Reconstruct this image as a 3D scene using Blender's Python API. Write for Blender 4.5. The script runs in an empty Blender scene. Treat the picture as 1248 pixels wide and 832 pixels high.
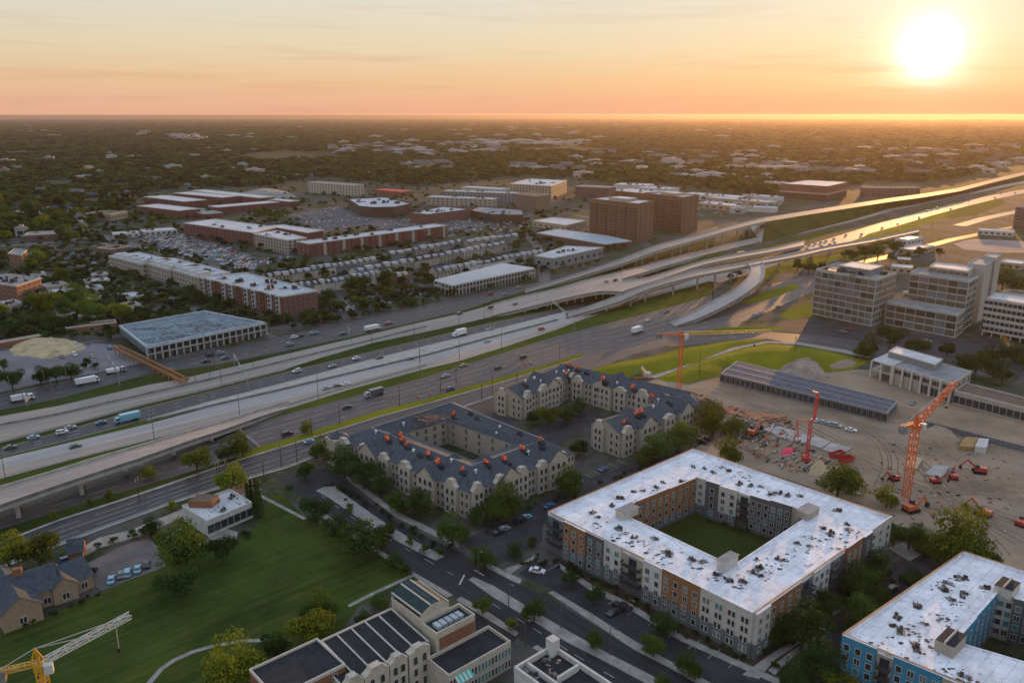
import bpy, bmesh, math, random
from math import radians as R, sin, cos, pi
from mathutils import Vector, Matrix, noise
sc = bpy.context.scene
col = sc.collection
random.seed(7)
# ------------------------------------------------------------------ camera
F, HC = 1000.0, 125.0
PITCH = math.atan(276.3 / F)
cs, sn = cos(PITCH), sin(PITCH)
cam = bpy.data.cameras.new('camera'); cam.sensor_width = 36; cam.lens = 36 * F / 1248
cam.clip_start = 1; cam.clip_end = 300000
co = bpy.data.objects.new('camera', cam); col.objects.link(co)
co.location = (0, 0, HC); co.rotation_euler = (pi / 2 - PITCH, 0, 0); sc.camera = co
def un(x, y, z=0.0):
    """photo pixel -> world point on the level z"""
    a, b = (x - 624) / F, (416 - y) / F
    d = (a, cs + b * sn, -sn + b * cs)
    t = (z - HC) / d[2]
    return Vector((d[0] * t, d[1] * t, z))
def px(p):
    """world -> photo pixel"""
    x, y, z = p[0], p[1], p[2] - HC
    f = y * cs - z * sn; u = y * sn + z * cs
    if f < 1: return (-9999, -9999)
    return (624 + F * x / f, 416 - F * u / f)
def dist(p): return math.sqrt(p[0] ** 2 + p[1] ** 2 + (p[2] - HC) ** 2)
def mpp(x, y): return dist(un(x, y)) / F          # metres per pixel there
GA = R(42.0)                                       # street grid direction
U = Vector((cos(GA), sin(GA), 0)); V = Vector((sin(GA), -cos(GA), 0))
# ------------------------------------------------------------------ materials
def nt(m):
    m.use_nodes = True; t = m.node_tree; return t, t.nodes, t.links
def mat(name, c, rough=.85, noise_s=None, var=.25, c2=None, bump=0, metal=0, spec=.3, objvar=0, detail=4, coat=0, trans=0, bscale=None, ramp=(.35, .65), streak=None):
    m = bpy.data.materials.new(name); t, N, L = nt(m)
    b = N['Principled BSDF']; b.inputs['Roughness'].default_value = rough
    b.inputs['Metallic'].default_value = metal; b.inputs['Specular IOR Level'].default_value = spec
    if coat: b.inputs['Coat Weight'].default_value = coat
    c = tuple(c) + (1,)
    src = None
    geo = N.new('ShaderNodeNewGeometry')
    if noise_s:
        n = N.new('ShaderNodeTexNoise'); n.inputs['Scale'].default_value = noise_s; n.inputs['Detail'].default_value = detail
        n.inputs['Roughness'].default_value = .62
        if streak is None: L.new(geo.outputs['Position'], n.inputs['Vector'])
        else:
            vr = N.new('ShaderNodeVectorRotate'); vr.rotation_type = 'Z_AXIS'; vr.inputs['Angle'].default_value = -streak; L.new(geo.outputs['Position'], vr.inputs['Vector'])
            vs_ = N.new('ShaderNodeVectorMath'); vs_.operation = 'MULTIPLY'; vs_.inputs[1].default_value = (.03, 1, 1); L.new(vr.outputs[0], vs_.inputs[0]); L.new(vs_.outputs[0], n.inputs['Vector'])
        r = N.new('ShaderNodeValToRGB'); r.color_ramp.elements[0].position = ramp[0]; r.color_ramp.elements[1].position = ramp[1]
        a = tuple(x * (1 - var) for x in c[:3]) + (1,)
        d = (tuple(c2) + (1,)) if c2 else tuple(min(1, x * (1 + var)) for x in c[:3]) + (1,)
        r.color_ramp.elements[0].color = a; r.color_ramp.elements[1].color = d
        L.new(n.outputs['Fac'], r.inputs['Fac']); src = r.outputs['Color']
    if objvar:
        oi = N.new('ShaderNodeObjectInfo'); h = N.new('ShaderNodeHueSaturation')
        mr = N.new('ShaderNodeMapRange'); mr.inputs[3].default_value = 1 - objvar; mr.inputs[4].default_value = 1 + objvar
        L.new(oi.outputs['Random'], mr.inputs[0]); L.new(mr.outputs[0], h.inputs['Value'])
        ml = N.new('ShaderNodeMath'); ml.operation = 'MULTIPLY'; ml.inputs[1].default_value = 7.3
        fr = N.new('ShaderNodeMath'); fr.operation = 'FRACT'; L.new(oi.outputs['Random'], ml.inputs[0]); L.new(ml.outputs[0], fr.inputs[0])
        mh = N.new('ShaderNodeMapRange'); mh.inputs[3].default_value = .5 - objvar * .03; mh.inputs[4].default_value = .5 + objvar * .05
        L.new(fr.outputs[0], mh.inputs[0]); L.new(mh.outputs[0], h.inputs['Hue'])
        if src: L.new(src, h.inputs['Color'])
        else: h.inputs['Color'].default_value = c
        src = h.outputs['Color']
    if src: L.new(src, b.inputs['Base Color'])
    else: b.inputs['Base Color'].default_value = c
    if bump:
        n2 = N.new('ShaderNodeTexNoise'); n2.inputs['Scale'].default_value = bscale or (noise_s or 1) * 3; n2.inputs['Detail'].default_value = 5
        L.new(geo.outputs['Position'], n2.inputs['Vector'])
        bp = N.new('ShaderNodeBump'); bp.inputs['Strength'].default_value = min(1, bump); bp.inputs['Distance'].default_value = bump
        L.new(n2.outputs['Fac'], bp.inputs['Height']); L.new(bp.outputs['Normal'], b.inputs['Normal'])
    if trans:
        tr = N.new('ShaderNodeBsdfTranslucent'); mx = N.new('ShaderNodeMixShader'); mx.inputs[0].default_value = trans
        if src: L.new(src, tr.inputs['Color'])
        else: tr.inputs['Color'].default_value = c
        L.new(b.outputs[0], mx.inputs[1]); L.new(tr.outputs[0], mx.inputs[2]); L.new(mx.outputs[0], N['Material Output'].inputs['Surface'])
    return m
# ------------------------------------------------------------------ mesh builder
class MB:
    def __init__(s): s.v = []; s.f = []; s.m = []; s.mats = []
    def mi(s, m):
        if m not in s.mats: s.mats.append(m)
        return s.mats.index(m)
    def face(s, pts, m):
        i = len(s.v); s.v += [tuple(p) for p in pts]; s.f.append(tuple(range(i, i + len(pts)))); s.m.append(s.mi(m)); return s
    def prism(s, poly, z0, z1, m, mt=None, bottom=False):
        n = len(poly); i = len(s.v)
        ar = sum(poly[k][0] * poly[(k + 1) % n][1] - poly[(k + 1) % n][0] * poly[k][1] for k in range(n))
        if ar < 0: poly = list(reversed(poly))
        zf = lambda z, k: z[k] if isinstance(z, (list, tuple)) else z
        s.v += [(p[0], p[1], zf(z0, k)) for k, p in enumerate(poly)] + [(p[0], p[1], zf(z1, k)) for k, p in enumerate(poly)]
        a = s.mi(m); b = s.mi(mt or m)
        for k in range(n):
            q = (k + 1) % n; s.f.append((i + k, i + q, i + n + q, i + n + k)); s.m.append(a)
        s.f.append(tuple(i + n + k for k in range(n))); s.m.append(b)
        if bottom: s.f.append(tuple(i + n - 1 - k for k in range(n))); s.m.append(a)
        return s
    def box(s, c, d, m, rz=0, ax=None, mt=None):
        """centre c (z = bottom), size d, rotated rz"""
        hx, hy = d[0] / 2, d[1] / 2; ca, sa = cos(rz), sin(rz)
        pts = [(c[0] + x * ca - y * sa, c[1] + x * sa + y * ca) for x, y in ((-hx, -hy), (hx, -hy), (hx, hy), (-hx, hy))]
        return s.prism(pts, c[2], c[2] + d[2], m, mt, True)
    def bar(s, a, b, w, m, h=None):
        a, b = Vector(a), Vector(b); d = (b - a)
        if d.length < 1e-6: return s
        d.normalize(); up = Vector((0, 0, 1)) if abs(d.z) < .95 else Vector((1, 0, 0))
        x = d.cross(up).normalized() * w / 2; y = x.cross(d).normalized() * (h or w) / 2
        i = len(s.v)
        for p in (a, b):
            for sx, sy in ((-1, -1), (1, -1), (1, 1), (-1, 1)): s.v.append(tuple(p + x * sx + y * sy))
        k = s.mi(m)
        for f in ((0, 1, 5, 4), (1, 2, 6, 5), (2, 3, 7, 6), (3, 0, 4, 7), (3, 2, 1, 0), (4, 5, 6, 7)):
            s.f.append(tuple(i + q for q in f)); s.m.append(k)
        return s
    def tube(s, a, b, r0, r1, m, n=8):
        a, b = Vector(a), Vector(b); d = (b - a).normalized(); up = Vector((0, 0, 1)) if abs(d.z) < .95 else Vector((1, 0, 0))
        x = d.cross(up).normalized(); y = x.cross(d).normalized(); i = len(s.v); k = s.mi(m)
        for p, r in ((a, r0), (b, r1)):
            for q in range(n):
                t = 2 * pi * q / n; s.v.append(tuple(p + x * r * cos(t) + y * r * sin(t)))
        for q in range(n):
            w = (q + 1) % n; s.f.append((i + q, i + n + q, i + n + w, i + w)); s.m.append(k)
        s.f.append(tuple(i + n + q for q in range(n))); s.m.append(k)
        s.f.append(tuple(i + n - 1 - q for q in range(n))); s.m.append(k)
        return s
    def mesh(s, name):
        me = bpy.data.meshes.new(name); me.from_pydata(s.v, [], s.f)
        for m in s.mats: me.materials.append(m)
        me.polygons.foreach_set('material_index', s.m); me.update(); return me
    def build(s, name, parent=None, loc=None, rz=0):
        return link(name, s.mesh(name), parent, loc, rz)
def link(name, me, parent=None, loc=None, rz=0, scale=None):
    o = bpy.data.objects.new(name, me); col.objects.link(o)
    if parent: o.parent = parent
    if loc is not None: o.location = loc
    if rz: o.rotation_euler = (0, 0, rz)
    if scale: o.scale = scale
    return o
def tag(o, label=None, cat=None, group=None, kind=None):
    if label: o['label'] = label
    if cat: o['category'] = cat
    if group: o['group'] = group
    if kind: o['kind'] = kind
    return o
def empty(name, label, cat, loc=(0, 0, 0), rz=0, group=None):
    o = bpy.data.objects.new(name, None); col.objects.link(o); o.location = loc; o.rotation_euler = (0, 0, rz); o.empty_display_size = 1
    return tag(o, label, cat, group)
def kids(o, _c={}): return [c for c in KIDS.get(o.name, [])]
KIDS = {}
def copy_tree(src, childlist, loc, rz, label=None, group=None, scale=None):
    r = src.copy(); col.objects.link(r); r.location = loc; r.rotation_euler = (0, 0, rz)
    if scale: r.scale = scale
    if label: r['label'] = label
    if group: r['group'] = group
    for ch, subs in childlist:
        c = ch.copy(); col.objects.link(c); c.parent = r
        for s_ in subs: d = s_.copy(); col.objects.link(d); d.parent = c
    return r
def inpoly(x, y, P):
    c = False; j = len(P) - 1
    for i in range(len(P)):
        if (P[i][1] > y) != (P[j][1] > y) and x < (P[j][0] - P[i][0]) * (y - P[i][1]) / (P[j][1] - P[i][1]) + P[i][0]: c = not c
        j = i
    return c
def sheet(name, pts, m, z, kind='structure', label=None, cat=None):
    """flat ground patch from photo pixels"""
    me = bpy.data.meshes.new(name); bm = bmesh.new()
    vs = [bm.verts.new(un(x, y, z)) for x, y in pts]
    f = bm.faces.new(vs); bm.normal_update()
    if f.normal.z < 0: f.normal_flip()
    bmesh.ops.triangulate(bm, faces=bm.faces[:]); bm.to_mesh(me); bm.free(); me.materials.append(m)
    return tag(link(name, me), label, cat, None, kind)
def lerp(P, x):
    """y of a pixel polyline at x"""
    for (x0, y0), (x1, y1) in zip(P, P[1:]):
        if x <= x1: break
    return y0 + (y1 - y0) * (x - x0) / (x1 - x0)
SKYK = .004; AURK = 1.0; SUNE = 5.0; EXPO = 0.0; CLOUD = .9; HAZE = 2.1e-5; HG = .60; HCOL = (.95, .80, .74, 1)
SKY_AWAY = [(0, (.72, .41, .28)), (.008, (.75, .46, .32)), (.024, (.74, .52, .32)), (.046, (.71, .62, .45)), (.08, (.66, .665, .60)), (.25, (.60, .69, .82)), (1, (.54, .68, .96))]
SKY_SUN = [(0, (.93, .44, .24)), (.008, (.95, .46, .25)), (.024, (.95, .58, .30)), (.046, (.92, .71, .44)), (.08, (.86, .78, .62)), (.25, (.74, .76, .79)), (1, (.54, .68, .96))]
AUR = [(0, (5, 5, 4.4)), (.05, (2.4, 2.3, 1.9)), (.085, (.5, .45, .36)), (.13, (.14, .13, .10)), (.24, (.04, .03, .015)), (.5, (.0, .0, .0))]
# ------------------------------------------------------------------ light and sky
SAZ, SEL = R(25.7), R(3.75)
SD = Vector((sin(SAZ) * cos(SEL), cos(SAZ) * cos(SEL), sin(SEL)))
w = bpy.data.worlds.new('World'); sc.world = w; w.use_nodes = True
t = w.node_tree; N, L = t.nodes, t.links; N.clear()
out = N.new('ShaderNodeOutputWorld'); bg = N.new('ShaderNodeBackground')
sky = N.new('ShaderNodeTexSky'); sky.sky_type = 'NISHITA'; sky.sun_disc = False
sky.sun_elevation = SEL; sky.sun_rotation = SAZ; sky.altitude = 0; sky.air_density = 1.0; sky.dust_density = 1.6; sky.ozone_density = 1.0
tc = N.new('ShaderNodeTexCoord')
def vm(op, a, b=None):
    n = N.new('ShaderNodeVectorMath'); n.operation = op
    for i, q in enumerate((a, b)):
        if q is None: continue
        if isinstance(q, (tuple, Vector)): n.inputs[i].default_value = q
        else: L.new(q, n.inputs[i])
    return n
def mm(op, a, b=None, clamp=False):
    n = N.new('ShaderNodeMath'); n.operation = op; n.use_clamp = clamp
    for i, q in enumerate((a, b)):
        if q is None: continue
        if isinstance(q, (int, float)): n.inputs[i].default_value = q
        else: L.new(q, n.inputs[i])
    return n.outputs[0]
nrm = vm('NORMALIZE', tc.outputs['Generated']).outputs[0]
dot = vm('DOT_PRODUCT', nrm, SD).outputs['Value']
ang = mm('ARCCOSINE', mm('MINIMUM', dot, .99999))            # angle from the sun
sep = N.new('ShaderNodeSeparateXYZ'); L.new(nrm, sep.inputs[0]); el = mm('ARCSINE', sep.outputs['Z'])
def ramp(src, lo, hi, els):
    mr = N.new('ShaderNodeMapRange'); mr.inputs[1].default_value = lo; mr.inputs[2].default_value = hi; L.new(src, mr.inputs[0])
    r = N.new('ShaderNodeValToRGB'); cr = r.color_ramp
    while len(cr.elements) < len(els): cr.elements.new(.5)
    for e, (p, c) in zip(cr.elements, els): e.position = p; e.color = tuple(c) + (1,)
    L.new(mr.outputs[0], r.inputs[0]); return r.outputs[0]
# wispy cirrus streaks, flattened towards the horizon
mp = N.new('ShaderNodeMapping'); mp.inputs['Scale'].default_value = (2.0, 2.0, 34); L.new(nrm, mp.inputs[0])
cn = N.new('ShaderNodeTexNoise'); cn.inputs['Scale'].default_value = 2.4; cn.inputs['Detail'].default_value = 7; cn.inputs['Roughness'].default_value = .55; L.new(mp.outputs[0], cn.inputs['Vector'])
cl = ramp(cn.outputs['Fac'], .3, .72, [(0, (.93, .86, .86)), (.45, (1, 1, 1)), (1, (1.0, .97, .94))])
clz = ramp(el, 0, R(12), [(0, (.5, .5, .5)), (.25, (1, 1, 1)), (1, (.35, .35, .35))])
# layers of dusk air lit by the low sun, by height, away from the sun and towards it
G1 = ramp(el, 0, R(90), SKY_AWAY)
G2 = ramp(el, 0, R(90), SKY_SUN)
# add the Nishita sky
def scale(c, k):
    n = vm('SCALE', c); 
    if isinstance(k, (int, float)): n.inputs['Scale'].default_value = k
    else: L.new(k, n.inputs['Scale'])
    return n.outputs[0]
side = ramp(ang, 0, R(75), [(0, (1, 1, 1)), (.35, (.6,) * 3), (1, (0, 0, 0))])
mx = N.new('ShaderNodeMix'); mx.data_type = 'RGBA'; L.new(side, mx.inputs[0]); L.new(G1, mx.inputs[6]); L.new(G2, mx.inputs[7])
cm = N.new('ShaderNodeMix'); cm.data_type = 'RGBA'; cm.blend_type = 'MULTIPLY'; L.new(clz, cm.inputs[0]); L.new(mx.outputs[2], cm.inputs[6]); L.new(cl, cm.inputs[7])
glow = mm('POWER', mm('DIVIDE', R(1.85), mm('MAXIMUM', ang, R(.6))), 2.3)
cut = N.new('ShaderNodeMapRange'); cut.interpolation_type = 'SMOOTHSTEP'; cut.inputs[1].default_value = R(.7); cut.inputs[2].default_value = R(2.6); cut.inputs[3].default_value = .22
L.new(mm('ADD', el, mm('MULTIPLY', mm('SUBTRACT', cn.outputs['Fac'], .5), R(4.5))), cut.inputs[0])
gcol = N.new('ShaderNodeCombineXYZ'); gcol.inputs[0].default_value = .50; gcol.inputs[1].default_value = .50; gcol.inputs[2].default_value = .46
gs = N.new('ShaderNodeVectorMath'); gs.operation = 'SCALE'; L.new(gcol.outputs[0], gs.inputs[0]); L.new(mm('MULTIPLY', mm('MINIMUM', glow, 30.0), cut.outputs[0]), gs.inputs['Scale']); aur = gs.outputs[0]
tot = vm('ADD', vm('ADD', scale(sky.outputs[0], SKYK), cm.outputs[2]).outputs[0], scale(aur, AURK)).outputs[0]
below = N.new('ShaderNodeMapRange'); below.inputs[1].default_value = R(-.05); below.inputs[2].default_value = R(.01); below.inputs[3].default_value = .10; L.new(el, below.inputs[0])
L.new(scale(tot, below.outputs[0]), bg.inputs['Color']); bg.inputs['Strength'].default_value = 1.0
L.new(bg.outputs[0], out.inputs['Surface'])
sl = bpy.data.lights.new('sun', 'SUN'); sl.energy = SUNE; sl.angle = R(.6); sl.color = (1, .48, .14)
so = bpy.data.objects.new('sun', sl); col.objects.link(so); so.rotation_euler = (-SD).to_track_quat('-Z', 'Y').to_euler(); so.location = (0, 0, 200)
sc.view_settings.view_transform = 'Standard'; sc.view_settings.look = 'None'; sc.view_settings.gamma = 1; sc.view_settings.exposure = EXPO
sc.render.engine = 'CYCLES'; cy = sc.cycles; cy.use_denoising = True
try: cy.denoiser = 'OPENIMAGEDENOISE'
except Exception: pass
cy.max_bounces = 5; cy.diffuse_bounces = 2; cy.glossy_bounces = 2; cy.transmission_bounces = 3; cy.volume_bounces = 1; cy.transparent_max_bounces = 6
cy.caustics_reflective = False; cy.caustics_refractive = False; cy.sample_clamp_indirect = 4
# ------------------------------------------------------------------ haze
hb = MB(); hb.box((0, 13400, -1), (60400, 28200, 128.5), None)
hb.mats = []; hb.m = [0] * len(hb.f)
hm = bpy.data.materials.new('haze_air'); t2, N2, L2 = nt(hm); N2.clear()
ho = N2.new('ShaderNodeOutputMaterial'); pv = N2.new('ShaderNodeVolumePrincipled'); pv.inputs['Density'].default_value = HAZE; pv.inputs['Anisotropy'].default_value = HG
pv.inputs['Color'].default_value = HCOL; L2.new(pv.outputs[0], ho.inputs['Volume'])
hme = hb.mesh('haze'); hme.materials.clear(); hme.materials.append(hm)
tag(link('haze', hme), None, None, None, 'stuff')
# ------------------------------------------------------------------ shared materials
M = {}
_a, _b = un(150, 512), un(520, 428); HWY = math.atan2(_b.y - _a.y, _b.x - _a.x)
M['asphalt'] = mat('asphalt', (.030, .028, .033), .6, .55, .35, spec=.5, streak=HWY)
M['asphalt_old'] = mat('asphalt_old', (.046, .040, .042), .6, .5, .38, spec=.5, streak=HWY)
M['street'] = mat('street_asphalt', (.023, .023, .027), .75, .6, .34, detail=8, streak=GA - pi / 2)
M['parking'] = mat('parking_asphalt', (.033, .033, .038), .85, .13, .42, detail=9)
M['concrete'] = mat('road_concrete', (.24, .215, .19), .68, .4, .22, detail=8, spec=.5, streak=HWY)
M['concrete_blue'] = mat('road_concrete_new', (.315, .295, .29), .70, .45, .16, detail=8, spec=.5, streak=HWY)
M['concrete_pink'] = mat('road_concrete_pink', (.29, .24, .21), .66, .45, .22, detail=8, spec=.5, streak=HWY)
M['conc'] = mat('concrete', (.36, .34, .31), .85, .3, .15)
M['conc_dark'] = mat('concrete_stained', (.22, .21, .19), .9, .2, .3)
M['walk'] = mat('pavement_concrete', (.27, .25, .225), .9, .35, .25, detail=8)
M['paint'] = mat('road_paint', (.42, .40, .38), .8, .5, .2)
M['ypaint'] = mat('road_paint_yellow', (.5, .32, .05), .8)
def grassmat(name, c, c2, s, tr=.35):
    return mat(name, c, .95, s, .15, c2, bump=.25, bscale=1.3, trans=tr, detail=9, spec=.1, ramp=(.3, .7))
M['grass'] = grassmat('grass', (.030, .058, .010), (.075, .105, .024), .035)
M['lawn'] = grassmat('lawn_grass', (.042, .080, .013), (.135, .160, .030), .05)
def add_layer(m, scale, lo, hi, strength, c, angle=None, sx=.05):
    t = m.node_tree; N, L = t.nodes, t.links; b = N['Principled BSDF']; s0 = b.inputs['Base Color'].links[0].from_socket; g = N.new('ShaderNodeNewGeometry'); v = g.outputs['Position']
    if angle is not None:
        vr = N.new('ShaderNodeVectorRotate'); vr.rotation_type = 'Z_AXIS'; vr.inputs['Angle'].default_value = -angle; L.new(v, vr.inputs['Vector']); vs_ = N.new('ShaderNodeVectorMath'); vs_.operation = 'MULTIPLY'; vs_.inputs[1].default_value = (sx, 1, 1); L.new(vr.outputs[0], vs_.inputs[0]); v = vs_.outputs[0]
    n = N.new('ShaderNodeTexNoise'); n.inputs['Scale'].default_value = scale; n.inputs['Detail'].default_value = 8; n.inputs['Roughness'].default_value = .68; L.new(v, n.inputs['Vector'])
    r = N.new('ShaderNodeMapRange'); r.inputs[1].default_value = lo; r.inputs[2].default_value = hi; r.inputs[4].default_value = strength; L.new(n.outputs['Fac'], r.inputs[0])
    x = N.new('ShaderNodeMix'); x.data_type = 'RGBA'; L.new(r.outputs[0], x.inputs[0]); L.new(s0, x.inputs[6]); x.inputs[7].default_value = c + (1,)
    L.new(x.outputs[2], b.inputs['Base Color'])
    for n2 in N:
        if n2.type == 'BSDF_TRANSLUCENT': L.new(x.outputs[2], n2.inputs['Color'])
add_layer(M['lawn'], .16, .50, .72, .75, (.13, .115, .045)); add_layer(M['lawn'], .45, .40, .62, .55, (.020, .042, .010), GA); add_layer(M['lawn'], .03, .48, .6, .5, (.075, .13, .025))
M['verge'] = grassmat('verge_grass', (.060, .100, .012), (.115, .150, .02), .05)
M['sun_gold_grass'] = grassmat('sun_gold_grass', (.15, .19, .012), (.33, .31, .02), .03)  # gold of the low sun put into the grass colour
M['dirt'] = mat('dirt', (.26, .19, .13), .95, .045, .34, bump=.45, bscale=.35, detail=12)
M['sand'] = mat('sand_pile', (.42, .33, .2), .95, .2, .2, bump=.3, bscale=.7)
M['gravel'] = mat('gravel', (.22, .21, .2), .95, .2, .25, bump=.3, bscale=.9)
M['mulch'] = mat('mulch_soil', (.05, .035, .022), .95, .3, .35, bump=.15)
M['steel'] = mat('steel_grey', (.35, .36, .37), .45, metal=.6)
M['lamp'] = mat('lamp_post_metal', (.16, .15, .14), .5, metal=.5)
M['wood_pole'] = mat('wooden_pole', (.07, .05, .035), .9)
M['black'] = mat('black_rubber', (.015, .015, .016), .7)
M['darkmetal'] = mat('dark_metal', (.035, .035, .04), .5, metal=.4)
M['glass'] = mat('window_glass', (.03, .036, .045), .12, spec=.7)
M['glass_teal'] = mat('window_glass_teal', (.05, .2, .2), .15, spec=.6)
M['white'] = mat('white_paint', (.72, .72, .72), .6)
add_layer(M['sun_gold_grass'], .12, .5, .7, .6, (.12, .11, .02)); add_layer(M['grass'], .1, .5, .7, .6, (.10, .09, .035)); add_layer(M['verge'], .15, .5, .72, .6, (.12, .11, .035))
for k_ in ('concrete', 'concrete_blue', 'concrete_pink'): add_layer(M[k_], 1.1, .52, .68, .55, (.12, .105, .095), HWY, .012)
for k_ in ('asphalt', 'asphalt_old'): add_layer(M[k_], 1.3, .52, .7, .6, (.085, .078, .075), HWY, .015)
add_layer(M['street'], .5, .6, .66, .8, (.05, .05, .052)); add_layer(M['parking'], .4, .58, .66, .7, (.018, .018, .02))
add_layer(M['dirt'], .02, .45, .65, .7, (.29, .225, .165)); add_layer(M['dirt'], .9, .55, .75, .5, (.12, .09, .07)); add_layer(M['dirt'], .25, .5, .75, .5, (.14, .11, .09), R(-35), .12)
# ------------------------------------------------------------------ the plain
def ground_material():
    m = bpy.data.materials.new('ground'); t, N, L = nt(m); b = N['Principled BSDF']; b.inputs['Roughness'].default_value = .95; b.inputs['Specular IOR Level'].default_value = .1
    g = N.new('ShaderNodeNewGeometry')
    def noi(s, d=6, sc=None):
        n = N.new('ShaderNodeTexNoise'); n.inputs['Scale'].default_value = s; n.inputs['Detail'].default_value = d; n.inputs['Roughness'].default_value = .65
        L.new(g.outputs['Position'], n.inputs['Vector']); return n.outputs['Fac']
    def rmp(f, a, b_, c0, c1):
        r = N.new('ShaderNodeValToRGB'); r.color_ramp.elements[0].position = a; r.color_ramp.elements[1].position = b_
        r.color_ramp.elements[0].color = c0 + (1,); r.color_ramp.elements[1].color = c1 + (1,); L.new(f, r.inputs[0]); return r.outputs[0]
    def mix(f, a, b_):
        x = N.new('ShaderNodeMix'); x.data_type = 'RGBA'; L.new(f, x.inputs[0]); L.new(a, x.inputs[6]); L.new(b_, x.inputs[7]); return x.outputs[2]
    woods = rmp(noi(.02, 9), .35, .65, (.018, .027, .012), (.050, .062, .022))
    patches = rmp(noi(.004, 8), .35, .7, (.06, .055, .045), (.15, .13, .11))
    mask = rmp(noi(.0011, 7), .55, .62, (0, 0, 0), (1, 1, 1))
    near = rmp(noi(.06, 9), .35, .7, (.055, .052, .050), (.12, .11, .105))
    yard = rmp(noi(.15, 5), .45, .6, (.03, .045, .016), (.075, .08, .04))
    nearm = mix(rmp(noi(.025, 6), .45, .55, (0, 0, 0), (1, 1, 1)), near, yard)
    far = mix(mask, woods, patches)
    sp = N.new('ShaderNodeSeparateXYZ'); L.new(g.outputs['Position'], sp.inputs[0])
    mr = N.new('ShaderNodeMapRange'); mr.inputs[1].default_value = 1300; mr.inputs[2].default_value = 2000; L.new(sp.outputs[1], mr.inputs[0])
    L.new(mix(mr.outputs[0], nearm, far), b.inputs['Base Color'])
    return m
g = MB(); g.face([(-30000, -600, 0), (30000, -600, 0), (30000, 27000, 0), (-30000, 27000, 0)], ground_material()); tag(g.build('ground'), kind='structure')
Z = lambda k: .004 * k
# ------------------------------------------------------------------ highway edges, as read off the photo (x, y)
E_N1 = [(-60, 493), (0, 480), (144, 450.5), (205, 439), (321, 415), (364, 405), (441, 390), (543, 366), (604, 354), (680, 340), (735, 321), (797, 300), (843, 285), (875, 276)]
E_N2 = [(-60, 512), (0, 499.5), (69, 486), (180, 456), (271, 443), (340, 429), (421, 412), (460, 403), (520, 389), (572, 376), (605, 365), (644, 353), (680, 341.8), (735, 324), (797, 303), (843, 288), (875, 279)]
E_A1 = [(-60, 520), (0, 507), (72, 494), (180, 469), (228, 460), (308, 441), (422, 414), (465, 404), (520, 391), (569, 380), (598, 371.5), (644, 356.5), (680, 347)]
E_A2 = [(-60, 553), (0, 539), (89, 516), (180, 491), (256, 473), (350, 449), (390, 436), (455, 417.5), (520, 404), (565, 394), (615, 382), (680, 366.7)]
E_M1 = [(-60, 560), (0, 546), (89, 521), (180, 495), (256, 476), (340, 455), (440, 431), (520, 412), (590, 395), (680, 376), (735, 362), (800, 341)]
E_M2 = [(-60, 571), (0, 557), (89, 535), (180, 511), (256, 489), (340, 468), (440, 441), (520, 421), (600, 402), (680, 382), (735, 368), (800, 346)]
E_G2 = [(180, 512), (256, 495), (340, 476), (440, 452), (520, 433), (600, 411), (680, 390), (700, 384.5)]
E_E1 = [(-60, 573), (0, 559), (89, 538), (180, 516.5), (256, 495.5), (340, 476.4), (440, 452.4), (520, 433.4), (600, 411.4), (680, 390.4), (732, 375), (775, 361), (816, 350), (869, 333)]
E_E2 = [(-60, 598), (0, 583), (86, 560), (180, 536.5), (271, 513), (350, 498), (427, 474), (520, 449), (560, 439.5), (620, 421), (680, 401), (710, 389), (794, 362), (846, 348), (869, 341)]
E_S1 = [(-60, 620), (0, 605), (180, 545), (285, 523), (354, 503), (444, 479.5), (520, 459), (586, 438), (680, 409), (718, 399.5), (775, 385), (840, 368), (886, 352), (940, 341), (985, 330)]
E_S2 = [(-60, 666), (0, 645), (63, 625), (124, 606), (180, 590), (240, 572), (288, 556), (317, 543), (350, 535), (458, 501), (520, 485.5), (608, 460), (680, 440), (709, 429.5), (760, 415), (800, 396), (870, 370)]
E_K1 = [(-60, 682), (0, 660), (72, 632), (144, 609), (206, 588), (265, 568), (295, 558), (350, 541.5), (458, 508), (520, 491), (608, 466), (709, 435)]
E_K2 = [(-60, 685), (0, 662.5), (72, 634.5), (144, 611.5), (206, 591), (265, 570), (295, 560), (350, 543.5), (458, 509.5), (520, 492.5), (608, 467.3), (709, 436)]
E_F2 = [(-60, 712), (0, 690), (68, 663), (127, 641), (180, 622), (207, 612), (251, 598), (314, 578), (350, 568), (410, 545), (500, 517), (600, 483), (690, 452)]
E_F3 = [(x, y + 3.5 - max(0, x) * .004) for x, y in E_F2]
def strip(name, top, bot, m, z, x0=None, x1=None, kind='structure'):
    xs = sorted(set([p[0] for p in top] + [p[0] for p in bot]))
    lo = max(top[0][0], bot[0][0]) if x0 is None else x0; hi = min(top[-1][0], bot[-1][0]) if x1 is None else x1
    xs = [lo] + [x for x in xs if lo < x < hi] + [hi]
    b = MB(); q = []
    for x in xs: q.append((un(x, lerp(top, x), z), un(x, lerp(bot, x), z)))
    for (a, c), (d, e) in zip(q, q[1:]): b.face([c, e, d, a], m)
    return tag(b.build(name), kind=kind)
def mid(a, b, t): return [(x, lerp(a, x) * (1 - t) + lerp(b, x) * t) for x in sorted(set(p[0] for p in a + b)) if max(a[0][0], b[0][0]) <= x <= min(a[-1][0], b[-1][0])]
LANES = MB()
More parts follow.
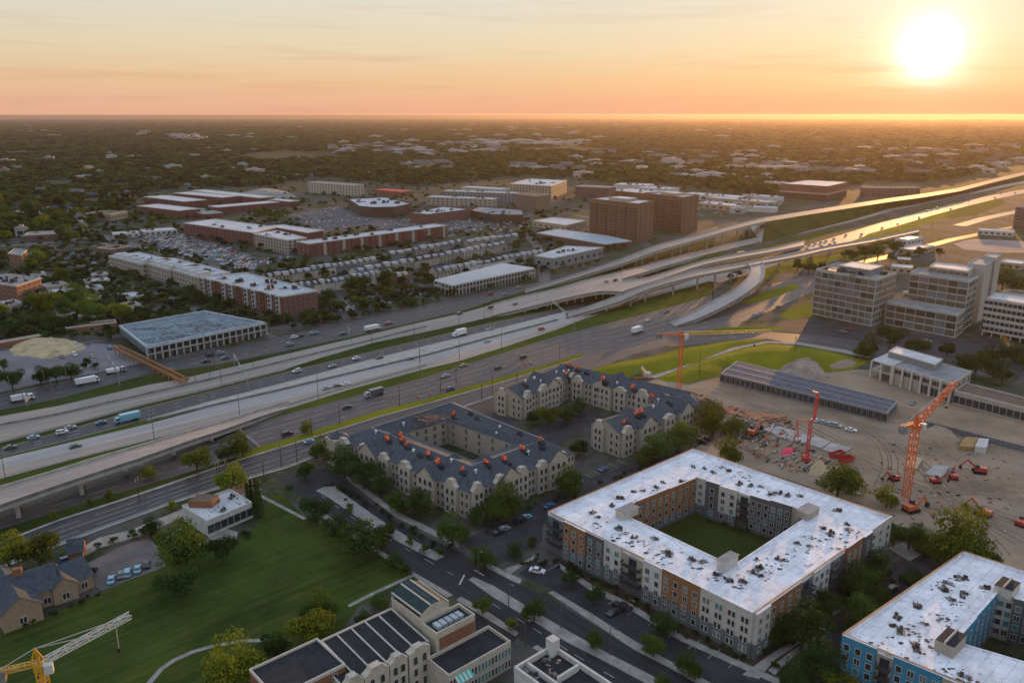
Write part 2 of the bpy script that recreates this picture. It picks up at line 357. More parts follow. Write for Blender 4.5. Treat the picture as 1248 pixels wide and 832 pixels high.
def line(P, z, w=.22, dash=None, m='paint', x0=-1e9, x1=1e9):
    """a painted line along a pixel polyline, on level z"""
    pts = [un(x, y, z) for x, y in P if x0 <= x <= x1]
    if len(pts) < 2: return
    for a, b in zip(pts, pts[1:]):
        d = (b - a); Ln = d.length; d.normalize(); n = Vector((-d.y, d.x, 0)) * w / 2
        if dash:
            s = 0
            while s < Ln:
                e = min(Ln, s + dash[0]); p, q = a + d * s, a + d * e
                LANES.face([p - n, q - n, q + n, p + n], M[m]); s += dash[0] + dash[1]
        else: LANES.face([a - n, b - n, b + n, a + n], M[m])
# wide grass bed under the whole corridor, then the roads on it
strip('grass_verge', E_N2, E_S2, M['grass'], Z(1), x1=870)
strip('grass_verge', [(x, y - 25) for x, y in E_E2], E_S1, M['verge'], .006, x1=868)
strip('frontage_road', E_N1, E_N2, M['asphalt'], Z(2))
strip('highway_westbound', E_A1, E_A2, M['concrete'], Z(2), x1=600)
strip('highway_express_lanes', E_M1, E_M2, M['asphalt'], Z(2))
strip('concrete_shoulder', E_M2, E_G2, M['conc'], Z(3), x0=180, x1=694)
t1 = mid(E_E1, E_E2, .55)
strip('highway_eastbound', E_E1, t1, M['concrete_blue'], Z(4))
strip('highway_shoulder_lanes', t1, E_E2, M['concrete_pink'], Z(4))
strip('frontage_road', E_S1, E_S2, M['asphalt_old'], Z(2), x1=868)
strip('grass_verge', E_S2, E_K1, M['sun_gold_grass'], .06, x0=288)
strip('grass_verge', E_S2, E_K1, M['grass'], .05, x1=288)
strip('pavement', E_K1, E_K2, M['walk'], .14)
strip('avenue', E_K2, E_F2, M['asphalt'], Z(3))
strip('pavement', E_F2, E_F3, M['walk'], .14)
for t_ in (.33, .66): line(mid(E_N1, E_N2, t_), Z(3), dash=(3, 9), x1=700)
for t_ in (.25, .75): line(mid(E_A1, E_A2, t_), Z(3), .2, (3, 9), x1=590)
for t_ in (.35, .65): line(mid(E_M1, E_M2, t_), Z(3), .25, (3, 9), x1=700)
line(mid(E_M1, E_M2, .05), Z(3), .25, m='ypaint', x1=700); line(mid(E_M1, E_M2, .95), Z(3), .25, x1=700)
for t_ in (.2, .4): line(mid(E_E1, E_E2, t_), Z(5), .2, (3, 9), x1=800)
line(mid(E_E1, E_E2, .06), Z(5), .25, x1=800); line(mid(E_E1, E_E2, .55), Z(5), .3, m='ypaint', x1=700)
for t_ in (.2, .4, .6, .8): line(mid(E_S1, E_S2, t_), Z(3), .17, (6, 5) if t_ != .4 else None, x0=60, x1=720)
for t_ in (.28, .52, .76): line(mid(E_K2, E_F2, t_), Z(4), .16, (6, 5) if t_ != .52 else None, x1=420)
line(mid(E_K2, E_F2, .95), Z(4), .22)
# paved apron where the two carriageways merge, and the road on to the right
sheet('road_junction', [(700, 431), (752, 417), (775, 402), (815, 389), (850, 376), (905, 358), (945, 345), (990, 334), (1000, 352), (975, 362), (940, 378), (905, 392), (893, 404), (830, 407.5), (815, 421), (770, 432), (741, 444), (724, 452), (690, 456), (600, 484), (600, 467)], M['asphalt_old'], Z(5))
sheet('avenue', [(812, 409), (891, 406.5), (932, 404), (1012, 410), (1050, 417), (1168, 438), (1260, 456), (1400, 500), (1400, 512), (1248, 467), (1160, 450), (1042, 433), (982, 422), (936, 412.5), (886, 415), (815, 423)], M['asphalt'], Z(6))
line([(830, 415), (890, 410.5), (932, 408), (1010, 416), (1045, 424.5), (1165, 445), (1255, 461)], Z(7), .3, (4, 6))
# grass around them
JT = [(709, 402), (775, 386), (840, 369), (886, 353), (985, 332)]; JB = [(709, 431), (770, 430), (830, 409), (905, 393), (980, 362)]
for t_ in (.15, .3, .45, .6, .75, .9): line(mid(JT, JB, t_), Z(6), .2, (7, 4) if t_ not in (.45,) else None)
sheet('grass_field', [(721, 451), (741, 444), (797, 433), (830, 424), (886, 415.5), (932, 412.6), (931, 415), (889, 423.6), (851, 440), (795, 457), (761, 460)], M['sun_gold_grass'], Z(8))
sheet('grass_field', [(833, 408), (878, 399), (944, 398), (960, 401), (930, 403.5), (876, 407)], M['sun_gold_grass'], Z(8))
sheet('grass_field', [(800, 461), (856, 439), (905, 424), (937, 418), (995, 424), (1060, 440), (1040, 450), (1000, 455), (944, 450), (901, 441), (880, 447), (877, 458), (838, 467), (813, 465)], M['sun_gold_grass'], Z(8))
sheet('path', [(790, 459), (851, 440.5), (890, 424), (934, 415.5), (975, 417), (1030, 426), (1060, 434), (1058, 436), (1020, 428.5), (975, 420), (937, 417.7), (905, 423.5), (856, 438.5), (800, 460.5)], M['walk'], Z(9))
sheet('grass_field', [(940, 268), (1000, 257.5), (1040, 251), (1084, 245), (1116, 241), (1102, 249), (1070, 257), (1012, 273), (940, 290), (924, 296), (900, 292), (905, 283), (930, 275)], M['grass'], Z(3))
sheet('grass_field', [(912, 307), (940, 297), (980, 287.5), (1012, 279), (1030, 276.5), (1010, 284), (980, 294), (950, 301.5), (915, 311)], M['verge'], Z(4))
sheet('grass_field', [(811, 328), (840, 317.5), (880, 306.5), (885, 309), (850, 318.5), (825, 326)], M['verge'], Z(4))
sheet('grass_field', [(926, 334), (935, 325), (965, 318), (985, 313), (1000, 309), (1006, 315), (985, 322), (955, 331), (930, 341)], M['sun_gold_grass'], Z(6))
sheet('grass_field', [(901, 367), (940, 353), (972, 345), (974, 351), (945, 362), (925, 368), (908, 370)], M['sun_gold_grass'], Z(7))
sheet('grass_field', [(948, 385), (960, 376), (985, 369), (993, 372), (990, 386), (965, 389)], M['sun_gold_grass'], Z(7))
sheet('grass_field', [(1142, 250), (1175, 245), (1222, 243), (1225, 248), (1190, 262), (1160, 266), (1144, 262)], M['verge'], Z(4))
for pts in ([(1020, 303), (1045, 289), (1090, 276), (1130, 262), (1170, 252), (1150, 262), (1100, 281), (1060, 296), (1022, 308)], [(1024, 314), (1060, 300), (1085, 298), (1060, 311), (1035, 318)]):
    sheet('grass_slope', pts, M['sun_gold_grass'], Z(5))
# roads fanning away to the right, beyond the flyover
def road(name, P, w, m, z, marks=True):
    """P: photo pixels of the centreline, w: metres"""
    pts = [un(x, y, z) for x, y in P]; b = MB(); prev = None
    for i, p in enumerate(pts):
        d = (pts[min(i + 1, len(pts) - 1)] - pts[max(i - 1, 0)]).normalized(); n = Vector((-d.y, d.x, 0)) * w / 2
        if prev: b.face([prev[1], p - n, p + n, prev[0]], m)
        prev = (p + n, p - n)
    if marks: line(P, z + .004, .25, (4, 8))
    return tag(b.build(name), kind='structure')
road('highway_westbound', [(800, 322), (872, 304), (923, 292), (980, 281), (1040, 267), (1084, 255), (1130, 246), (1169, 238), (1212, 229), (1248, 222), (1300, 212)], 17, M['concrete'], Z(6))
road('highway_eastbound', [(860, 342), (900, 330), (960, 311), (1012, 296), (1084, 273), (1126, 261), (1169, 250), (1212, 240), (1248, 233), (1310, 222)], 24, M['concrete_pink'], Z(7))
road('frontage_road', [(1169, 275), (1200, 266), (1248, 256), (1310, 248)], 14, M['concrete_pink'], Z(6))
road('frontage_road', [(930, 352), (980, 340), (1030, 324), (1085, 312), (1160, 292), (1248, 274)], 10, M['asphalt_old'], Z(6))
sheet('car_park', [(1162, 297), (1185, 291), (1248, 294), (1290, 298), (1290, 308), (1215, 308), (1175, 304)], mat('pale_paving', (.24, .2, .19), .9, .03, .15), Z(5))
sheet('car_park', [(896, 400), (945, 392), (990, 388), (1070, 402), (1170, 414), (1248, 424), (1300, 436), (1300, 470), (1165, 437), (1050, 416), (990, 406), (932, 402.5)], M['parking'], Z(4))
sheet('car_park', [(1168, 415), (1195, 412), (1260, 424), (1300, 440), (1260, 450), (1180, 432)], M['parking'], Z(7))
# construction ground
sheet('dirt', [(776, 470), (800, 462), (838, 468), (877, 459), (885, 448), (944, 450), (1000, 455), (1045, 450), (1110, 452), (1180, 488), (1330, 530), (1400, 640), (1400, 760), (1248, 700), (1180, 690), (1090, 640), (985, 592), (850, 548), (838, 500)], M['dirt'], Z(3))
rr_ = random.Random(31); tyre = mat('tyre_tracks', (.165, .122, .088), .95, .5, .3)
b = MB()
for P in ([(860, 470), (920, 490), (985, 520), (1060, 560), (1150, 600), (1260, 640)], [(870, 468), (960, 480), (1060, 525), (1090, 560), (1080, 600)], [(1060, 520), (1120, 560), (1170, 610), (1260, 665)], [(980, 512), (1040, 540), (1130, 548), (1220, 575)], [(1050, 590), (1120, 612), (1190, 640), (1230, 680)], [(900, 505), (970, 500), (1050, 515), (1090, 530)], [(845, 478), (900, 478), (960, 495)], [(1130, 600), (1180, 595), (1230, 600)]):
    W_ = [un(x, y, .022) for x, y in P]; S_ = []
    for i in range(len(W_) - 1):
        p0, p1, p2, p3 = W_[max(i - 1, 0)], W_[i], W_[i + 1], W_[min(i + 2, len(W_) - 1)]
        for j in range(8): t = j / 8; S_.append(.5 * ((2 * p1) + (p2 - p0) * t + (2 * p0 - 5 * p1 + 4 * p2 - p3) * t * t + (3 * p1 - p0 - 3 * p2 + p3) * t ** 3))
    for s_ in (-1.1, 1.1, -4.3, -2.2):
        zz = Vector((0, 0, rr_.uniform(0, .012))); k0 = rr_.randrange(0, 6)
        for a, c in list(zip(S_, S_[1:]))[k0:]:
            d = (c - a).normalized(); n = Vector((-d.y, d.x, 0)); b.face([a + n * (s_ - .25) + zz, c + n * (s_ - .25) + zz, c + n * (s_ + .25) + zz, a + n * (s_ + .25) + zz], tyre)
tag(b.build('tyre_tracks'), kind='structure')
# ------------------------------------------------------------------ foreground streets
sheet('lawn', [(-60, 790), (60, 750), (121, 722), (203, 690), (190, 663), (257, 653), (291, 657), (312, 641), (330, 602), (345, 604), (371, 628), (410, 650), (504, 698), (440, 736), (400, 790), (300, 832), (200, 900), (-100, 960)], M['lawn'], Z(2))
BW = [(330, 578), (371, 609), (504, 698), (553, 726), (600, 757), (651, 790), (720, 832), (880, 935)]
BE = [(405, 570), (420, 588), (480, 634), (562, 673), (588, 688), (633, 712), (670, 728), (773, 792), (812, 811), (863, 838), (1000, 925)]
b = MB(); a_ = [un(x, y, Z(4)) for x, y in BW]; c_ = [un(x, y, Z(4)) for x, y in BE]
sheet('boulevard', BW + BE[::-1], M['street'], Z(4))
sheet('cross_street', [(575, 672), (560, 660), (600, 641), (640, 624), (662, 607), (700, 590), (760, 567), (800, 551), (850, 530), (868, 536), (846, 545), (780, 574), (720, 600), (672, 622), (662, 640), (660, 660), (600, 692)], M['parking'], Z(5))
sheet('cross_street', [(560, 736), (600, 757), (632, 776), (600, 803), (560, 845), (520, 880), (480, 880), (540, 832), (590, 795), (585, 770), (548, 745)], M['street'], Z(5))
def kerbed(name, pts, m='walk', z=.15):
    b = MB(); b.prism([un(x, y) for x, y in pts], 0, z, M[m]); return tag(b.build(name), kind='structure')
kerbed('kerb_island', [(385, 598), (396, 593), (408, 592), (414, 598), (440, 617), (472, 639), (505, 659), (541, 678), (531, 683), (500, 668), (462, 647), (430, 627), (400, 606)])
kerbed('kerb_island', [(571, 706), (577, 703), (602, 714), (653, 746), (700, 773), (741, 796), (800, 826), (860, 862), (852, 868), (790, 834), (728, 801), (690, 782), (650, 757), (600, 727)])
kerbed('pavement', [(417, 578), (425, 586), (482, 630), (560, 668), (558, 662), (520, 641), (488, 626), (430, 583)])
kerbed('pavement', [(584, 686), (590, 684), (636, 706), (634, 711), (628, 710)])
kerbed('pavement', [(614, 694), (640, 684), (652, 676), (650, 682), (630, 694), (622, 700)])
kerbed('pavement', [(668, 722), (674, 720), (718, 746), (775, 782), (812, 803), (870, 834), (1010, 918), (1000, 924), (862, 839), (811, 811), (772, 791)])
kerbed('pavement', [(556, 731), (562, 727), (600, 749), (632, 771), (628, 775), (598, 757)])
kerbed('pavement', [(649, 789), (655, 786), (720, 826), (800, 878), (792, 884), (716, 834)])
kerbed('pavement', [(372, 610), (366, 613), (410, 642), (500, 700), (545, 728), (552, 725), (504, 697)])
sheet('car_park', [(632, 699), (652, 683), (680, 690), (720, 717), (766, 739), (831, 779), (935, 826), (1010, 862), (1010, 915), (870, 832), (775, 781), (720, 746), (674, 719)], M['parking'], Z(5))
kerbed('pavement', [(676, 688), (682, 687), (722, 713), (768, 735), (833, 775), (938, 822), (1012, 858), (1012, 864), (934, 828), (830, 781), (765, 741), (719, 719)])
kerbed('pavement', [(905, 822), (935, 800), (975, 775), (1000, 763), (1006, 767), (976, 783), (945, 803), (925, 827)], z=.16)
sheet('planting_bed', [(682, 686), (690, 672), (720, 690), (800, 738), (919, 800), (935, 792), (985, 755), (1010, 730), (1086, 690), (1110, 668), (1140, 672), (1060, 740), (1000, 780), (955, 826), (838, 776), (768, 734), (722, 712)], M['mulch'], Z(4))
for k in range(13):        # bay lines of the car park in front of the white-roofed building
    p = un(690 + k * 0, 712, Z(6)) + V * 0
for k in range(15):
    x = 662 + k * 24.5; y = lerp([(662, 697), (720, 731), (766, 755), (831, 792), (935, 842), (1030, 890)], x)
    a = un(x, y, Z(6)) + U * 1.6; e = a + U * 5.0; n = V * .07
    LANES.face([a - n, a + n, e + n, e - n], M['paint'])
P1 = [(425, 598), (482, 640), (545, 672)]
line([(392, 604), (428, 629), (470, 655), (520, 682), (552, 700)], Z(5), .15, (3, 6)); line([(600, 735), (650, 765), (700, 797), (760, 832)], Z(5), .15, (3, 6))
line([(560, 712), (566, 700)], Z(5), .5); line([(578, 694), (590, 701)], Z(5), .4)
sheet('drive', [(628, 536), (655, 518), (690, 506), (722, 500), (738, 508), (712, 524), (684, 542), (655, 552)], M['parking'], Z(7))
for k in range(16):
    a = un(676 + k * 10, 601 - k * 3.9, Z(7)); a = un(680 + k * 10.4, 598 - k * 4.1, Z(7)); n = V * 0 + U * .07; e = a - V * 4.6; LANES.face([a - n, a + n, e + n, e - n], M['paint'])
# house car park, small paths on the lawn
sheet('car_park', [(106, 686), (150, 664), (182, 655), (190, 664), (202, 690), (124, 719), (104, 705)], mat('pale_asphalt', (.14, .12, .115), .9, .1, .2), Z(4))
sheet('path', [(207, 668), (225, 660), (250, 655), (262, 640), (290, 648), (288, 657), (258, 661), (215, 674)], M['walk'], Z(4))
for P in ([(179, 835), (196, 815), (212, 804), (234, 794), (258, 787), (290, 781), (330, 779)], [(425, 738), (450, 725), (504, 700)], [(190, 665), (205, 655), (225, 640)], [(316, 603), (345, 618), (372, 632)], [(288, 606), (318, 595)]):
    road('path', P, 1.3, M['walk'], Z(5), False)
sheet('path', [(84, 676), (120, 655), (160, 645), (222, 620), (230, 625), (180, 650), (120, 668), (95, 682)], M['walk'], Z(3))
sheet('path', [(215, 622), (262, 603), (300, 584), (318, 586), (308, 600), (270, 606)], mat('brown_paving', (.16, .09, .07), .9, .2, .25), Z(4))
# yards at the far left, and the mid-ground streets
sheet('dirt_yard', [(-60, 452), (0, 428), (90, 417), (144, 420), (190, 438), (140, 450), (60, 465), (0, 478), (-60, 492)], mat('yard_dust', (.17, .16, .17), .95, .04, .2), Z(3))
street = M['asphalt_old']
for P, w_ in (([(0, 300), (45, 297), (80, 294), (120, 287)], 14), ([(35, 306), (80, 319), (130, 338), (170, 352), (215, 368), (235, 374)], 13), ([(120, 287), (170, 301), (220, 315), (270, 330)], 14), ([(231, 374), (300, 398), (330, 412)], 9),
              ([(345, 388), (400, 374), (460, 360), (520, 345)], 12), ([(512, 345), (480, 340), (440, 330)], 8), ([(375, 332), (430, 322), (500, 309), (600, 290), (640, 282)], 8), ([(700, 262), (760, 272), (790, 300)], 10),
              ([(640, 282), (655, 300), (665, 345)], 9), ([(480, 308), (600, 272), (650, 262)], 8)):
    road('street', P, w_, street, Z(4))
lot = mat('lot_asphalt', (.085, .083, .09), .9, .05, .2)
LOTS = {'west': [(160, 288), (215, 283), (262, 298), (312, 313), (312, 330), (255, 322), (205, 306)], 'mall': [(345, 262), (410, 252), (470, 268), (560, 268), (600, 276), (520, 284), (430, 276), (394, 284)], 'kerb': [(268, 330), (330, 316), (352, 311), (356, 315), (300, 328)]}
for i_, (k, pts) in enumerate(LOTS.items()): sheet('car_park', pts, lot, Z(10 + i_))
# ------------------------------------------------------------------ elevated roads
def bridge(name, label, top, bot, zp, m, piers=(), lane=True, group=None, thick=1.4, wide_pier=False, cat='overpass'):
    """top / bot: photo pixels of the two deck edges, zp: [(x, z)] deck height"""
    root = empty(name, label, cat, un(*top[0], 0), 0, group); off = -root.location
    n = len(top); A = [un(*p, lerp(zp, p[0]) if isinstance(zp[0], tuple) else zp[i]) for i, p in enumerate(top)]
    B = [un(*p, lerp(zp, p[0]) if isinstance(zp[0], tuple) else zp[i]) for i, p in enumerate(bot)]
    # resample smoothly
    def smooth(P, k=3):
        out = []
        for i in range(len(P) - 1):
            p0, p1, p2, p3 = P[max(i - 1, 0)], P[i], P[i + 1], P[min(i + 2, len(P) - 1)]
            for j in range(k):
                t = j / k; out.append(.5 * ((2 * p1) + (p2 - p0) * t + (2 * p0 - 5 * p1 + 4 * p2 - p3) * t * t + (3 * p1 - p0 - 3 * p2 + p3) * t ** 3))
        return out + [P[-1]]
    A, B = smooth(A), smooth(B); D = MB(); b1 = MB(); b2 = MB(); ln = D; mc = M['conc']
    dz = Vector((0, 0, thick)); up = Vector((0, 0, .9)); s = 0
    for i in range(len(A) - 1):
        a, b, c, d = A[i] + off, B[i] + off, B[i + 1] + off, A[i + 1] + off
        D.face([b, c, d, a], m); D.face([a - dz, d - dz, c - dz, b - dz], mc); D.face([a, d, d - dz, a - dz], mc); D.face([b - dz, c - dz, c, b], mc)
        for mb, e0, e1, inn0, inn1 in ((b1, a, d, b, c), (b2, b, c, a, d)):
            i0 = e0 + (inn0 - e0).normalized() * .4; i1 = e1 + (inn1 - e1).normalized() * .4; o0 = e0 - (inn0 - e0).normalized() * .1; o1 = e1 - (inn1 - e1).normalized() * .1
            mb.face([o0 + up, o1 + up, i1 + up, i0 + up], mc); mb.face([i0 + up, i1 + up, i1, i0], mc); mb.face([o1 - dz * .2, o1 + up, o0 + up, o0 - dz * .2], mc)
            mb.face([o0 - dz * .2, o0 + up, o1 + up, o1 - dz * .2], mc)
        if lane:
            h = Vector((0, 0, .012))
            for t in ((.36, .66) if lane is True else lane):
                p, q = a.lerp(b, t) + h, d.lerp(c, t) + h; nn = (b - a).normalized() * .13
                q2 = p.lerp(q, .5); ln.face([p - nn, q2 - nn, q2 + nn, p + nn], M['paint'])
            for t in (.06, .94):
                p, q = a.lerp(b, t) + h, d.lerp(c, t) + h; nn = (b - a).normalized() * .11; ln.face([p - nn, q - nn, q + nn, p + nn], M['paint'])
    D.build('deck', root); b1.build('parapet', root); b2.build('parapet', root)
    for x in piers:
        i = min(range(len(A)), key=lambda k: abs(px(B[k])[0] - x) if not isinstance(x, int) or True else 0)
        a, b = A[i] + off, B[i] + off; c = (a + b) / 2; ac = (b - a).normalized(); wd = (b - a).length
        t = (A[min(i + 1, len(A) - 1)] - A[max(i - 1, 0)]).normalized(); zt = c.z - thick
        if zt < .8: continue
        p = MB(); rz = math.atan2(ac.y, ac.x)
        p.box((c.x, c.y, zt - 1.1), (wd * .92, 1.6, 1.1), mc, rz)
        for k in ((-.3, .3) if wd > 14 else (0,)):
            q = c + ac * wd * k; p.box((q.x, q.y, 0), (1.5, 1.3, zt - 1.1), mc, rz)
        p.build('pier', root)
    return root, A, B
GB_ = 'elevated roads of the interchange'
R1, r1a, r1b = bridge('road_viaduct', 'tall pale concrete viaduct farthest up the interchange beside the brown towers', [(640, 354.5), (680, 342), (725, 327.5), (750, 319), (775, 309), (800, 299.5), (830, 291.5), (862, 283.5), (890, 275.5), (915, 269), (933, 265)],
       [(640, 358), (680, 346.5), (725, 332.5), (750, 325), (775, 316.5), (800, 307), (830, 298.5), (862, 289.5), (890, 281.5), (915, 275), (933, 271)],
       [(640, .1), (680, .6), (725, 2), (750, 4), (775, 6.5), (800, 9), (862, 12), (933, 12)], M['concrete'], (758, 772, 786, 800, 815, 830, 843, 858, 870, 884, 896, 906, 916, 926), group=GB_)
MV, _, _ = bridge('road_viaduct', 'broad low viaduct of the westbound lanes on rows of stout piers above the dark road', [(600, 371.5), (640, 361), (680, 352), (710, 343), (735, 337), (760, 331)],
       [(600, 386), (640, 376.5), (680, 366.7), (710, 360), (735, 356), (760, 357)], [(600, .3), (640, 2.6), (680, 5), (710, 6.5), (760, 7)], M['concrete_pink'], (640, 652, 664, 676, 688, 700, 712, 724, 735, 748), lane=(.25, .45, .65), group=GB_)
bridge('road_viaduct', 'pink concrete upper carriageway curving off the broad viaduct towards the grass bank', [(758, 331), (782, 325.5), (810, 318.5), (840, 311), (860, 306)], [(758, 341), (782, 334), (810, 325.5), (840, 317.5), (860, 311)],
       [(758, 7), (810, 3), (860, .4)], M['concrete_pink'], (770, 785, 800), group=GB_)
bridge('road_viaduct', 'middle carriageway of the interchange running on behind the flyover with the roadworks', [(758, 342.5), (790, 338.5), (825, 328), (858, 318), (900, 309.5), (940, 302.5), (980, 293)], [(758, 356.5), (790, 346), (825, 334.5), (858, 323.5), (900, 315), (940, 308), (980, 300)],
       [(758, 7), (825, 6.5), (900, 5), (980, 3)], M['concrete_pink'], (775, 800), group=GB_)
R2, r2a, r2b = bridge('flyover', 'long pale flyover on tall single piers crossing over the green bank', [(690, 382), (710, 376.5), (739, 366), (760, 358), (787, 347.6), (812, 339.5), (840, 332), (872, 326), (900, 321.5), (923, 317), (950, 312.5), (980, 306.5), (1012, 299.5), (1063, 291), (1090, 285.5), (1120, 279)],
       [(690, 388), (710, 382.5), (739, 374), (760, 366.5), (787, 355), (812, 347), (840, 339.5), (872, 333), (900, 327.5), (923, 323), (950, 318), (980, 312), (1012, 304.5), (1063, 295.5), (1090, 289.5), (1120, 283)],
       [(690, .3), (710, 1.5), (760, 6), (800, 9), (846, 10.5), (923, 10), (980, 8), (1063, 4), (1120, .5)], M['concrete'], (742, 765, 790, 818, 846, 870, 893, 947, 985, 1015), group=GB_)
R3, _, _ = bridge('flyover', 'pink decked ramp on short piers sinking to the highway at the left edge', [(-90, 622), (-40, 607), (0, 595), (60, 577), (115, 560), (170, 544), (228, 527), (271, 514.5), (320, 499), (352, 490)],
       [(-90, 651), (-40, 633), (0, 618), (60, 597), (115, 578.5), (170, 560.5), (228, 540), (271, 526), (320, 508.5), (352, 499)],
       [(-90, 7), (115, 6.5), (180, 6), (228, 4.5), (285, 2), (352, .3)], M['concrete_pink'], (-40, 28, 88, 150, 172, 215, 250), group=GB_)
R4, _, _ = bridge('slip_ramp', 'curved grey slip ramp swinging down from the flyover to the frontage road', [(910, 321), (914, 326), (915, 333), (907, 343), (894, 354.5), (872, 366), (848, 379.5), (828, 389), (815, 394.5)],
       [(929, 319), (931, 324), (932, 333), (928, 343), (914, 355), (892, 369), (869, 381), (846, 391), (826, 397.5)],
       [10, 10, 9.8, 9, 7.6, 5.5, 3.2, 1.4, .3], M['concrete_blue'], (926, 916, 896, 872), group=GB_, lane=(.5,))
# road on the far embankment and its long grass slope
E1t = [(933, 265), (980, 257.5), (1038, 248.5), (1084, 241.5), (1126, 236), (1169, 229), (1212, 218), (1248, 209.5), (1300, 198)]
zE = [(933, 12), (1000, 11), (1084, 10), (1169, 8), (1300, 6)]
b = MB(); A = [un(x, y, lerp(zE, x)) for x, y in E1t]; B = [un(x, y + 5.2 - (x - 933) * .004, lerp(zE, x)) for x, y in E1t]
C_ = [un(x, y, .3) for x, y in [(928, 296), (980, 282.5), (1038, 268), (1084, 254), (1126, 246), (1169, 236), (1212, 226.5), (1248, 219), (1300, 207)]]
mg = M['grass']; back = [a + Vector((-14, 26, -lerp(zE, 933))) for a in A]
for i in range(len(A) - 1):
    b.face([B[i], B[i + 1], A[i + 1], A[i]], M['concrete'])
b.build('frontage_road')['kind'] = 'structure'
b = MB()
for i in range(len(A) - 1):
    for k in range(5):
        p = [B[i].lerp(C_[i], k / 5), B[i].lerp(C_[i], (k + 1) / 5), B[i + 1].lerp(C_[i + 1], (k + 1) / 5), B[i + 1].lerp(C_[i + 1], k / 5)]; b.face(p, mg)
    a0, a1 = A[i], A[i + 1]; g0 = Vector((a0.x - 12, a0.y + 24, 0)); g1 = Vector((a1.x - 12, a1.y + 24, 0)); b.face([a0, a1, g1, g0], mg)
b.face([A[0], Vector((A[0].x - 12, A[0].y + 24, 0)), C_[0], B[0]], M['conc'])
b.build('grass_slope')['kind'] = 'structure'
# grass mounds raised to catch the low sun beside the flyover and around the park field
def mound(name, pts, h, m, seed=0, label=None, cat=None, kind='structure', rough=.0, z=0, n=22):
    P = [un(x, y, 0) for x, y in pts]; xs = [p.x for p in P]; ys = [p.y for p in P]; b = MB(); poly = [(p.x, p.y) for p in P]
    x0, x1, y0, y1 = min(xs), max(xs), min(ys), max(ys); g = {}
    def edge(x, y):
        d = 1e9
        for i in range(len(poly)):
            a = Vector(poly[i]); c = Vector(poly[(i + 1) % len(poly)]); e = c - a; t = max(0, min(1, (Vector((x, y)) - a).dot(e) / max(1e-9, e.length_squared))); d = min(d, (Vector((x, y)) - a - e * t).length)
        return d if inpoly(x, y, poly) else -d
    R_ = min(x1 - x0, y1 - y0) * .42
    for i in range(n + 1):
        for j in range(n + 1):
            x = x0 + (x1 - x0) * i / n; y = y0 + (y1 - y0) * j / n; d = edge(x, y)
            q = max(-.15, min(1, d / R_)); zz = h * (q if q < 0 else q * (2 - q)) + rough * noise.noise(Vector((x * .35, y * .35, seed))) * (1 if q > .05 else 0) + rough * .5 * noise.noise(Vector((x * 1.1, y * 1.1, seed))) * (1 if q > .05 else 0)
            g[i, j] = (x, y, max(-.5, zz + z))
    for i in range(n):
        for j in range(n):
            f = [g[i, j], g[i + 1, j], g[i + 1, j + 1], g[i, j + 1]]
            if max(p[2] for p in f) > 0: b.face(f, m)
    o = b.build(name)
    for p in o.data.polygons: p.use_smooth = rough < .3
    return tag(o, label, cat, None, kind)
mound('grass_slope', [(724, 452), (745, 443.5), (797, 434), (830, 425), (886, 416.5), (930, 413.5), (889, 422.6), (851, 439), (795, 456), (761, 459)], 3.0, M['sun_gold_grass'])
mound('grass_slope', [(803, 461), (856, 440), (905, 425), (937, 419), (995, 425), (1050, 440), (1000, 453), (944, 448), (901, 439), (879, 446), (875, 457), (838, 466)], 3.5, M['sun_gold_grass'])
mound('grass_slope', [(838, 407.5), (878, 399.5), (944, 398.5), (930, 403), (876, 406.5)], 2, M['sun_gold_grass'])
mound('grass_slope', [(905, 367), (940, 354), (972, 346), (974, 351), (945, 361), (925, 367)], 3, M['sun_gold_grass'])
mound('grass_slope', [(955, 330), (985, 318), (1040, 306), (1075, 297), (1060, 306), (1010, 318), (975, 327)], 6, M['sun_gold_grass'])
mound('grass_slope', [(1030, 299), (1060, 285), (1110, 271), (1150, 262), (1165, 259), (1110, 279), (1060, 296)], 8, M['sun_gold_grass'])
# ------------------------------------------------------------------ building kit
def wmat(name, c, s=.6, v=.12): return mat(name, c, .85, s, v, detail=6)
W = dict(off=wmat('offwhite_stucco', (.46, .43, .38)), white=wmat('white_stucco', (.50, .49, .46)), orange=wmat('orange_brick', (.25, .12, .055), 1.2), brown=wmat('brown_brick', (.24, .11, .055), 1.2),
         slate=wmat('slate_blue_cladding', (.10, .14, .17)), dgrey=wmat('dark_grey_stucco', (.10, .10, .105)), grey=wmat('grey_stucco', (.20, .21, .215)), base=wmat('grey_base_cladding', (.12, .13, .14)),
         blue=wmat('blue_stucco', (.045, .21, .33)), beige=wmat('beige_stucco', (.34, .30, .25)), stone=wmat('cream_stone', (.36, .31, .25), .9), stone2=wmat('pale_stone', (.42, .37, .30), .9),
         cream=wmat('cream_render', (.46, .41, .33)), redbrick=wmat('red_brick', (.16, .055, .045), .5), terracotta=wmat('terracotta_brick', (.22, .10, .058), 1),
         towerbrick=wmat('tower_brick', (.20, .112, .066), .3), tan=wmat('tan_stone', (.36, .28, .19), .5), mallbrick=wmat('mall_brick', (.16, .085, .07), .3), darkbrown=wmat('dark_brown_cladding', (.085, .055, .045), .3),
         concrete=wmat('building_concrete', (.36, .35, .33), .5), fin=wmat('facade_metal', (.40, .385, .35), .5), housebrick=wmat('house_stone', (.30, .22, .15), 1))
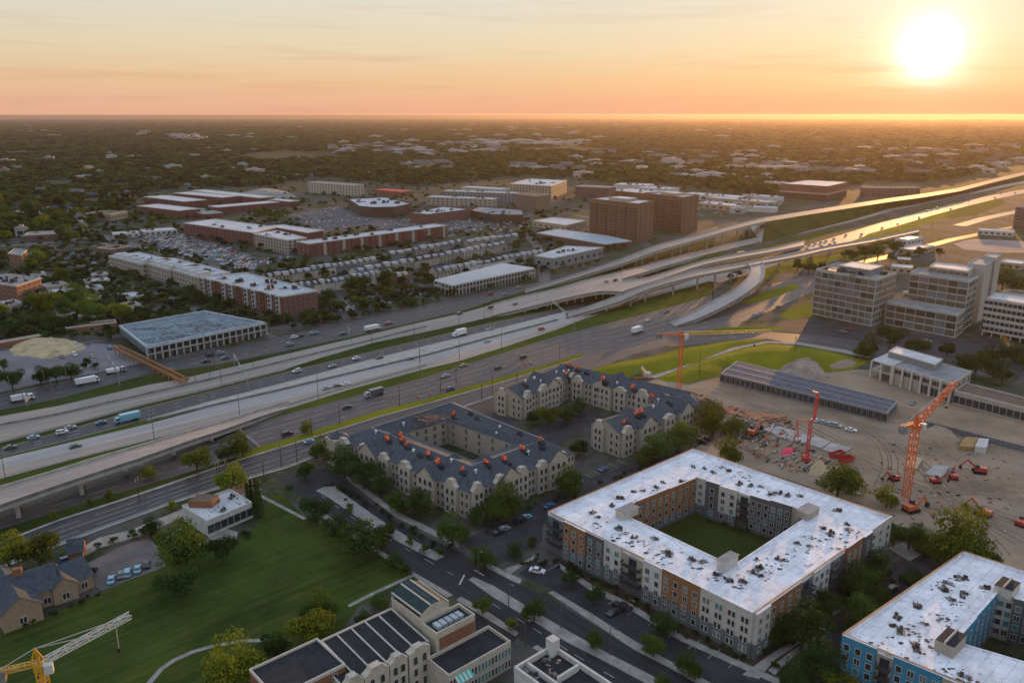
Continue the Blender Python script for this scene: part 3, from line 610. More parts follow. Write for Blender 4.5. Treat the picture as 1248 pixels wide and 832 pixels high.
def roofmem():
    m = mat('white_roof_membrane', (.72, .73, .77), .7, .22, .16, detail=10); t, N, L = nt(m); b = N['Principled BSDF']; s0 = b.inputs['Base Color'].links[0].from_socket
    g = N.new('ShaderNodeNewGeometry'); vr = N.new('ShaderNodeVectorRotate'); vr.rotation_type = 'Z_AXIS'; vr.inputs['Angle'].default_value = -GA; L.new(g.outputs['Position'], vr.inputs['Vector'])
    br = N.new('ShaderNodeTexBrick'); br.inputs['Scale'].default_value = .10; br.inputs['Mortar Size'].default_value = .012; br.inputs['Color1'].default_value = (1, 1, 1, 1); br.inputs['Color2'].default_value = (.94, .94, .95, 1); br.inputs['Mortar'].default_value = (.80, .80, .81, 1); L.new(vr.outputs[0], br.inputs['Vector'])
    n = N.new('ShaderNodeTexNoise'); n.inputs['Scale'].default_value = .55; n.inputs['Detail'].default_value = 9; n.inputs['Roughness'].default_value = .7; L.new(g.outputs['Position'], n.inputs['Vector'])
    r = N.new('ShaderNodeValToRGB'); r.color_ramp.elements[0].position = .28; r.color_ramp.elements[1].position = .44; r.color_ramp.elements[0].color = (.50, .43, .40, 1); r.color_ramp.elements[1].color = (1, 1, 1, 1); L.new(n.outputs['Fac'], r.inputs[0])
    for a in (br.outputs['Color'], r.outputs[0]):
        x = N.new('ShaderNodeMix'); x.data_type = 'RGBA'; x.blend_type = 'MULTIPLY'; x.inputs[0].default_value = 1; L.new(s0, x.inputs[6]); L.new(a, x.inputs[7]); s0 = x.outputs[2]
    L.new(s0, b.inputs['Base Color']); return m
RF = dict(white=roofmem(), slate=mat('slate_shingles', (.056, .067, .080), .85, .8, .25, detail=8, bump=.04), dark=mat('dark_roof_felt', (.022, .023, .028), .85, .5, .3, bump=.03),
          grey=mat('grey_roof', (.22, .23, .24), .85, .15, .25, detail=8), pale=mat('pale_roof', (.46, .47, .49), .75, .1, .2, detail=8), blue=mat('blue_grey_roof', (.12, .175, .21), .7, .12, .3, detail=9),
          navy=mat('navy_shingles', (.045, .065, .10), .8, .5, .3), brown=mat('brown_roof', (.13, .09, .07), .9, .4, .3), tin=mat('pale_tin_roof', (.33, .39, .45), .5, .2, .2), teal=mat('dark_teal_roof', (.02, .045, .045), .8, .6, .3))
trimm = mat('pale_trim', (.50, .46, .40), .8, 1, .1); copp = mat('copper_coping', (.34, .2, .12), .7, .5, .2)
framem = mat('window_frame', (.42, .40, .37), .7); dframe = mat('dark_window_frame', (.05, .05, .05), .6)
curtain = mat('window_glass_pale', (.16, .17, .18), .2, spec=.6); warmg = mat('window_glass_brown', (.13, .11, .088), .12, spec=1); warm2 = mat('window_glass_bronze', (.06, .048, .04), .1, spec=1)
WC = {}
def wmesh(w, h, kind, glass, frame):
    k = (round(w, 2), round(h, 2), kind, glass.name, frame.name)
    if k in WC: return WC[k]
    a = MB(); g = MB(); f = .12 if w < 3 else .18; hw = w / 2
    if kind == 'arch':
        n = 6; arc = [(hw * cos(pi * i / n), h - hw * .8 + hw * .8 * sin(pi * i / n)) for i in range(n + 1)]
        a.face([(-hw - .14, -.10, -.1)] + [(hw + .14, -.10, -.1)] + [(x * 1.14, -.10, z + .12) for x, z in arc], frame)
        g.face([(-hw, -.13, 0), (hw, -.13, 0)] + [(x, -.13, z) for x, z in arc], glass)
    else:
        for c, d in (((0, -.06, -f), (w + 2 * f, .12, f)), ((0, -.06, h), (w + 2 * f, .12, f)), ((-hw - f / 2, -.06, 0), (f, .12, h)), ((hw + f / 2, -.06, 0), (f, .12, h))): a.box(c, d, frame)
        if kind == 'mullion': a.box((0, -.05, 0), (.12, .1, h), frame)
        if kind == 'double': a.box((0, -.05, 0), (.35, .1, h), frame)
        g.face([(-hw, -.03, 0), (hw, -.03, 0), (hw, -.03, h), (-hw, -.03, h)], glass)
    WC[k] = (a.mesh('window'), g.mesh('pane'), a, g); return WC[k]
FOOT = []
class Bld:
    def __init__(s, name, label, cat, pts, group=None):
        c = Vector((sum(p[0] for p in pts) / len(pts), sum(p[1] for p in pts) / len(pts), 0)); s.c = c; s.q = []; s.bq = []
        s.root = empty(name, label, cat, c, 0, group); s.panes = True; FOOT.append([(p[0], p[1]) for p in pts])
    def loc(s, p, z=None): return Vector((p[0] - s.c.x, p[1] - s.c.y, p[2] if z is None else z))
    def add(s, mb, name, label=None):
        if not mb.v: return None
        o = mb.build(name, s.root); tag(o, label); return o
    def win(s, p, ang, w, h, kind='plain', glass=None, frame=None): s.q.append((Vector(p), ang, w, h, kind, glass or M['glass'], frame or framem))
    def flush(s, cap=100, name='window', panes=None):
        panes = s.panes if panes is None else panes
        def size(q): P = q[0] + s.c; d = dist(P); n = Vector((sin(q[1]), -cos(q[1]), 0)); t = (Vector((0, 0, HC)) - P).normalized(); return -q[2] * q[3] * max(.05, n.dot(t)) / d / d
        s.q.sort(key=size)
        for k, (p, a, w, h, kd, g, f) in enumerate(s.q[:cap]):
            fm, gm, A, G = wmesh(w, h, kd, g, f); o = link(name, fm, s.root, p, a)
            link('pane', gm, o)
        if len(s.q) > cap:
            mb = MB()
            for p, a, w, h, kd, g, f in s.q[cap:]:
                fm, gm, A, G = wmesh(w, h, kd, g, f); ca, sa = cos(a), sin(a)
                for X in (A, G):
                    i = len(mb.v); mb.v += [(p.x + x * ca - y * sa, p.y + x * sa + y * ca, p.z + z) for x, y, z in X.v]
                    mb.f += [tuple(i + q for q in fc) for fc in X.f]; mb.m += [mb.mi(X.mats[m_]) for m_ in X.m]
            o = s.add(mb, name); o['kind'] = 'stuff'
        s.q = []
def facing(a, b, flip=False):
    """outward normal of wall a->b for a counter-clockwise footprint, and whether the camera can see it"""
    d = (b - a); d.z = 0; d.normalize(); n = Vector((d.y, -d.x, 0)); m = (a + b) / 2
    return n, d, n.dot((Vector((0, 0, 0)) - m).normalized()) > -.12
def ccw(P):
    n = len(P); ar = sum(P[k][0] * P[(k + 1) % n][1] - P[(k + 1) % n][0] * P[k][1] for k in range(n)); return list(P) if ar > 0 else list(reversed(P))
def wangle(n): return math.atan2(n.x, -n.y)
def tpx(a, b, x):
    da = a.y * cs - (a.z - HC) * sn; db = b.y * cs - (b.z - HC) * sn
    return ((x - 624) * da - F * a.x) / (F * (b.x - a.x) - (x - 624) * (db - da))
def rows_windows(B, a, b, z0, z1, floors, cols, w, h, kind='plain', glass=None, frame=None, off=.0, skip=0, t0=0., t1=1., jitter=None):
    n, d, vis = facing(a, b)
    if not vis: return
    fh = (z1 - z0) / floors; ang = wangle(n)
    for r in range(floors):
        for c in range(cols):
            if skip and random.random() < skip: continue
            t = t0 + (t1 - t0) * (c + .5) / cols; p = a.lerp(b, t) + n * (.02 + off); p = B.loc(p, z0 + fh * r + (fh - h) * .45)
            B.win(p, ang, w, h, kind, (random.choice(jitter) if jitter else glass), frame)
def parapet(B, P, z, h=.6, w=.35, m=None, name='parapet'):
    b = MB(); n = len(P); P = ccw(P)
    for i in range(n):
        a, c = P[i], P[(i + 1) % n]; d = (c - a).normalized(); nn = Vector((d.y, -d.x, 0))
        # mitred ring segments
        pa, pb = P[i - 1], P[(i + 2) % n]
        def mit(p, q, r):
            d1 = (q - p).normalized(); d2 = (r - q).normalized(); n1 = Vector((-d1.y, d1.x, 0)); n2 = Vector((-d2.y, d2.x, 0)); m_ = n1 + n2
            return m_ / max(.3, m_.length_squared / 2) if m_.length > .1 else n1
        ia, ic = a + mit(pa, a, c) * w, c + mit(a, c, pb) * w
        oa, oc = a - mit(pa, a, c) * .05, c - mit(a, c, pb) * .05
        b.prism([B.loc(oa), B.loc(oc), B.loc(ic), B.loc(ia)], z - .25, z + h, m or trimm, None, True)
    return B.add(b, name)
_ac = None
def ac_mesh():
    global _ac
    if _ac: return _ac
    out = []; g = mat('unit_metal', (.20, .19, .19), .6, 2, .3); dk = mat('unit_dark', (.06, .045, .04), .8, 2, .3)
    for k in range(4):
        b = MB(); r = random.Random(k)
        for q in range(2 + k):
            x, y = r.uniform(-1.5, 1.5), r.uniform(-1.2, 1.2); b.box((x, y, -.05), (r.uniform(.6, 1.3), r.uniform(.6, 1.2), r.uniform(.6, 1.3)), r.choice([g, dk, dk]), r.uniform(0, .3))
        b.tube((r.uniform(-1, 1), r.uniform(-1, 1), 0), (r.uniform(-.6, .6), 0, r.uniform(1.6, 2.4)), .12, .06, dk, 6)
        b.box((0, 0, -.05), (3.4, 2.6, .16), g); b.bar((-1.6, .9, .15), (2.6, .9, .15), .12, dk)
        out.append(b.mesh('roof_unit'))
    _ac = out; return out
def clutter(B, pts, z, s=1):
    for k, (x, y) in enumerate(pts):
        p = un(x, y, z); o = link('roof_unit', ac_mesh()[k % 4], B.root, B.loc(p, z), random.uniform(0, 6)); q = s * random.uniform(.75, 1.2); o.scale = (q, q, q)
stainm = mat('roof_grime', (.11, .075, .065), .9, .6, .5); puddle = mat('dark_roof_patch', (.03, .03, .035), .6, .6, .4); peach = mat('peach_roof_patch', (.5, .3, .22), .8, .5, .2)
def stains(B, pts, z, m=None, s=1, n=9):
    """flat debris and patches lying on the roof, irregular outlines"""
    b = MB()
    for x, y in pts:
        c = un(x, y, z)
        for k in range(n):
            q = c + Vector((random.gauss(0, 1.5 * s), random.gauss(0, 1.1 * s), 0)); r = random.uniform(.12, .55) * s; kk = random.randint(4, 7); a0 = random.uniform(0, 6)
            el = random.uniform(.4, 1); P = [B.loc(q + Vector((cos(a0 + 2 * pi * j / kk) * r * random.uniform(.6, 1.3), sin(a0 + 2 * pi * j / kk) * r * el * random.uniform(.6, 1.3), 0))) for j in range(kk)]
            b.prism(P, z + .01 + .002 * random.random(), z + .05 + .03 * random.random(), m or stainm)
    o = B.add(b, 'roof_debris'); o['kind'] = 'stuff'
# ---- walls painted in coloured sections
def sections(B, a, b, H, segs, thick=.3, base=4.0, inner=False, pxspace=True):
    """a->b at roof level (world); segs = [(px_from, px_to, upper, lower, cols, style)]"""
    n, d, vis = facing(a, b); L_ = (b - a).length; ang = wangle(n)
    if not vis: return
    for s in segs:
        x0, x1, up, lo, cols, st = s
        t0, t1 = (tpx(a, b, x0), tpx(a, b, x1)) if pxspace else (x0, x1)
        t0, t1 = sorted((max(0, min(1, t0)), max(0, min(1, t1))))
        if t1 - t0 < .002: continue
        th = .12 if st == 'balcony' else random.choice([.3, .55, .95, .75])
        p, q = a.lerp(b, t0), a.lerp(b, t1); mb = MB()
        P = [B.loc(p + n * .01), B.loc(q + n * .01), B.loc(q + n * th), B.loc(p + n * th)]
        mb.prism(P, base, H - .25 if th < .2 else H + random.choice([.78, .9, 1.15]), W[up], RF['white'], True); B.add(mb, 'wall_section')
        mb = MB(); P = [B.loc(p + n * .01), B.loc(q + n * .01), B.loc(q + n * (th + .12)), B.loc(p + n * (th + .12))]; mb.prism(P, 0, base, W[lo], None, True); B.add(mb, 'wall_base')
        fl = 3 if H > 9 else 2; fh = (H - .8 - .6) / 4 if H > 9 else 2.9
        w_ = (q - p).length
        for r in range(4 if H > 9 else 3):
            z = .7 + r * fh
            if st == 'balcony':
                mb = MB(); c = B.loc((p + q) / 2 + n * (th + .75), z)
                if r:
                    mb.box((c.x, c.y, z - .12), (w_ * .8, 1.4, .14), dframe, ang)
                    for k in range(int(w_ * .8 / .35)):
                        e = B.loc((p + q) / 2 + n * (th + 1.4) + d * (-w_ * .4 + .35 * k)); mb.box((e.x, e.y, z), (.06, .06, .95), dframe)
                    e = B.loc((p + q) / 2 + n * (th + 1.4)); mb.box((e.x, e.y, z + .95), (w_ * .8, .08, .08), dframe, ang)
                    for sg in (-1, 1): e = B.loc((p + q) / 2 + n * (th + .75) + d * (sg * w_ * .4)); mb.box((e.x, e.y, z + .5), (.06, 1.4, .5), dframe, ang)
                    B.add(mb, 'balcony')
                B.win(B.loc((p + q) / 2 + n * (th + .01), z + .1), ang, min(2.4, w_ * .5), 2.1, 'mullion', M['glass'], dframe if up != 'dgrey' else framem)
            else:
                for c in range(cols):
                    t = t0 + (t1 - t0) * (c + .5) / cols; off = th + .02 + (.12 if z + .9 < base else 0)
                    if base - 1.9 < z + .9 < base: off = th + .14
                    B.win(B.loc(a.lerp(b, t) + n * off, z + .75), ang, 1.15 if st != 'wide' else 1.9, 1.5, random.choice(['plain', 'mullion']) if st != 'wide' else 'double', random.choice([M['glass'], M['glass'], M['glass'], curtain, M['glass_teal']]), framem)
def ring_walls(B, O, I, z0, z1, m, roofm):
    mb = MB(); n = len(O)
    for i in range(n):
        j = (i + 1) % n; a, b = B.loc(O[i]), B.loc(O[j]); mb.face([(a.x, a.y, z0), (b.x, b.y, z0), (b.x, b.y, z1), (a.x, a.y, z1)], m)
        a, b = B.loc(I[i]), B.loc(I[j]); mb.face([(b.x, b.y, z0), (a.x, a.y, z0), (a.x, a.y, z1), (b.x, b.y, z1)], m)
    B.add(mb, 'wall'); mb = MB()
    for i in range(n):
        j = (i + 1) % n; q = [B.loc(O[i], z1), B.loc(O[j], z1), B.loc(I[j], z1), B.loc(I[i], z1)]; mb.face(q, roofm)
    B.add(mb, 'roof')
# ================================================================== B1 white-roofed apartments round a court
H1 = 11.5
A, Bc, C, D = (un(668, 626, H1), un(845, 549, H1), un(1086, 632, H1), un(919, 750, H1))
a, bc, c, d = (un(751, 624, H1), un(848, 584, H1), un(990, 627, H1), un(893, 691, H1))
B = Bld('apartment_block', 'four storey apartment block with white roof around a grass court, orange brown and white walls', 'apartment building', [A, Bc, C, D])
O = [A, D, C, Bc]; I = [a, d, c, bc]
ring_walls(B, O, I, 0, H1, W['grey'], RF['white'])
sections(B, A, D, H1, [(668, 689, 'slate', 'base', 1, 'balcony'), (689, 716, 'orange', 'base', 3, ''), (716, 737, 'dgrey', 'base', 2, ''), (737, 758, 'white', 'base', 2, ''), (758, 786, 'beige', 'dgrey', 1, 'balcony'), (786, 809, 'white', 'base', 2, ''), (809, 856, 'orange', 'base', 4, ''), (856, 919, 'off', 'base', 4, 'wide')], base=4.4)
sections(B, D, C, H1, [(919, 936, 'off', 'base', 2, ''), (936, 975, 'orange', 'base', 4, ''), (975, 990, 'slate', 'base', 1, 'balcony'), (990, 1010, 'white', 'base', 3, ''), (1010, 1030, 'dgrey', 'base', 1, 'balcony'), (1030, 1050, 'brown', 'base', 3, ''), (1050, 1060, 'dgrey', 'base', 1, ''), (1060, 1086, 'off', 'base', 3, '')], base=4.0)
sections(B, a, bc, H1, [(751, 775, 'orange', 'base', 2, ''), (775, 815, 'orange', 'base', 5, ''), (815, 848, 'orange', 'base', 4, '')], base=3.0)
sections(B, bc, c, H1, [(848, 862, 'white', 'base', 1, ''), (862, 878, 'dgrey', 'base', 1, ''), (878, 900, 'off', 'base', 2, ''), (900, 916, 'off', 'dgrey', 1, 'balcony'), (916, 940, 'dgrey', 'dgrey', 3, ''), (940, 966, 'dgrey', 'dgrey', 3, ''), (966, 990, 'beige', 'dgrey', 1, '')], base=3.4)
B.flush(100)
parapet(B, O, H1, .75, .4, RF['white']); parapet(B, I, H1, .35, .3, RF['white'])
b = MB(); nn = V * .06
for P in (O,):
    for i in range(4):
        p, q = P[i], P[(i + 1) % 4]; b.bar(B.loc(p, H1 + .8), B.loc(q, H1 + .8), .5, copp, .12)
B.add(b, 'coping')
for (x, y, wx, wy, hz, m1) in ((764, 628, 6.5, 3.2, 2.3, 'off'), (984, 628, 6.5, 3.6, 2.3, 'beige'), (886, 691, 6, 2.4, 3.0, 'white')):
    b = MB(); p = B.loc(un(x, y, H1)); b.box((p.x, p.y, H1 - .05), (wx, wy, hz), W[m1], GA, mt=RF['brown']); b.box((p.x, p.y, H1 + hz - .1), (wx + .4, wy + .4, .25), W['off'], GA, mt=RF['grey']); B.add(b, 'stair_penthouse')
clutter(B, [(722, 624), (728, 630), (746, 616), (756, 607), (753, 643), (773, 599), (808, 588), (800, 594), (783, 598), (833, 587), (845, 569), (859, 571), (870, 576), (888, 573), (901, 590), (915, 592), (928, 593), (938, 603), (948, 601), (960, 604), (974, 604), (755, 645), (773, 655), (770, 614), (797, 656), (812, 673), (815, 676), (843, 682), (857, 684), (875, 700), (888, 707), (905, 709), (922, 682), (924, 693), (950, 682), (971, 662), (987, 665), (1003, 643), (1012, 650), (1032, 639), (1035, 645), (1020, 622), (925, 701), (917, 697)], H1, .62)
stains(B, [(760, 650), (785, 660), (810, 675), (850, 690), (900, 715), (925, 700), (940, 690), (955, 680), (975, 670), (990, 655), (1015, 655), (1040, 650), (905, 583), (935, 600), (800, 600), (780, 612), (725, 640), (870, 705), (880, 570)], H1, stainm, 1.15, 11)
stains(B, [(752, 658), (760, 661), (798, 678), (806, 682), (1018, 664)], H1, puddle, 1.6, 6)
stains(B, [(808, 666), (818, 670), (906, 700), (985, 690), (900, 577)], H1, peach, 1.2, 6)
sheet('lawn', [px(un(*p, 0)) if False else p for p in [px((q.x, q.y, 0)) for q in (a, bc, c, d)]], M['grass'], Z(8))
# ================================================================== B2 blue building
H2 = 11.5
L_, T_, R_, Bo = un(1027, 776, H2), un(1174, 675, H2), un(1330, 724, H2), un(1240, 864, H2)
l, t_, r_, bo = un(1160, 782, H2), un(1212, 724, H2), un(1300, 748, H2), un(1262, 812, H2)
B = Bld('apartment_block', 'blue and beige apartment block with cluttered white roof at the lower right corner', 'apartment building', [L_, T_, R_, Bo])
O = [L_, Bo, R_, T_]; I = [l, bo, r_, t_]
ring_walls(B, O, I, 0, H2, W['blue'], RF['white'])
sections(B, L_, Bo, H2, [(1027, 1069, 'blue', 'base', 3, ''), (1069, 1090, 'beige', 'base', 1, 'balcony'), (1090, 1150, 'blue', 'base', 4, ''), (1150, 1190, 'beige', 'base', 2, ''), (1190, 1240, 'blue', 'base', 4, '')], base=3)
sections(B, l, t_, H2, [(1160, 1185, 'blue', 'base', 2, ''), (1185, 1212, 'blue', 'base', 4, '')], base=3)
sections(B, t_, r_, H2, [(1212, 1216, 'blue', 'base', 1, ''), (1216, 1236, 'off', 'beige', 2, ''), (1236, 1262, 'dgrey', 'dgrey', 2, ''), (1262, 1300, 'blue', 'base', 3, '')], base=3)
B.flush(80); parapet(B, O, H2, .8, .4, RF['white']); parapet(B, I, H2, .35, .3, RF['white'])
b = MB()
for i in range(4): b.bar(B.loc(O[i], H2 + .85), B.loc(O[(i + 1) % 4], H2 + .85), .5, copp, .12)
B.add(b, 'coping')
for (x, y, wx, wy, hz, m1) in ((1157, 789, 7, 4, 2.8, 'beige'), (1226, 722, 6, 4, 2.6, 'off')):
    b = MB(); p = B.loc(un(x, y, H2)); b.box((p.x, p.y, H2 - .05), (wx, wy, hz), W[m1], GA, mt=RF['dark']); b.box((p.x, p.y, H2 + hz - .3), (wx + .3, .3, .8), W['off'], GA); B.add(b, 'stair_penthouse')
clutter(B, [(1155, 710), (1150, 718), (1171, 704), (1175, 723), (1158, 730), (1118, 738), (1094, 752), (1088, 762), (1126, 760), (1115, 785), (1117, 792), (1171, 822), (1180, 825), (1200, 716), (1173, 727), (1098, 770)], H2, .62)
stains(B, [(1150, 715), (1165, 735), (1145, 752), (1158, 755), (1120, 775), (1100, 765), (1180, 830), (1160, 818), (1130, 790), (1172, 706)], H2, stainm, 1.15, 12)
stains(B, [(1062, 788), (1075, 780), (1110, 800)], H2, puddle, 1.2, 6)
# ================================================================== stone buildings with slate roofs
HE, HR = 9.6, 13.2
GRN = random.Random(77)
def gablet(B, p, q, n, H, w=5.2, rows=3, cols=2, top=2.3, m='stone2', arch=True):
    """projecting bay with a stepped gable; p,q centre line"""
    w *= GRN.uniform(.85, 1.2); top *= GRN.uniform(.65, 1.2)
    d = (q - p).normalized(); c = (p + q) / 2; mb = MB(); ang = wangle(n); a_ = c - d * w / 2; b_ = c + d * w / 2; o = n * 1.1
    prof = [(-w / 2, 0), (w / 2, 0), (w / 2, H + .3), (w * .28, H + top * .55), (w * .2, H + top), (-w * .2, H + top), (-w * .28, H + top * .55), (-w / 2, H + .3)]
    P0 = [B.loc(c + d * x + o, z) for x, z in prof]; P1 = [B.loc(c + d * x - n * .6, z) for x, z in prof]
    mb.face(P0, W[m]); mb.face(P1[::-1], W[m])
    for i in range(len(prof)): j = (i + 1) % len(prof); mb.face([P0[j], P0[i], P1[i], P1[j]], W[m])
    B.add(mb, 'gabled_bay'); mb = MB()
    if m == 'stone2':
        f0, f1 = c - d * w * .5 + n * .3, c + d * w * .5 + n * .3; r0 = c + n * .3; r1 = c - n * (top * 2.1); g0, g1 = f0 - n * .5, f1 - n * .5
        mb.face([B.loc(f0, H + .12), B.loc(r0, H + top * .85), B.loc(r1, H + top * .85)], RF['slate']); mb.face([B.loc(f1, H + .12), B.loc(r1, H + top * .85), B.loc(r0, H + top * .85)], RF['slate']); B.add(mb, 'cross_gable'); mb = MB()
    for i in range(2, 7): mb.bar(P0[i], P0[i + 1], .3, trimm)
    B.add(mb, 'gable_trim')
    for r in range(rows):
        for k in range(cols):
            z = .9 + r * (H - .6) / rows; B.win(B.loc(c + d * (w * ((k + .5) / cols - .5) * .85) + n * 1.13, z), ang, 1.0, 1.9, 'arch' if r == rows - 1 and arch else 'plain', M['glass'], trimm)
def stone_wall(B, a, b, H, mod=10.5, m='stone'):
    n, d, vis = facing(a, b); L_ = (b - a).length
    if not vis or L_ < 5: return
    k = max(1, round(L_ / mod))
    for i in range(k):
        p, q = a.lerp(b, i / k), a.lerp(b, (i + 1) / k)
        if L_ > 9: gablet(B, p, p.lerp(q, .62), n, H)
        for r in range(3):
            for u in ((.72, .9) if L_ > 9 else (.3, .7)): B.win(B.loc(p.lerp(q, u) + n * .05, 1.0 + r * (H - .6) / 3), wangle(n), .95, 1.75, 'plain', M['glass'], trimm)
ventm = mat('orange_hood', (.75, .13, .045), .6, 2, .25); whitem = mat('white_vent', (.55, .58, .6), .5)
_vm = []
def vent_meshes():
    if not _vm:
        for k in range(3):
            b = MB(); r = random.Random(20 + k)
            b.prism([(-.9, -.5), (.8, -.6), (1.0, .4), (-.7, .6)], -.8, [.3, .9, 1.2, .35], ventm); b.prism([(-.3, .2), (.9, .3), (.5, .9)], 0, [1.5, 1.0, 1.1], ventm)
            _vm.append(b.mesh('roof_hood'))
        b = MB(); b.prism([(-.9, -1.3), (.9, -1.3), (.9, 1.3), (-.9, 1.3)], -1.5, [.5, .5, 1.1, 1.1], RF['dark']); _vm.append(b.mesh('dormer'))
        b = MB(); b.tube((0, 0, -.8), (0, 0, 1.0), .3, .3, whitem); b.tube((0, 0, 1.0), (.3, 0, 1.5), .65, .35, whitem, 8); _vm.append(b.mesh('white_vent_pipe'))
    return _vm
from mathutils.bvhtree import BVHTree
def roof_tree(B):
    v = []; f = []
    for o in list(col.objects):
        if o.parent == B.root and o.name.split('.')[0] == 'roof' and o.type == 'MESH':
            i = len(v); v += [q.co + B.c for q in o.data.vertices]; f += [tuple(i + k for k in p.vertices) for p in o.data.polygons]
    return BVHTree.FromPolygons(v, f)
def vents(B, orange, whitev=(), dark=(), z=11.6):
    vm_ = vent_meshes(); T = roof_tree(B); cam0 = Vector((0, 0, HC))
    def hit(x, y):
        d = (un(x, y, 0) - cam0).normalized(); h = T.ray_cast(cam0, d); return h[0]
    for k, (x, y) in enumerate(orange):
        h = hit(x, y + 2)
        if h is None: continue
        o = link('roof_hood', vm_[k % 3], B.root, B.loc(h, h.z + .3), random.uniform(0, 6)); o.scale = (.95,) * 3
        h2 = hit(x + 3, y + 6)
        if h2 is not None: link('dormer', vm_[3], B.root, B.loc(h2, h2.z - .3), GA)
    for x, y in whitev:
        h = hit(x, y)
        if h is not None: link('vent_pipe', vm_[4], B.root, B.loc(h, h.z - .2), random.uniform(0, 6))
    for x, y in dark:
        h = hit(x, y)
        if h is not None: link('dormer', vm_[3], B.root, B.loc(h, h.z - .2), GA)
def gable_bar(B, p, q, w, HE=HE, HR=HR, roof='slate', wall='stone', hip=0):
    """p,q: ridge ends on the ground plan"""
    p = Vector((p.x, p.y, 0)); q = Vector((q.x, q.y, 0)); d = (q - p).normalized(); n = Vector((d.y, -d.x, 0)) * w / 2; ov = n.normalized() * .5
    mb = MB(); z = Vector((0, 0, 1)); P = [B.loc(p + n), B.loc(q + n), B.loc(q - n), B.loc(p - n)]
    mb.prism(P, 0, HE, W[wall])
    if not hip: mb.face([B.loc(p - n, HE), B.loc(p + n, HE), B.loc(p, HR - .1)], W[wall]); mb.face([B.loc(q + n, HE), B.loc(q - n, HE), B.loc(q, HR - .1)], W[wall])
    B.add(mb, 'wall'); mb = MB(); e = d * (.4 if not hip else 0)
    if hip: r0, r1 = p + d * hip, q - d * hip
    else: r0, r1 = p - e, q + e
    mb.face([B.loc(p + n + ov - e, HE - .15), B.loc(q + n + ov + e, HE - .15), B.loc(r1, HR), B.loc(r0, HR)], RF[roof]); mb.face([B.loc(q - n - ov + e, HE - .15), B.loc(p - n - ov - e, HE - .15), B.loc(r0, HR), B.loc(r1, HR)], RF[roof])
    if hip: mb.face([B.loc(p - n - ov, HE - .15), B.loc(p + n + ov, HE - .15), B.loc(r0, HR)], RF[roof]); mb.face([B.loc(q + n + ov, HE - .15), B.loc(q - n - ov, HE - .15), B.loc(r1, HR)], RF[roof])
    B.add(mb, 'roof'); return [p + n, q + n, q - n, p - n]
# B3: square court
A, D, C, Bc = un(413, 536, HE), un(572, 600, HE), un(700, 552, HE), un(553, 490, HE)
a, d, c, bc = un(492, 528, HE), un(577, 561, HE), un(626, 541, HE), un(545, 512, HE)
B = Bld('apartment_block', 'cream stone apartment block with slate roof and orange hoods around a deep square court', 'apartment building', [A, Bc, C, D])
O = [A, D, C, Bc]; I = [a, d, c, bc]; Md = [(o + i) / 2 for o, i in zip(O, I)]; mb = MB()
for i in range(4):
    j = (i + 1) % 4; e = lambda P, Q: P + (P - Q).normalized() * .5
    mb.face([B.loc(e(O[i], Md[i]), HE - .1), B.loc(e(O[j], Md[j]), HE - .1), B.loc(Md[j], HR), B.loc(Md[i], HR)], RF['slate'])
    mb.face([B.loc(e(I[j], Md[j]), HE - .1), B.loc(e(I[i], Md[i]), HE - .1), B.loc(Md[i], HR), B.loc(Md[j], HR)], RF['slate'])
B.add(mb, 'roof'); mb = MB()
for i in range(4):
    j = (i + 1) % 4; p, q = B.loc(O[i]), B.loc(O[j]); mb.face([(p.x, p.y, 0), (q.x, q.y, 0), (q.x, q.y, HE), (p.x, p.y, HE)], W['stone'])
    p, q = B.loc(I[i]), B.loc(I[j]); mb.face([(q.x, q.y, 0), (p.x, p.y, 0), (p.x, p.y, HE), (q.x, q.y, HE)], W['stone'])
B.add(mb, 'wall'); mb = MB()
for i in range(4): mb.bar(B.loc(Md[i], HR + .05), B.loc(Md[(i + 1) % 4], HR + .05), .35, RF['grey'], .2)
B.add(mb, 'ridge_cap')
stone_wall(B, A, D, HE); stone_wall(B, D, C, HE)
def cross_wing(B, m0, n, w=8.5, l=15, dz=.9):
    m0 = Vector((m0.x, m0.y, 0)); P_ = gable_bar(B, m0 + n * 1.7, m0 - n * l, w, HE + dz - .3, HR + dz, 'slate', 'stone2')
    s_ = Vector((-n.y, n.x, 0)); a_, b_ = m0 + n * 1.7 - s_ * w / 2, m0 + n * 1.7 + s_ * w / 2
    if (b_ - a_).cross(n).z > 0: a_, b_ = b_, a_
    for r in range(3):
        for u in (.2, .5, .8): B.win(B.loc(a_.lerp(b_, u) + n * .03, 1 + r * 3.1), wangle(n), 1.15, 1.9, 'arch' if r == 2 else 'mullion', M['glass'], trimm)
RIDGE_LATER = [(A.lerp(D, .27), facing(A, D)[0]), (A.lerp(D, .72), facing(A, D)[0]), (D.lerp(C, .34), facing(D, C)[0]), (D.lerp(C, .80), facing(D, C)[0])]
for p, q in ((a, bc), (bc, c)):
    n = facing(p, q)[0]; rows_windows(B, p, q, .2, HE - .2, 3, 5, 1.3, 2.0, 'mullion', M['glass'], trimm)
for m0, n0 in RIDGE_LATER: cross_wing(B, m0, n0, GRN.uniform(7.5, 10), 13, GRN.uniform(.5, 1.4))
B.flush(100)
b = MB(); p = B.loc(un(412, 534, HE)); b.box((p.x, p.y, 0), (7, 7, HE + .6), W['stone'], GA); B.add(b, 'corner_tower')
b = MB(); b.prism([(p.x + 4.2 * x, p.y + 4.2 * y) for x, y in ((-1, 0), (-.5, -.87), (.5, -.87), (1, 0), (.5, .87), (-.5, .87))], HE + .5, HE + .8, trimm)
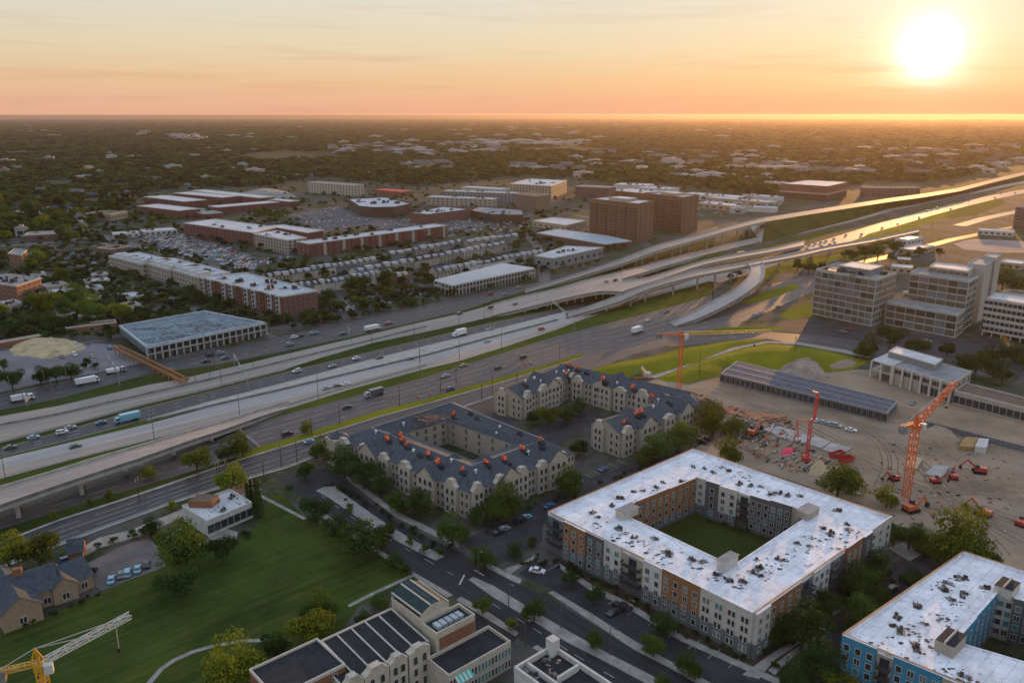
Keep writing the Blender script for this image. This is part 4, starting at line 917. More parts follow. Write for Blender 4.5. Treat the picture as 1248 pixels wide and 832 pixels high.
for k in range(6): x0, y0, x1, y1 = cos(k * pi / 3), sin(k * pi / 3), cos((k + 1) * pi / 3), sin((k + 1) * pi / 3); b.face([(p.x + 4 * x0, p.y + 4 * y0, HE + .8), (p.x + 4 * x1, p.y + 4 * y1, HE + .8), (p.x, p.y, HE + 3)], RF['slate'])
B.add(b, 'tower_roof')
vents(B, [(472, 533), (489, 534), (495, 540), (522, 552), (533, 561), (563, 571), (593, 562), (615, 558), (637, 545), (658, 534), (552, 503), (638, 519), (487, 529)], [(504, 551), (550, 563), (580, 576), (609, 522), (605, 530), (644, 553), (675, 531), (619, 513), (458, 528), (492, 518), (486, 506)], [(513, 556), (596, 567), (662, 545), (575, 505), (635, 529), (610, 513), (583, 511)])
stains(B, [(515, 512), (525, 508), (535, 507)], 13.3, mat('rust_gravel', (.13, .07, .05), .95, .5, .4), 2.2, 22)
# B4: U of three wings
w1 = (un(619, 481, HE), un(692, 451, HE)); w2 = (un(684, 452, HE), un(842, 487, HE)); w3 = (un(738, 522, HE), un(836, 489, HE))
B = Bld('apartment_block', 'U shaped cream stone apartment block with slate roofs nearest the highway', 'apartment building', [w1[0], w2[0], w2[1], w3[0]])
for (p, q) in (w1, w2, w3):
    P = gable_bar(B, p, q, 15)
    for i in range(4): stone_wall(B, P[i] + Vector((0, 0, HE)), P[(i + 1) % 4] + Vector((0, 0, HE)), HE, 11) if facing(P[i], P[(i + 1) % 4])[2] else None
cross_wing(B, w3[0].lerp(w3[1], .3) + V * 7.5, V, 9, 11, .8); cross_wing(B, w3[0].lerp(w3[1], .78) + V * 7.5, V, 8, 11, 1.2); cross_wing(B, w2[0].lerp(w2[1], .45) - U * 7.5, -U, 9, 11, 1.0); cross_wing(B, w1[0].lerp(w1[1], .5) + V * 7.5, V, 8, 11, .7)
B.flush(100)
vents(B, [(632, 432 + 12), (634, 452), (667, 436), (692, 442), (702, 446), (735, 459), (771, 470), (795, 481), (760, 513), (776, 502), (782, 500), (690, 466 - 12)], [(640, 466), (659, 466), (651, 462), (687, 454), (693, 453), (752, 468), (802, 489), (796, 497), (678, 455), (640, 457)], [(765, 517), (816, 492), (716, 455), (640, 470)])
# ================================================================== B5 cream terrace with arched windows
def obox(c, du, dv): 
    """grid aligned rectangle, c = one corner, extends du along U and dv along V"""
    return [c, c + U * du, c + U * du + V * dv, c + V * dv]
def flat(B, P, z0, z1, wall, roof, par=.5, pm=None, name='wall'):
    mb = MB(); mb.prism([B.loc(p) for p in P], z0, z1, W[wall] if isinstance(wall, str) else wall, RF[roof] if isinstance(roof, str) else roof); B.add(mb, name)
    if par: parapet(B, P, z1, par, .3, pm)
def side_uv(P0, P1, z):      # helper for a grid-parallel edge
    a = Vector((P0.x, P0.y, z)); return a, a + U * (P1 - P0).dot(U)
H5 = 11
c0 = un(374, 790, H5); c0.z = 0                     # back-left roof corner of the main range
e0 = un(474, 740, H5); Lm = (e0 - c0).dot(U)
f0 = un(513, 757, H5)
B = Bld('terrace_block', 'cream terrace with dark roof, arched gables and a curved tower at the bottom edge', 'apartment building', [c0, e0, f0])
Dm = 15
P = obox(c0, Lm, Dm); mb = MB(); q = [B.loc(p) for p in P]; mb.prism(q, 0, H5 - 1.2, W['cream']); B.add(mb, 'wall')
mb = MB(); r = [p + Vector((0, 0, 0)) for p in q]; bk = [B.loc(P[0], H5), B.loc(P[1], H5), B.loc(P[2], H5 - 1.15), B.loc(P[3], H5 - 1.15)]
mb.face([bk[0], bk[3], bk[2], bk[1]], RF['dark']); mb.face([B.loc(P[1], H5), B.loc(P[1], H5 - 1.3), B.loc(P[0], H5 - 1.3), B.loc(P[0], H5)], W['cream']); mb.face([B.loc(P[3], H5 - 1.2), B.loc(P[0], H5 - 1.2), B.loc(P[0], H5)], W['cream']); B.add(mb, 'roof')
mb = MB()
for k in range(7): u = k / 6; a_ = bk[0].lerp(bk[1], u); b_ = bk[3].lerp(bk[2], u); mb.bar(a_ + Vector((0, 0, .15)), b_ + Vector((0, 0, .15)), .3, trimm)
mb.bar(bk[0] + Vector((0, 0, .2)), bk[1] + Vector((0, 0, .2)), .4, trimm); B.add(mb, 'roof_coping')
fa, fb = P[3] + Vector((0, 0, H5)), P[2] + Vector((0, 0, H5)); n = V
for k in range(4):
    p, q_ = fa.lerp(fb, k / 4), fa.lerp(fb, (k + 1) / 4); p.z = q_.z = 0; gablet(B, p, p.lerp(q_, .8), n, H5 - 1.2, 5.2, 3, 2, 1.8, 'cream')
rows_windows(B, P[3] + Vector((0, 0, 9)), P[2] + Vector((0, 0, 9)), .2, H5 - 1.6, 3, 12, 1.0, 1.9, 'arch', None, trimm, jitter=[M['glass'], M['glass_teal']])
# brick end block at the left
bl = un(304, 817, 11.6); bl.z = 0; PB = obox(bl, 16, 12); flat(B, PB, 0, 11.6, 'terracotta', 'dark', .5, trimm, 'brick_wing')
rows_windows(B, PB[3] + Vector((0, 0, 1)), PB[2] + Vector((0, 0, 1)), 0, 11.5, 4, 3, 1.1, 1.6)
# tower with the barrel roof, brick flank and terrace
tw = un(477, 729, 12.4); tw.z = 0; tu = (un(503, 708, 12.4) - un(477, 729, 12.4)).dot(U); tu = max(tu, 8); tv = (un(510, 757, 12.4) - un(477, 729, 12.4)).dot(V)
PT = obox(tw, tu, tv); flat(B, PT, 0, 12.4, 'cream', 'dark', .3, trimm, 'tower')
mb = MB(); nseg = 8
for k in range(nseg):
    t0, t1 = k / nseg, (k + 1) / nseg; z0, z1 = 12.9 + 2.4 * sin(pi * (t0 * .8 + .1)), 12.9 + 2.4 * sin(pi * (t1 * .8 + .1))
    A0, A1 = PT[0].lerp(PT[1], t0), PT[0].lerp(PT[1], t1); B0, B1 = PT[3].lerp(PT[2], t0), PT[3].lerp(PT[2], t1)
    mb.face([B.loc(A0, z0), B.loc(B0, z0), B.loc(B1, z1), B.loc(A1, z1)], RF['teal'])
    mb.face([B.loc(B0, 12.6), B.loc(B1, 12.6), B.loc(B1, z1), B.loc(B0, z0)], W['cream']); mb.face([B.loc(A1, 12.6), B.loc(A0, 12.6), B.loc(A0, z0), B.loc(A1, z1)], W['cream'])
B.add(mb, 'barrel_roof'); mb = MB()
for t0 in (.02, .35, .68, .98):
    zz = 13.05 + 2.4 * sin(pi * (t0 * .8 + .1)); mb.bar(B.loc(PT[0].lerp(PT[1], t0), zz), B.loc(PT[3].lerp(PT[2], t0), zz), .3, trimm)
B.add(mb, 'roof_rib')
tb = PT[3]; PC = obox(tb, tu + 3, 6); flat(B, PC, 0, 11.2, 'cream', 'teal', .9, W['cream'], 'terrace_block')
mb = MB(); n_ = V
pa, pb = PC[3], PC[2]
mb.prism([B.loc(pa + V * .02 + U * .8), B.loc(pb + V * .02 - U * .3), B.loc(pb + V * .25 - U * .3), B.loc(pa + V * .25 + U * .8)], 5.5, 10.4, W['terracotta']); B.add(mb, 'brick_panel')
mb = MB()
for k in range(5): p = B.loc(PC[0].lerp(PC[1], .2 + .14 * k) + V * 3.4); mb.box((p.x, p.y, 11.15), (1.2, 2.2, 1.0), RF['tin'], GA)
B.add(mb, 'roof_unit')
# low wing in front
lw = PC[3] + V * .3; PW = obox(lw - U * 3, (un(598, 767, 6.6) - lw).dot(U) + 3, 8); flat(B, PW, 0, 6.6, 'cream', 'dark', .8, W['cream'], 'low_wing')
rows_windows(B, PW[3] + Vector((0, 0, 6)), PW[2] + Vector((0, 0, 6)), .1, 6.5, 2, 9, 1.5, 1.9, 'double', None, trimm, jitter=[M['glass'], M['glass'], M['glass_teal']])
rows_windows(B, PW[2] + Vector((0, 0, 6)), PW[1] + Vector((0, 0, 6)), .1, 6.5, 2, 3, 1.3, 1.9, 'plain', None, trimm)
mb = MB(); p = PW[3] + U * 1.5 + V * .05
for k in range(8):
    c_ = mat('awning_stripe', (.05, .42, .36) if k % 2 else (.5, .55, .5), .7) if k < 2 else None
    AW = [m_ for m_ in (bpy.data.materials['awning_stripe'], bpy.data.materials.get('awning_stripe.001') or bpy.data.materials['awning_stripe'])]
    a_ = B.loc(p + U * .55 * k, 6.2); b_ = B.loc(p + U * .55 * (k + 1), 6.2); a2, b2 = a_ + V * 1.6 - Vector((0, 0, 1.1)), b_ + V * 1.6 - Vector((0, 0, 1.1)); mb.face([a_, a2, b2, b_], AW[k % 2])
B.add(mb, 'striped_awning')
B.flush(100)
# ================================================================== B6 parapet building cut by the bottom edge
H6 = 10
o6 = un(585, 836, H6); o6.z = 0
t6 = un(684, 791, H6); L6 = (t6 - o6).dot(U); P = obox(o6 + U * L6 * .45, L6 * .55, 22)
B = Bld('shop_building', 'pale building with stepped parapets and dark roof cut by the bottom edge', 'shop building', P)
flat(B, P, 0, H6 - 1.3, 'white', 'dark', 0)
parapet(B, P, H6 - 1.3, 1.3, .5, W['white'])
for (u, v, wu, wv, h) in ((L6 * .6, 8, .5, 14, 1.3), (L6 * .8, 9, L6 * .3, .5, 1.6)):
    mb = MB(); p = B.loc(o6 + U * u + V * v); mb.box((p.x, p.y, H6 - 1.32), (wu, wv, h), W['white'], GA); B.add(mb, 'parapet_wall')
mb = MB(); p = B.loc(o6 + U * (L6 - 1.2) + V * 1.2); mb.box((p.x, p.y, H6 - 1.3), (2.2, 2.2, 4.0), W['white'], GA); B.add(mb, 'corner_pier')
clutter(B, [(640, 815), (665, 806), (672, 822), (650, 825)], H6 - 1.3, .8); stains(B, [(660, 815), (675, 803)], H6 - 1.3, peach, 1.2, 6)
PL = obox(o6 + V * 3, L6 * .45 - .1, 16); parapet(B, PL, 7, .5, .3, W['white']); flat(B, PL, 0, 7, 'grey', 'dark', 0, None, 'low_wing')
# ================================================================== stone house at the left
B = Bld('house', 'large stone house with dark slate gables at the edge of the lawn', 'house', [un(40, 725), un(110, 715), un(10, 740)])
hb1 = gable_bar(B, un(60, 727, 0), un(104, 708, 0), 10, 4.2, 8.0, 'slate', 'housebrick')
hb2 = gable_bar(B, un(-20, 748, 0), un(70, 722, 0), 12, 5.0, 9.2, 'slate', 'housebrick')
hb3 = gable_bar(B, un(5, 722, 0), un(30, 763, 0), 9, 5.0, 8.6, 'slate', 'housebrick')
hb4 = gable_bar(B, un(72, 716, 0), un(82, 733, 0), 6, 4.6, 7.4, 'slate', 'housebrick')
for P_ in (hb1, hb2, hb3, hb4):
    for i in range(4):
        a_, b_ = P_[i] + Vector((0, 0, 4)), P_[(i + 1) % 4] + Vector((0, 0, 4))
        if facing(a_, b_)[2]: rows_windows(B, a_, b_, .4, 3.4, 1, max(1, int((b_ - a_).length / 4.5)), 1.6, 1.7, 'mullion', M['glass'], trimm)
mb = MB(); p = B.loc(un(22, 702, 8)); mb.box((p.x, p.y, 5), (2.2, 1.6, 5.4), W['terracotta'], .4); B.add(mb, 'chimney')
B.flush(40)
B = Bld('garage', 'little slate roofed outbuilding whose orange gable catches the sun', 'outbuilding', [un(95, 683)])
gable_bar(B, un(86, 680, 0), un(104, 677, 0), 7, 3.4, 6.2, 'slate', mat and 'terracotta'); rows_windows(B, un(86, 688, 3), un(100, 688, 3), .3, 3, 1, 2, 1.2, 1.2); B.flush(5)
# small white flat building by the avenue
HW = 5
P = [un(222, 617, HW), un(252, 636, HW), un(307, 613, HW), un(281, 597, HW)]
B = Bld('workshop', 'low white flat roofed workshop between the avenue and the lawn', 'workshop', P)
flat(B, P, 0, HW, 'white', 'pale', .5, W['white'])
rows_windows(B, P[1], P[2], .2, 4.6, 1, 7, 1.8, 2.4, 'plain', M['glass'], dframe); mb = MB(); p = B.loc(un(249, 614, HW)); mb.prism([(p.x - 4, p.y - 2.5), (p.x + 3.4, p.y - 2.8), (p.x + 4, p.y + 2.4), (p.x - 3, p.y + 3)], HW - .1, HW + 2.2, W['brown'], RF['brown']); B.add(mb, 'roof_hut')
clutter(B, [(236, 616), (262, 612), (282, 606), (272, 622)], HW, .8); stains(B, [(258, 622), (270, 616), (285, 610)], HW, stainm, 1.2, 10); B.flush(10)
# ================================================================== buildings beside the dirt site
HC1 = 4.5
P = [un(879, 455, HC1), un(1081, 503, HC1), un(1094, 489, HC1), un(898, 440, HC1)]
B = Bld('long_shed', 'very long low shed with ribbed dark blue roof beside the dirt yard', 'shed', P)
ribm = mat('ribbed_blue_roof', (.075, .09, .125), .6, .6, .3)
flat(B, P, 0, HC1, 'grey', ribm, .2, M['steel'])
mb = MB()
for k in range(58): t0 = (k + .5) / 58; a_, b_ = B.loc(P[0].lerp(P[1], t0), HC1 + .06), B.loc(P[3].lerp(P[2], t0), HC1 + .06); mb.bar(a_, b_, .3, ribm)
for t0 in (.33, .66): mb.bar(B.loc(P[0].lerp(P[3], t0), HC1 + .15), B.loc(P[1].lerp(P[2], t0), HC1 + .15), .35, M['steel'])
B.add(mb, 'roof_seam')
n = facing(P[0], P[1])[0]
rows_windows(B, P[0], P[1], .3, 4.4, 1, 30, 3.2, 3.0, 'plain', M['glass'], M['steel'], off=.02); rows_windows(B, P[1], P[2], .3, 4.4, 1, 4, 3, 3, 'plain', M['glass'], M['steel']); B.flush(60)
HC2 = 9
P = [un(1063, 438, HC2), un(1161, 468, HC2), un(1184, 453, HC2), un(1089, 427, HC2)]
B = Bld('concrete_hall', 'pale concrete hall with tall framed bays and open left end behind the orange crane', 'hall', P)
flat(B, [P[0].lerp(P[1], .28), P[1], P[2], P[3].lerp(P[2], .28)], 0, HC2, 'beige', 'grey', .5, W['off'])
mb = MB(); a_, b_, c_, d_ = P[0], P[0].lerp(P[1], .27), P[3].lerp(P[2], .27), P[3]; mb.prism([B.loc(q) for q in (a_, b_, c_, d_)], HC2 - .6, HC2 - .02, W['off'], RF['pale'], True)
mb.prism([B.loc(q) for q in (a_, b_, c_, d_)], HC2 / 2 - .5, HC2 / 2 - .2, W['off'], None, True); B.add(mb, 'open_floor')
for q in (a_, a_.lerp(b_, .5), b_, d_, d_.lerp(a_, .5)): mb = MB(); p = B.loc(q); mb.box((p.x, p.y, 0), (.9, .9, HC2 - .6), W['off'], GA); B.add(mb, 'column')
for k in range(7):
    t0 = .3 + .115 * k; q = B.loc(P[0].lerp(P[1], min(.995, t0)) + facing(P[0], P[1])[0] * .5); mb = MB(); mb.box((q.x, q.y, 0), (.9, .9, HC2 + .1), W['off'], GA); B.add(mb, 'column')
rows_windows(B, P[0].lerp(P[1], .3), P[1], 5.2, 8.6, 1, 6, 4.2, 2.2, 'mullion', M['glass'], framem); rows_windows(B, P[0].lerp(P[1], .62), P[1], .2, 5, 1, 3, 4.2, 4.0, 'mullion', M['glass'], framem)
rows_windows(B, P[1], P[2], .5, 8.6, 2, 4, 1.8, 3, 'plain', M['glass'], framem)
flat(B, [un(1082, 435, HC2), un(1139, 452, HC2), un(1148, 445, HC2), un(1092, 429, HC2)], HC2, HC2 + 3, 'grey', 'pale', .2, W['off'], 'penthouse'); B.flush(60)
HC3 = 6
P = [un(1163, 476, HC3), un(1300, 510, HC3), un(1310, 500, HC3), un(1177, 467, HC3)]
B = Bld('long_low_building', 'long beige low building with a row of tall windows at the right edge', 'low building', P)
flat(B, P, 0, HC3, 'beige', 'brown', .4, W['off']); rows_windows(B, P[0], P[1], .1, 4.6, 1, 16, 2.6, 3.4, 'plain', M['glass'], framem); B.flush(30)
# ================================================================== office blocks on the right
def curtainwall(B, P, z0, z1, floors, cols, m='fin', roof='grey', sides=(0, 1), glass=None, par=.8, wf=.93, name='wall'):
    flat(B, P, z0, z1, m, roof, par, W['fin'], name); fh = (z1 - z0) / floors
    for i in sides:
        a_, b_ = P[i] + Vector((0, 0, 0)), P[(i + 1) % 4] + Vector((0, 0, 0)); L_ = (b_ - a_).length; c_ = max(1, round(L_ / cols))
        n, d, vis = facing(a_, b_)
        rows_windows(B, a_, b_, z0 + .2, z1 - .5, floors, c_, L_ / c_ * wf, fh * .74, 'plain', None, W['fin'], jitter=[warmg, warmg, warm2, glass or warmg, curtain])
        mb = MB()
        for r in range(floors + 1): z = z0 + .1 + (z1 - z0 - .5) * r / floors; p = B.loc((a_ + b_) / 2 + n * .3); mb.box((p.x, p.y, z), (L_, .5, .3), W['fin'], math.atan2(d.y, d.x))
        B.add(mb, 'floor_band'); mb = MB()
        for k in range(c_ + 1): p = B.loc(a_.lerp(b_, k / c_) + n * .25); mb.box((p.x, p.y, z0 + .2), (.22, .42, z1 - z0 - .4), W['fin'], math.atan2(d.y, d.x))
        B.add(mb, 'mullion')
HO = 29
P = [un(995, 329, HO), un(1068, 341, HO), un(1092, 333, HO), un(1022, 321, HO)]
B = Bld('office_block', 'seven storey gridded glass office block with plant on its roof beside the green lawn', 'office building', P); B.panes = False
curtainwall(B, P, 0, HO, 7, 4.6); flat(B, [un(1022, 330, HO), un(1060, 336, HO), un(1076, 330.5, HO), un(1038, 325, HO)], HO, HO + 3.5, 'grey', 'pale', .2, None, 'plant_room')
clutter(B, [(1010, 329), (1020, 331), (1030, 333), (1045, 336), (1055, 337), (1075, 334)], HO, 2); B.flush(100)
P = [un(1081, 369, 13.5), un(1167, 384, 13.5), un(1176, 378, 13.5), un(1092, 364, 13.5)]
B = Bld('office_block', 'stepped glass office complex with tall blank concrete service towers', 'office building', P); B.panes = False
curtainwall(B, P, 0, 13.5, 3, 5.6)
P = [un(1110, 333, 30), un(1181, 343, 30), un(1192, 337, 30), un(1120, 328, 30)]
curtainwall(B, P, 0, 30, 7, 6, name='upper_wall')
P = [un(1133, 325, 34), un(1180, 331, 34), un(1188, 325, 34), un(1140, 320, 34)]; flat(B, P, 30, 34, 'fin', 'pale', .4, None, 'penthouse'); rows_windows(B, P[0], P[1], 30.3, 33.8, 1, 6, 4.5, 2.2, 'plain', warmg, W['fin'])
for P in ([un(1179, 321, 36), un(1201, 324, 36), un(1213, 317, 36), un(1192, 314, 36)], [un(1199, 312.5, 38), un(1214, 315, 38), un(1221, 310, 38), un(1206, 308, 38)]): flat(B, P, 0, 36 if P[0].z < 37 else 38, 'concrete', 'grey', .4, W['concrete'], 'service_tower')
B.flush(100)
P = [un(1203, 364, 22), un(1300, 379, 22), un(1310, 371, 22), un(1214, 357, 22)]
B = Bld('office_block', 'white banded office block on thin stilts cut by the right edge', 'office building', P); B.panes = False
flat(B, P, 2.5, 22, 'off', 'pale', .6, W['off'])
n = facing(P[0], P[1])[0]
rows_windows(B, P[0], P[1], 3.0, 22, 5, 16, 4.6, 1.9, 'plain', M['glass'], framem)
for k in range(9): mb = MB(); p = B.loc(P[0].lerp(P[1], k / 8) - n * .8); mb.box((p.x, p.y, 0), (.6, .6, 2.6), W['off'], 0); B.add(mb, 'stilt')
B.flush(100)
# ================================================================== mid-ground blocks, each from its roof edge in the photo
def rq(p0, p1, depth, H, back=None):
    a, b = un(*p0, H), un(*p1, H); d = (b - a).normalized(); n = Vector((d.y, -d.x, 0))
    if n.dot(-a) < 0: n = -n
    return [a, b, b - n * depth, a - n * depth]
def blk(name, label, cat, P, H, wall, roof, floors=1, cw=6, ww=2.2, wh=1.6, kind='plain', group=None, par=.5, glass=None, fr=None, cap=100, units=0, jitter=None, pw=None):
    B = Bld(name, label, cat, P, group); B.panes = False
    n = len(P); flat(B, P, 0, H, wall, roof, par, pw)
    if floors:
        for i in range(n):
            a, b = P[i], P[(i + 1) % n]
            if facing(*( (a, b) if ccw_ok(P) else (b, a)))[2]:
                if not ccw_ok(P): a, b = b, a
                L_ = (b - a).length; rows_windows(B, a, b, .2, H - .3, floors, max(1, round(L_ / cw)), ww, wh, kind, glass, fr, jitter=jitter)
    if units:
        for k in range(units):
            u, v = random.uniform(.1, .9), random.uniform(.15, .85); p = P[0].lerp(P[1], u).lerp(P[3].lerp(P[2], u), v); o = link('roof_unit', ac_mesh()[k % 4], B.root, B.loc(p, H), random.uniform(0, 6)); o.scale = (1.6,) * 3
    B.flush(cap); return B
def ccw_ok(P): n = len(P); return sum(P[k][0] * P[(k + 1) % n][1] - P[(k + 1) % n][0] * P[k][1] for k in range(n)) > 0
# brown towers with balcony slots
for lab, pl, H in (('nearer of the two brown brick residential towers, its flank facing the viaduct', [(719, 243), (778, 249.5), (797, 245.5), (742, 240)], 38), ('farther brown brick residential tower, behind and right of its twin', [(785, 236), (832, 241.5), (852, 239), (808, 234.5)], 38)):
    P = [un(x, y, H) for x, y in pl]; B = Bld('residential_tower', lab, 'tower block', P, 'brown brick twin towers'); B.panes = False
    flat(B, P, 0, H, 'towerbrick', 'pale', 1.2, W['towerbrick'])
    a, b = P[0], P[1]; n, d, vis = facing(a, b)
    for k in range(5):                                   # balcony stacks between brick piers
        mb = MB(); L_ = (b - a).length
        for r in range(11):
            p = B.loc(a.lerp(b, .1 + .2 * k) + n * .75); mb.box((p.x, p.y, 3 + r * 3.1), (L_ * .145, 1.5, 1.1), W['towerbrick'], math.atan2(d.y, d.x))
        B.add(mb, 'balcony_stack')
    rows_windows(B, a, b, 1.5, H - 2.5, 11, 5, (b - a).length * .15, 1.9, 'plain', warmg, dframe)
    rows_windows(B, P[1], P[2], 1.5, H - 2.5, 11, 3, 2.2, 1.8, 'plain', warmg, dframe)
    flat(B, [P[0].lerp(P[2], t).lerp(P[1], 0) for t in (.3,)] + [P[0].lerp(P[1], .7).lerp(P[3].lerp(P[2], .7), .3), P[0].lerp(P[1], .7).lerp(P[3].lerp(P[2], .7), .8), P[0].lerp(P[1], .35).lerp(P[3].lerp(P[2], .35), .8)], H, H + 3, 'tan', 'pale', 0, None, 'lift_house')
    B.flush(100)
# brick rows top left
for lab, p0, p1, dp, H, fl in (('low white roofed red brick block nearest the camera at the left of the estate', (167, 251), (218, 257), 30, 10, 2), ('white roofed red brick block second back at the left of the estate', (175, 240), (225, 246), 34, 9, 2),
     ('long red brick block behind the big yellow tree of the brick estate', (211, 235.5), (271, 241), 30, 10, 2), ('farthest long red brick block of the estate, white roofed', (232, 232.5), (316, 241.5), 26, 10, 2),
     ('red brick block end of the estate beside the gravel heap', (265, 253), (341, 246.5), 26, 9, 2), ('small plain red brick block with flat dull roof between the estate rows', (224, 256), (249, 261), 24, 6, 1), ('slim red brick block at the right end of the estate', (296, 240), (352, 246), 18, 7, 1)):
    blk('brick_block', lab, 'brick building', rq(p0, p1, dp, H), H, 'redbrick', 'pale' if 'dull' not in lab else 'grey', fl, 9, 2.4, 1.8, group='red brick blocks of the estate')
# long red building and its cream wing
blk('brick_block', 'long red brick block with broad white roof beside the crowded car park', 'brick building', [un(223, 272, 13), un(309, 284, 13), un(338, 277, 13), un(262, 267, 13)], 13, 'redbrick', 'pale', 3, 7, 2, 1.8, units=4)
blk('apartment_block', 'cream and red apartment block with white roof joined to the long brick block', 'apartment building', [un(309, 285, 13), un(350, 293, 13), un(374, 290, 13), un(338, 281, 13)], 13, 'beige', 'pale', 4, 5, 2.4, 2, 'mullion', units=3)
blk('brick_block', 'white roofed brick wing behind the cream apartment block', 'brick building', [un(325, 275.5, 12), un(375, 284, 12), un(394, 281, 12), un(345, 274, 12)], 12, 'redbrick', 'pale', 1, 8)
P = rq((377, 297.5), (545, 275), 20, 12); B = blk('brick_block', 'very long red brick block with cream bays facing the terraced houses', 'brick building', P, 12, 'redbrick', 'tin', 3, 7, 2.2, 2, 'mullion', units=8)
n, d, _ = facing(P[0], P[1])
for k in range(16):
    mb = MB(); p = B.loc(P[0].lerp(P[1], (k + .5) / 16) + n * .5); mb.box((p.x, p.y, .2), (3.2, 1, 11), W['beige' if k % 2 else 'redbrick'], math.atan2(d.y, d.x)); B.add(mb, 'projecting_bay')
# brick and white apartments
HA = 14
P = [un(243, 338, HA), un(344, 362, HA), un(387, 355, HA), un(300, 333, HA)]
B = Bld('apartment_block', 'dark red brick apartment block with tall white bays behind the unfinished ramp', 'apartment building', P); B.panes = False
flat(B, P, 0, HA, 'redbrick', 'tin', .8, W['white']); a, b = P[0], P[1]; n, d, _ = facing(a, b)
for k in range(11):
    t0 = (k + .5) / 11; mb = MB(); p = B.loc(a.lerp(b, t0) + n * .5); mb.box((p.x, p.y, 2.5), (3.4, 1.1, HA - 2.2), W['white' if k % 3 != 2 else 'brown'], math.atan2(d.y, d.x)); B.add(mb, 'projecting_bay')
    for r in range(4): B.win(B.loc(a.lerp(b, t0) + n * 1.08, 3.1 + r * 2.9), wangle(n), 1.9, 1.9, 'mullion', M['glass'], dframe)
for k in range(10):
    for r in range(4): B.win(B.loc(a.lerp(b, (k + 1) / 11) + n * .04, 1.2 + r * 3.1), wangle(n), 2, 1.9, 'plain', M['glass'], framem)
rows_windows(B, P[1], P[2], .5, HA - .5, 4, 7, 1.8, 1.7, 'mullion', M['glass'], framem); B.flush(100)
clutter(B, [(270, 340), (290, 344), (310, 348), (330, 352), (345, 352), (360, 352), (330, 345)], HA, 2)
# building under construction with the wet blue roof
HG_ = 7
P = [un(145, 398, HG_), un(178, 424, HG_), un(323, 394, HG_), un(249, 380, HG_)]
B = Bld('building_shell', 'unfinished flat building with wet blue roof deck and bare frame front', 'unfinished building', P); B.panes = False
flat(B, [P[0], P[1], P[1].lerp(P[2], .5), P[2], P[3]][0:2] + [P[2], P[3]], 3.4, HG_, 'slate', 'blue', 0)
Q = [P[k].lerp(sum(P, Vector()) / 4, .08) for k in range(4)]; flat(B, Q, 0, 3.4, 'dgrey', 'dark', 0, None, 'ground_floor'); parapet(B, P, HG_, .9, 1.0, RF['tin'])
a, b = P[1], P[2]; n, d, _ = facing(a, b)
for k in range(19): mb = MB(); p = B.loc(a.lerp(b, k / 18) + n * .9); mb.box((p.x, p.y, 0), (.8, .8, HG_ + .3), W['concrete'], math.atan2(d.y, d.x)); B.add(mb, 'column')
for z in (3.2, HG_ - .3): mb = MB(); p = B.loc((a + b) / 2 + n * .9); mb.box((p.x, p.y, z), ((b - a).length, 1.1, .5), W['concrete'], math.atan2(d.y, d.x)); B.add(mb, 'beam')
rows_windows(B, a, b, 3.6, HG_ - .2, 1, 18, 3.6, 2.2, 'plain', M['glass'], dframe); rows_windows(B, a, b, .2, 3.2, 1, 14, 3.8, 2.4, 'plain', warmg, dframe); B.flush(60)
stains(B, [(190, 400), (205, 405), (230, 396), (248, 392), (262, 396), (280, 398), (215, 410), (178, 402), (190, 414), (240, 404), (225, 410)], HG_, puddle, 3, 14); stains(B, [(235, 398), (258, 401), (180, 410)], HG_, stainm, 3, 8)
blk('low_wall_building', 'low pink wall building with clutter in front, left of the unfinished building', 'low building', rq((80, 400), (142, 393), 8, 4), 4, 'terracotta', 'brown', 1, 8, 2.5, 1.6)
blk('low_wall_building', 'long tan wall at the back of the dusty yard', 'boundary wall', rq((-20, 421), (54, 408), 3, 3), 3, 'terracotta', 'brown', 0)
# terraces of town houses
def terrace(lab, p0, p1, n_, Hh=9.5, col_='navy', wall='beige', w=10):
    a, b = un(*p0, Hh), un(*p1, Hh); a.z = b.z = 0; B = Bld('town_house_terrace', lab, 'terraced houses', [a, b], 'town house terraces'); B.panes = False
    P = None; ng = max(1, n_ // 3); nn_ = Vector((-(b - a).y, (b - a).x, 0)).normalized()
    for g_ in range(ng):
        q = gable_bar(B, a.lerp(b, g_ / ng) + nn_ * 0, a.lerp(b, (g_ + .985) / ng), w * random.uniform(.85, 1.12), Hh - 2.8, Hh + random.uniform(-.9, .9), random.choice([col_, col_, 'slate', 'dark', 'navy']) if n_ > 3 else col_, random.choice([wall, wall, 'off', 'grey', 'stone']) if n_ > 3 else wall)
        P = q if P is None else [P[0], q[1], q[2], P[3]]
    d = (b - a).normalized(); n = facing(P[0], P[1])[0]
    sgn = 1 if n.dot(-a) > 0 else -1; n = n * sgn
    for k in range(n_):
        c = a.lerp(b, (k + .5) / n_); mb = MB(); p = B.loc(c + n * w * .3); h = Hh - random.uniform(.2, .9); mb.box((p.x, p.y, Hh - 3), ((b - a).length / n_ * random.uniform(.3, .75), w * random.uniform(.25, .5), h - Hh + 3 + random.uniform(-.3, .9)), W[random.choice(['white', 'off', 'white'])], math.atan2(d.y, d.x), mt=RF['tin']); B.add(mb, 'dormer')
    if sgn > 0: q0, q1 = P[0], P[1]
    else: q0, q1 = P[2], P[3]
    rows_windows(B, q0, q1, .3, Hh - 3.2, 2, n_ * 2, 1.5, 1.6, 'mullion', M['glass'], framem); B.flush(60)
    return B
terrace('terrace with navy roof and white dormers nearest the steel framed car park', (527, 326), (659, 303), 17, wall='white')
terrace('terrace with navy roof just behind the one beside the steel framed car park', (430, 326), (613, 293), 20)
terrace('terrace in the middle of the town house rows behind the brick and white apartments', (352, 345), (476, 327), 16)
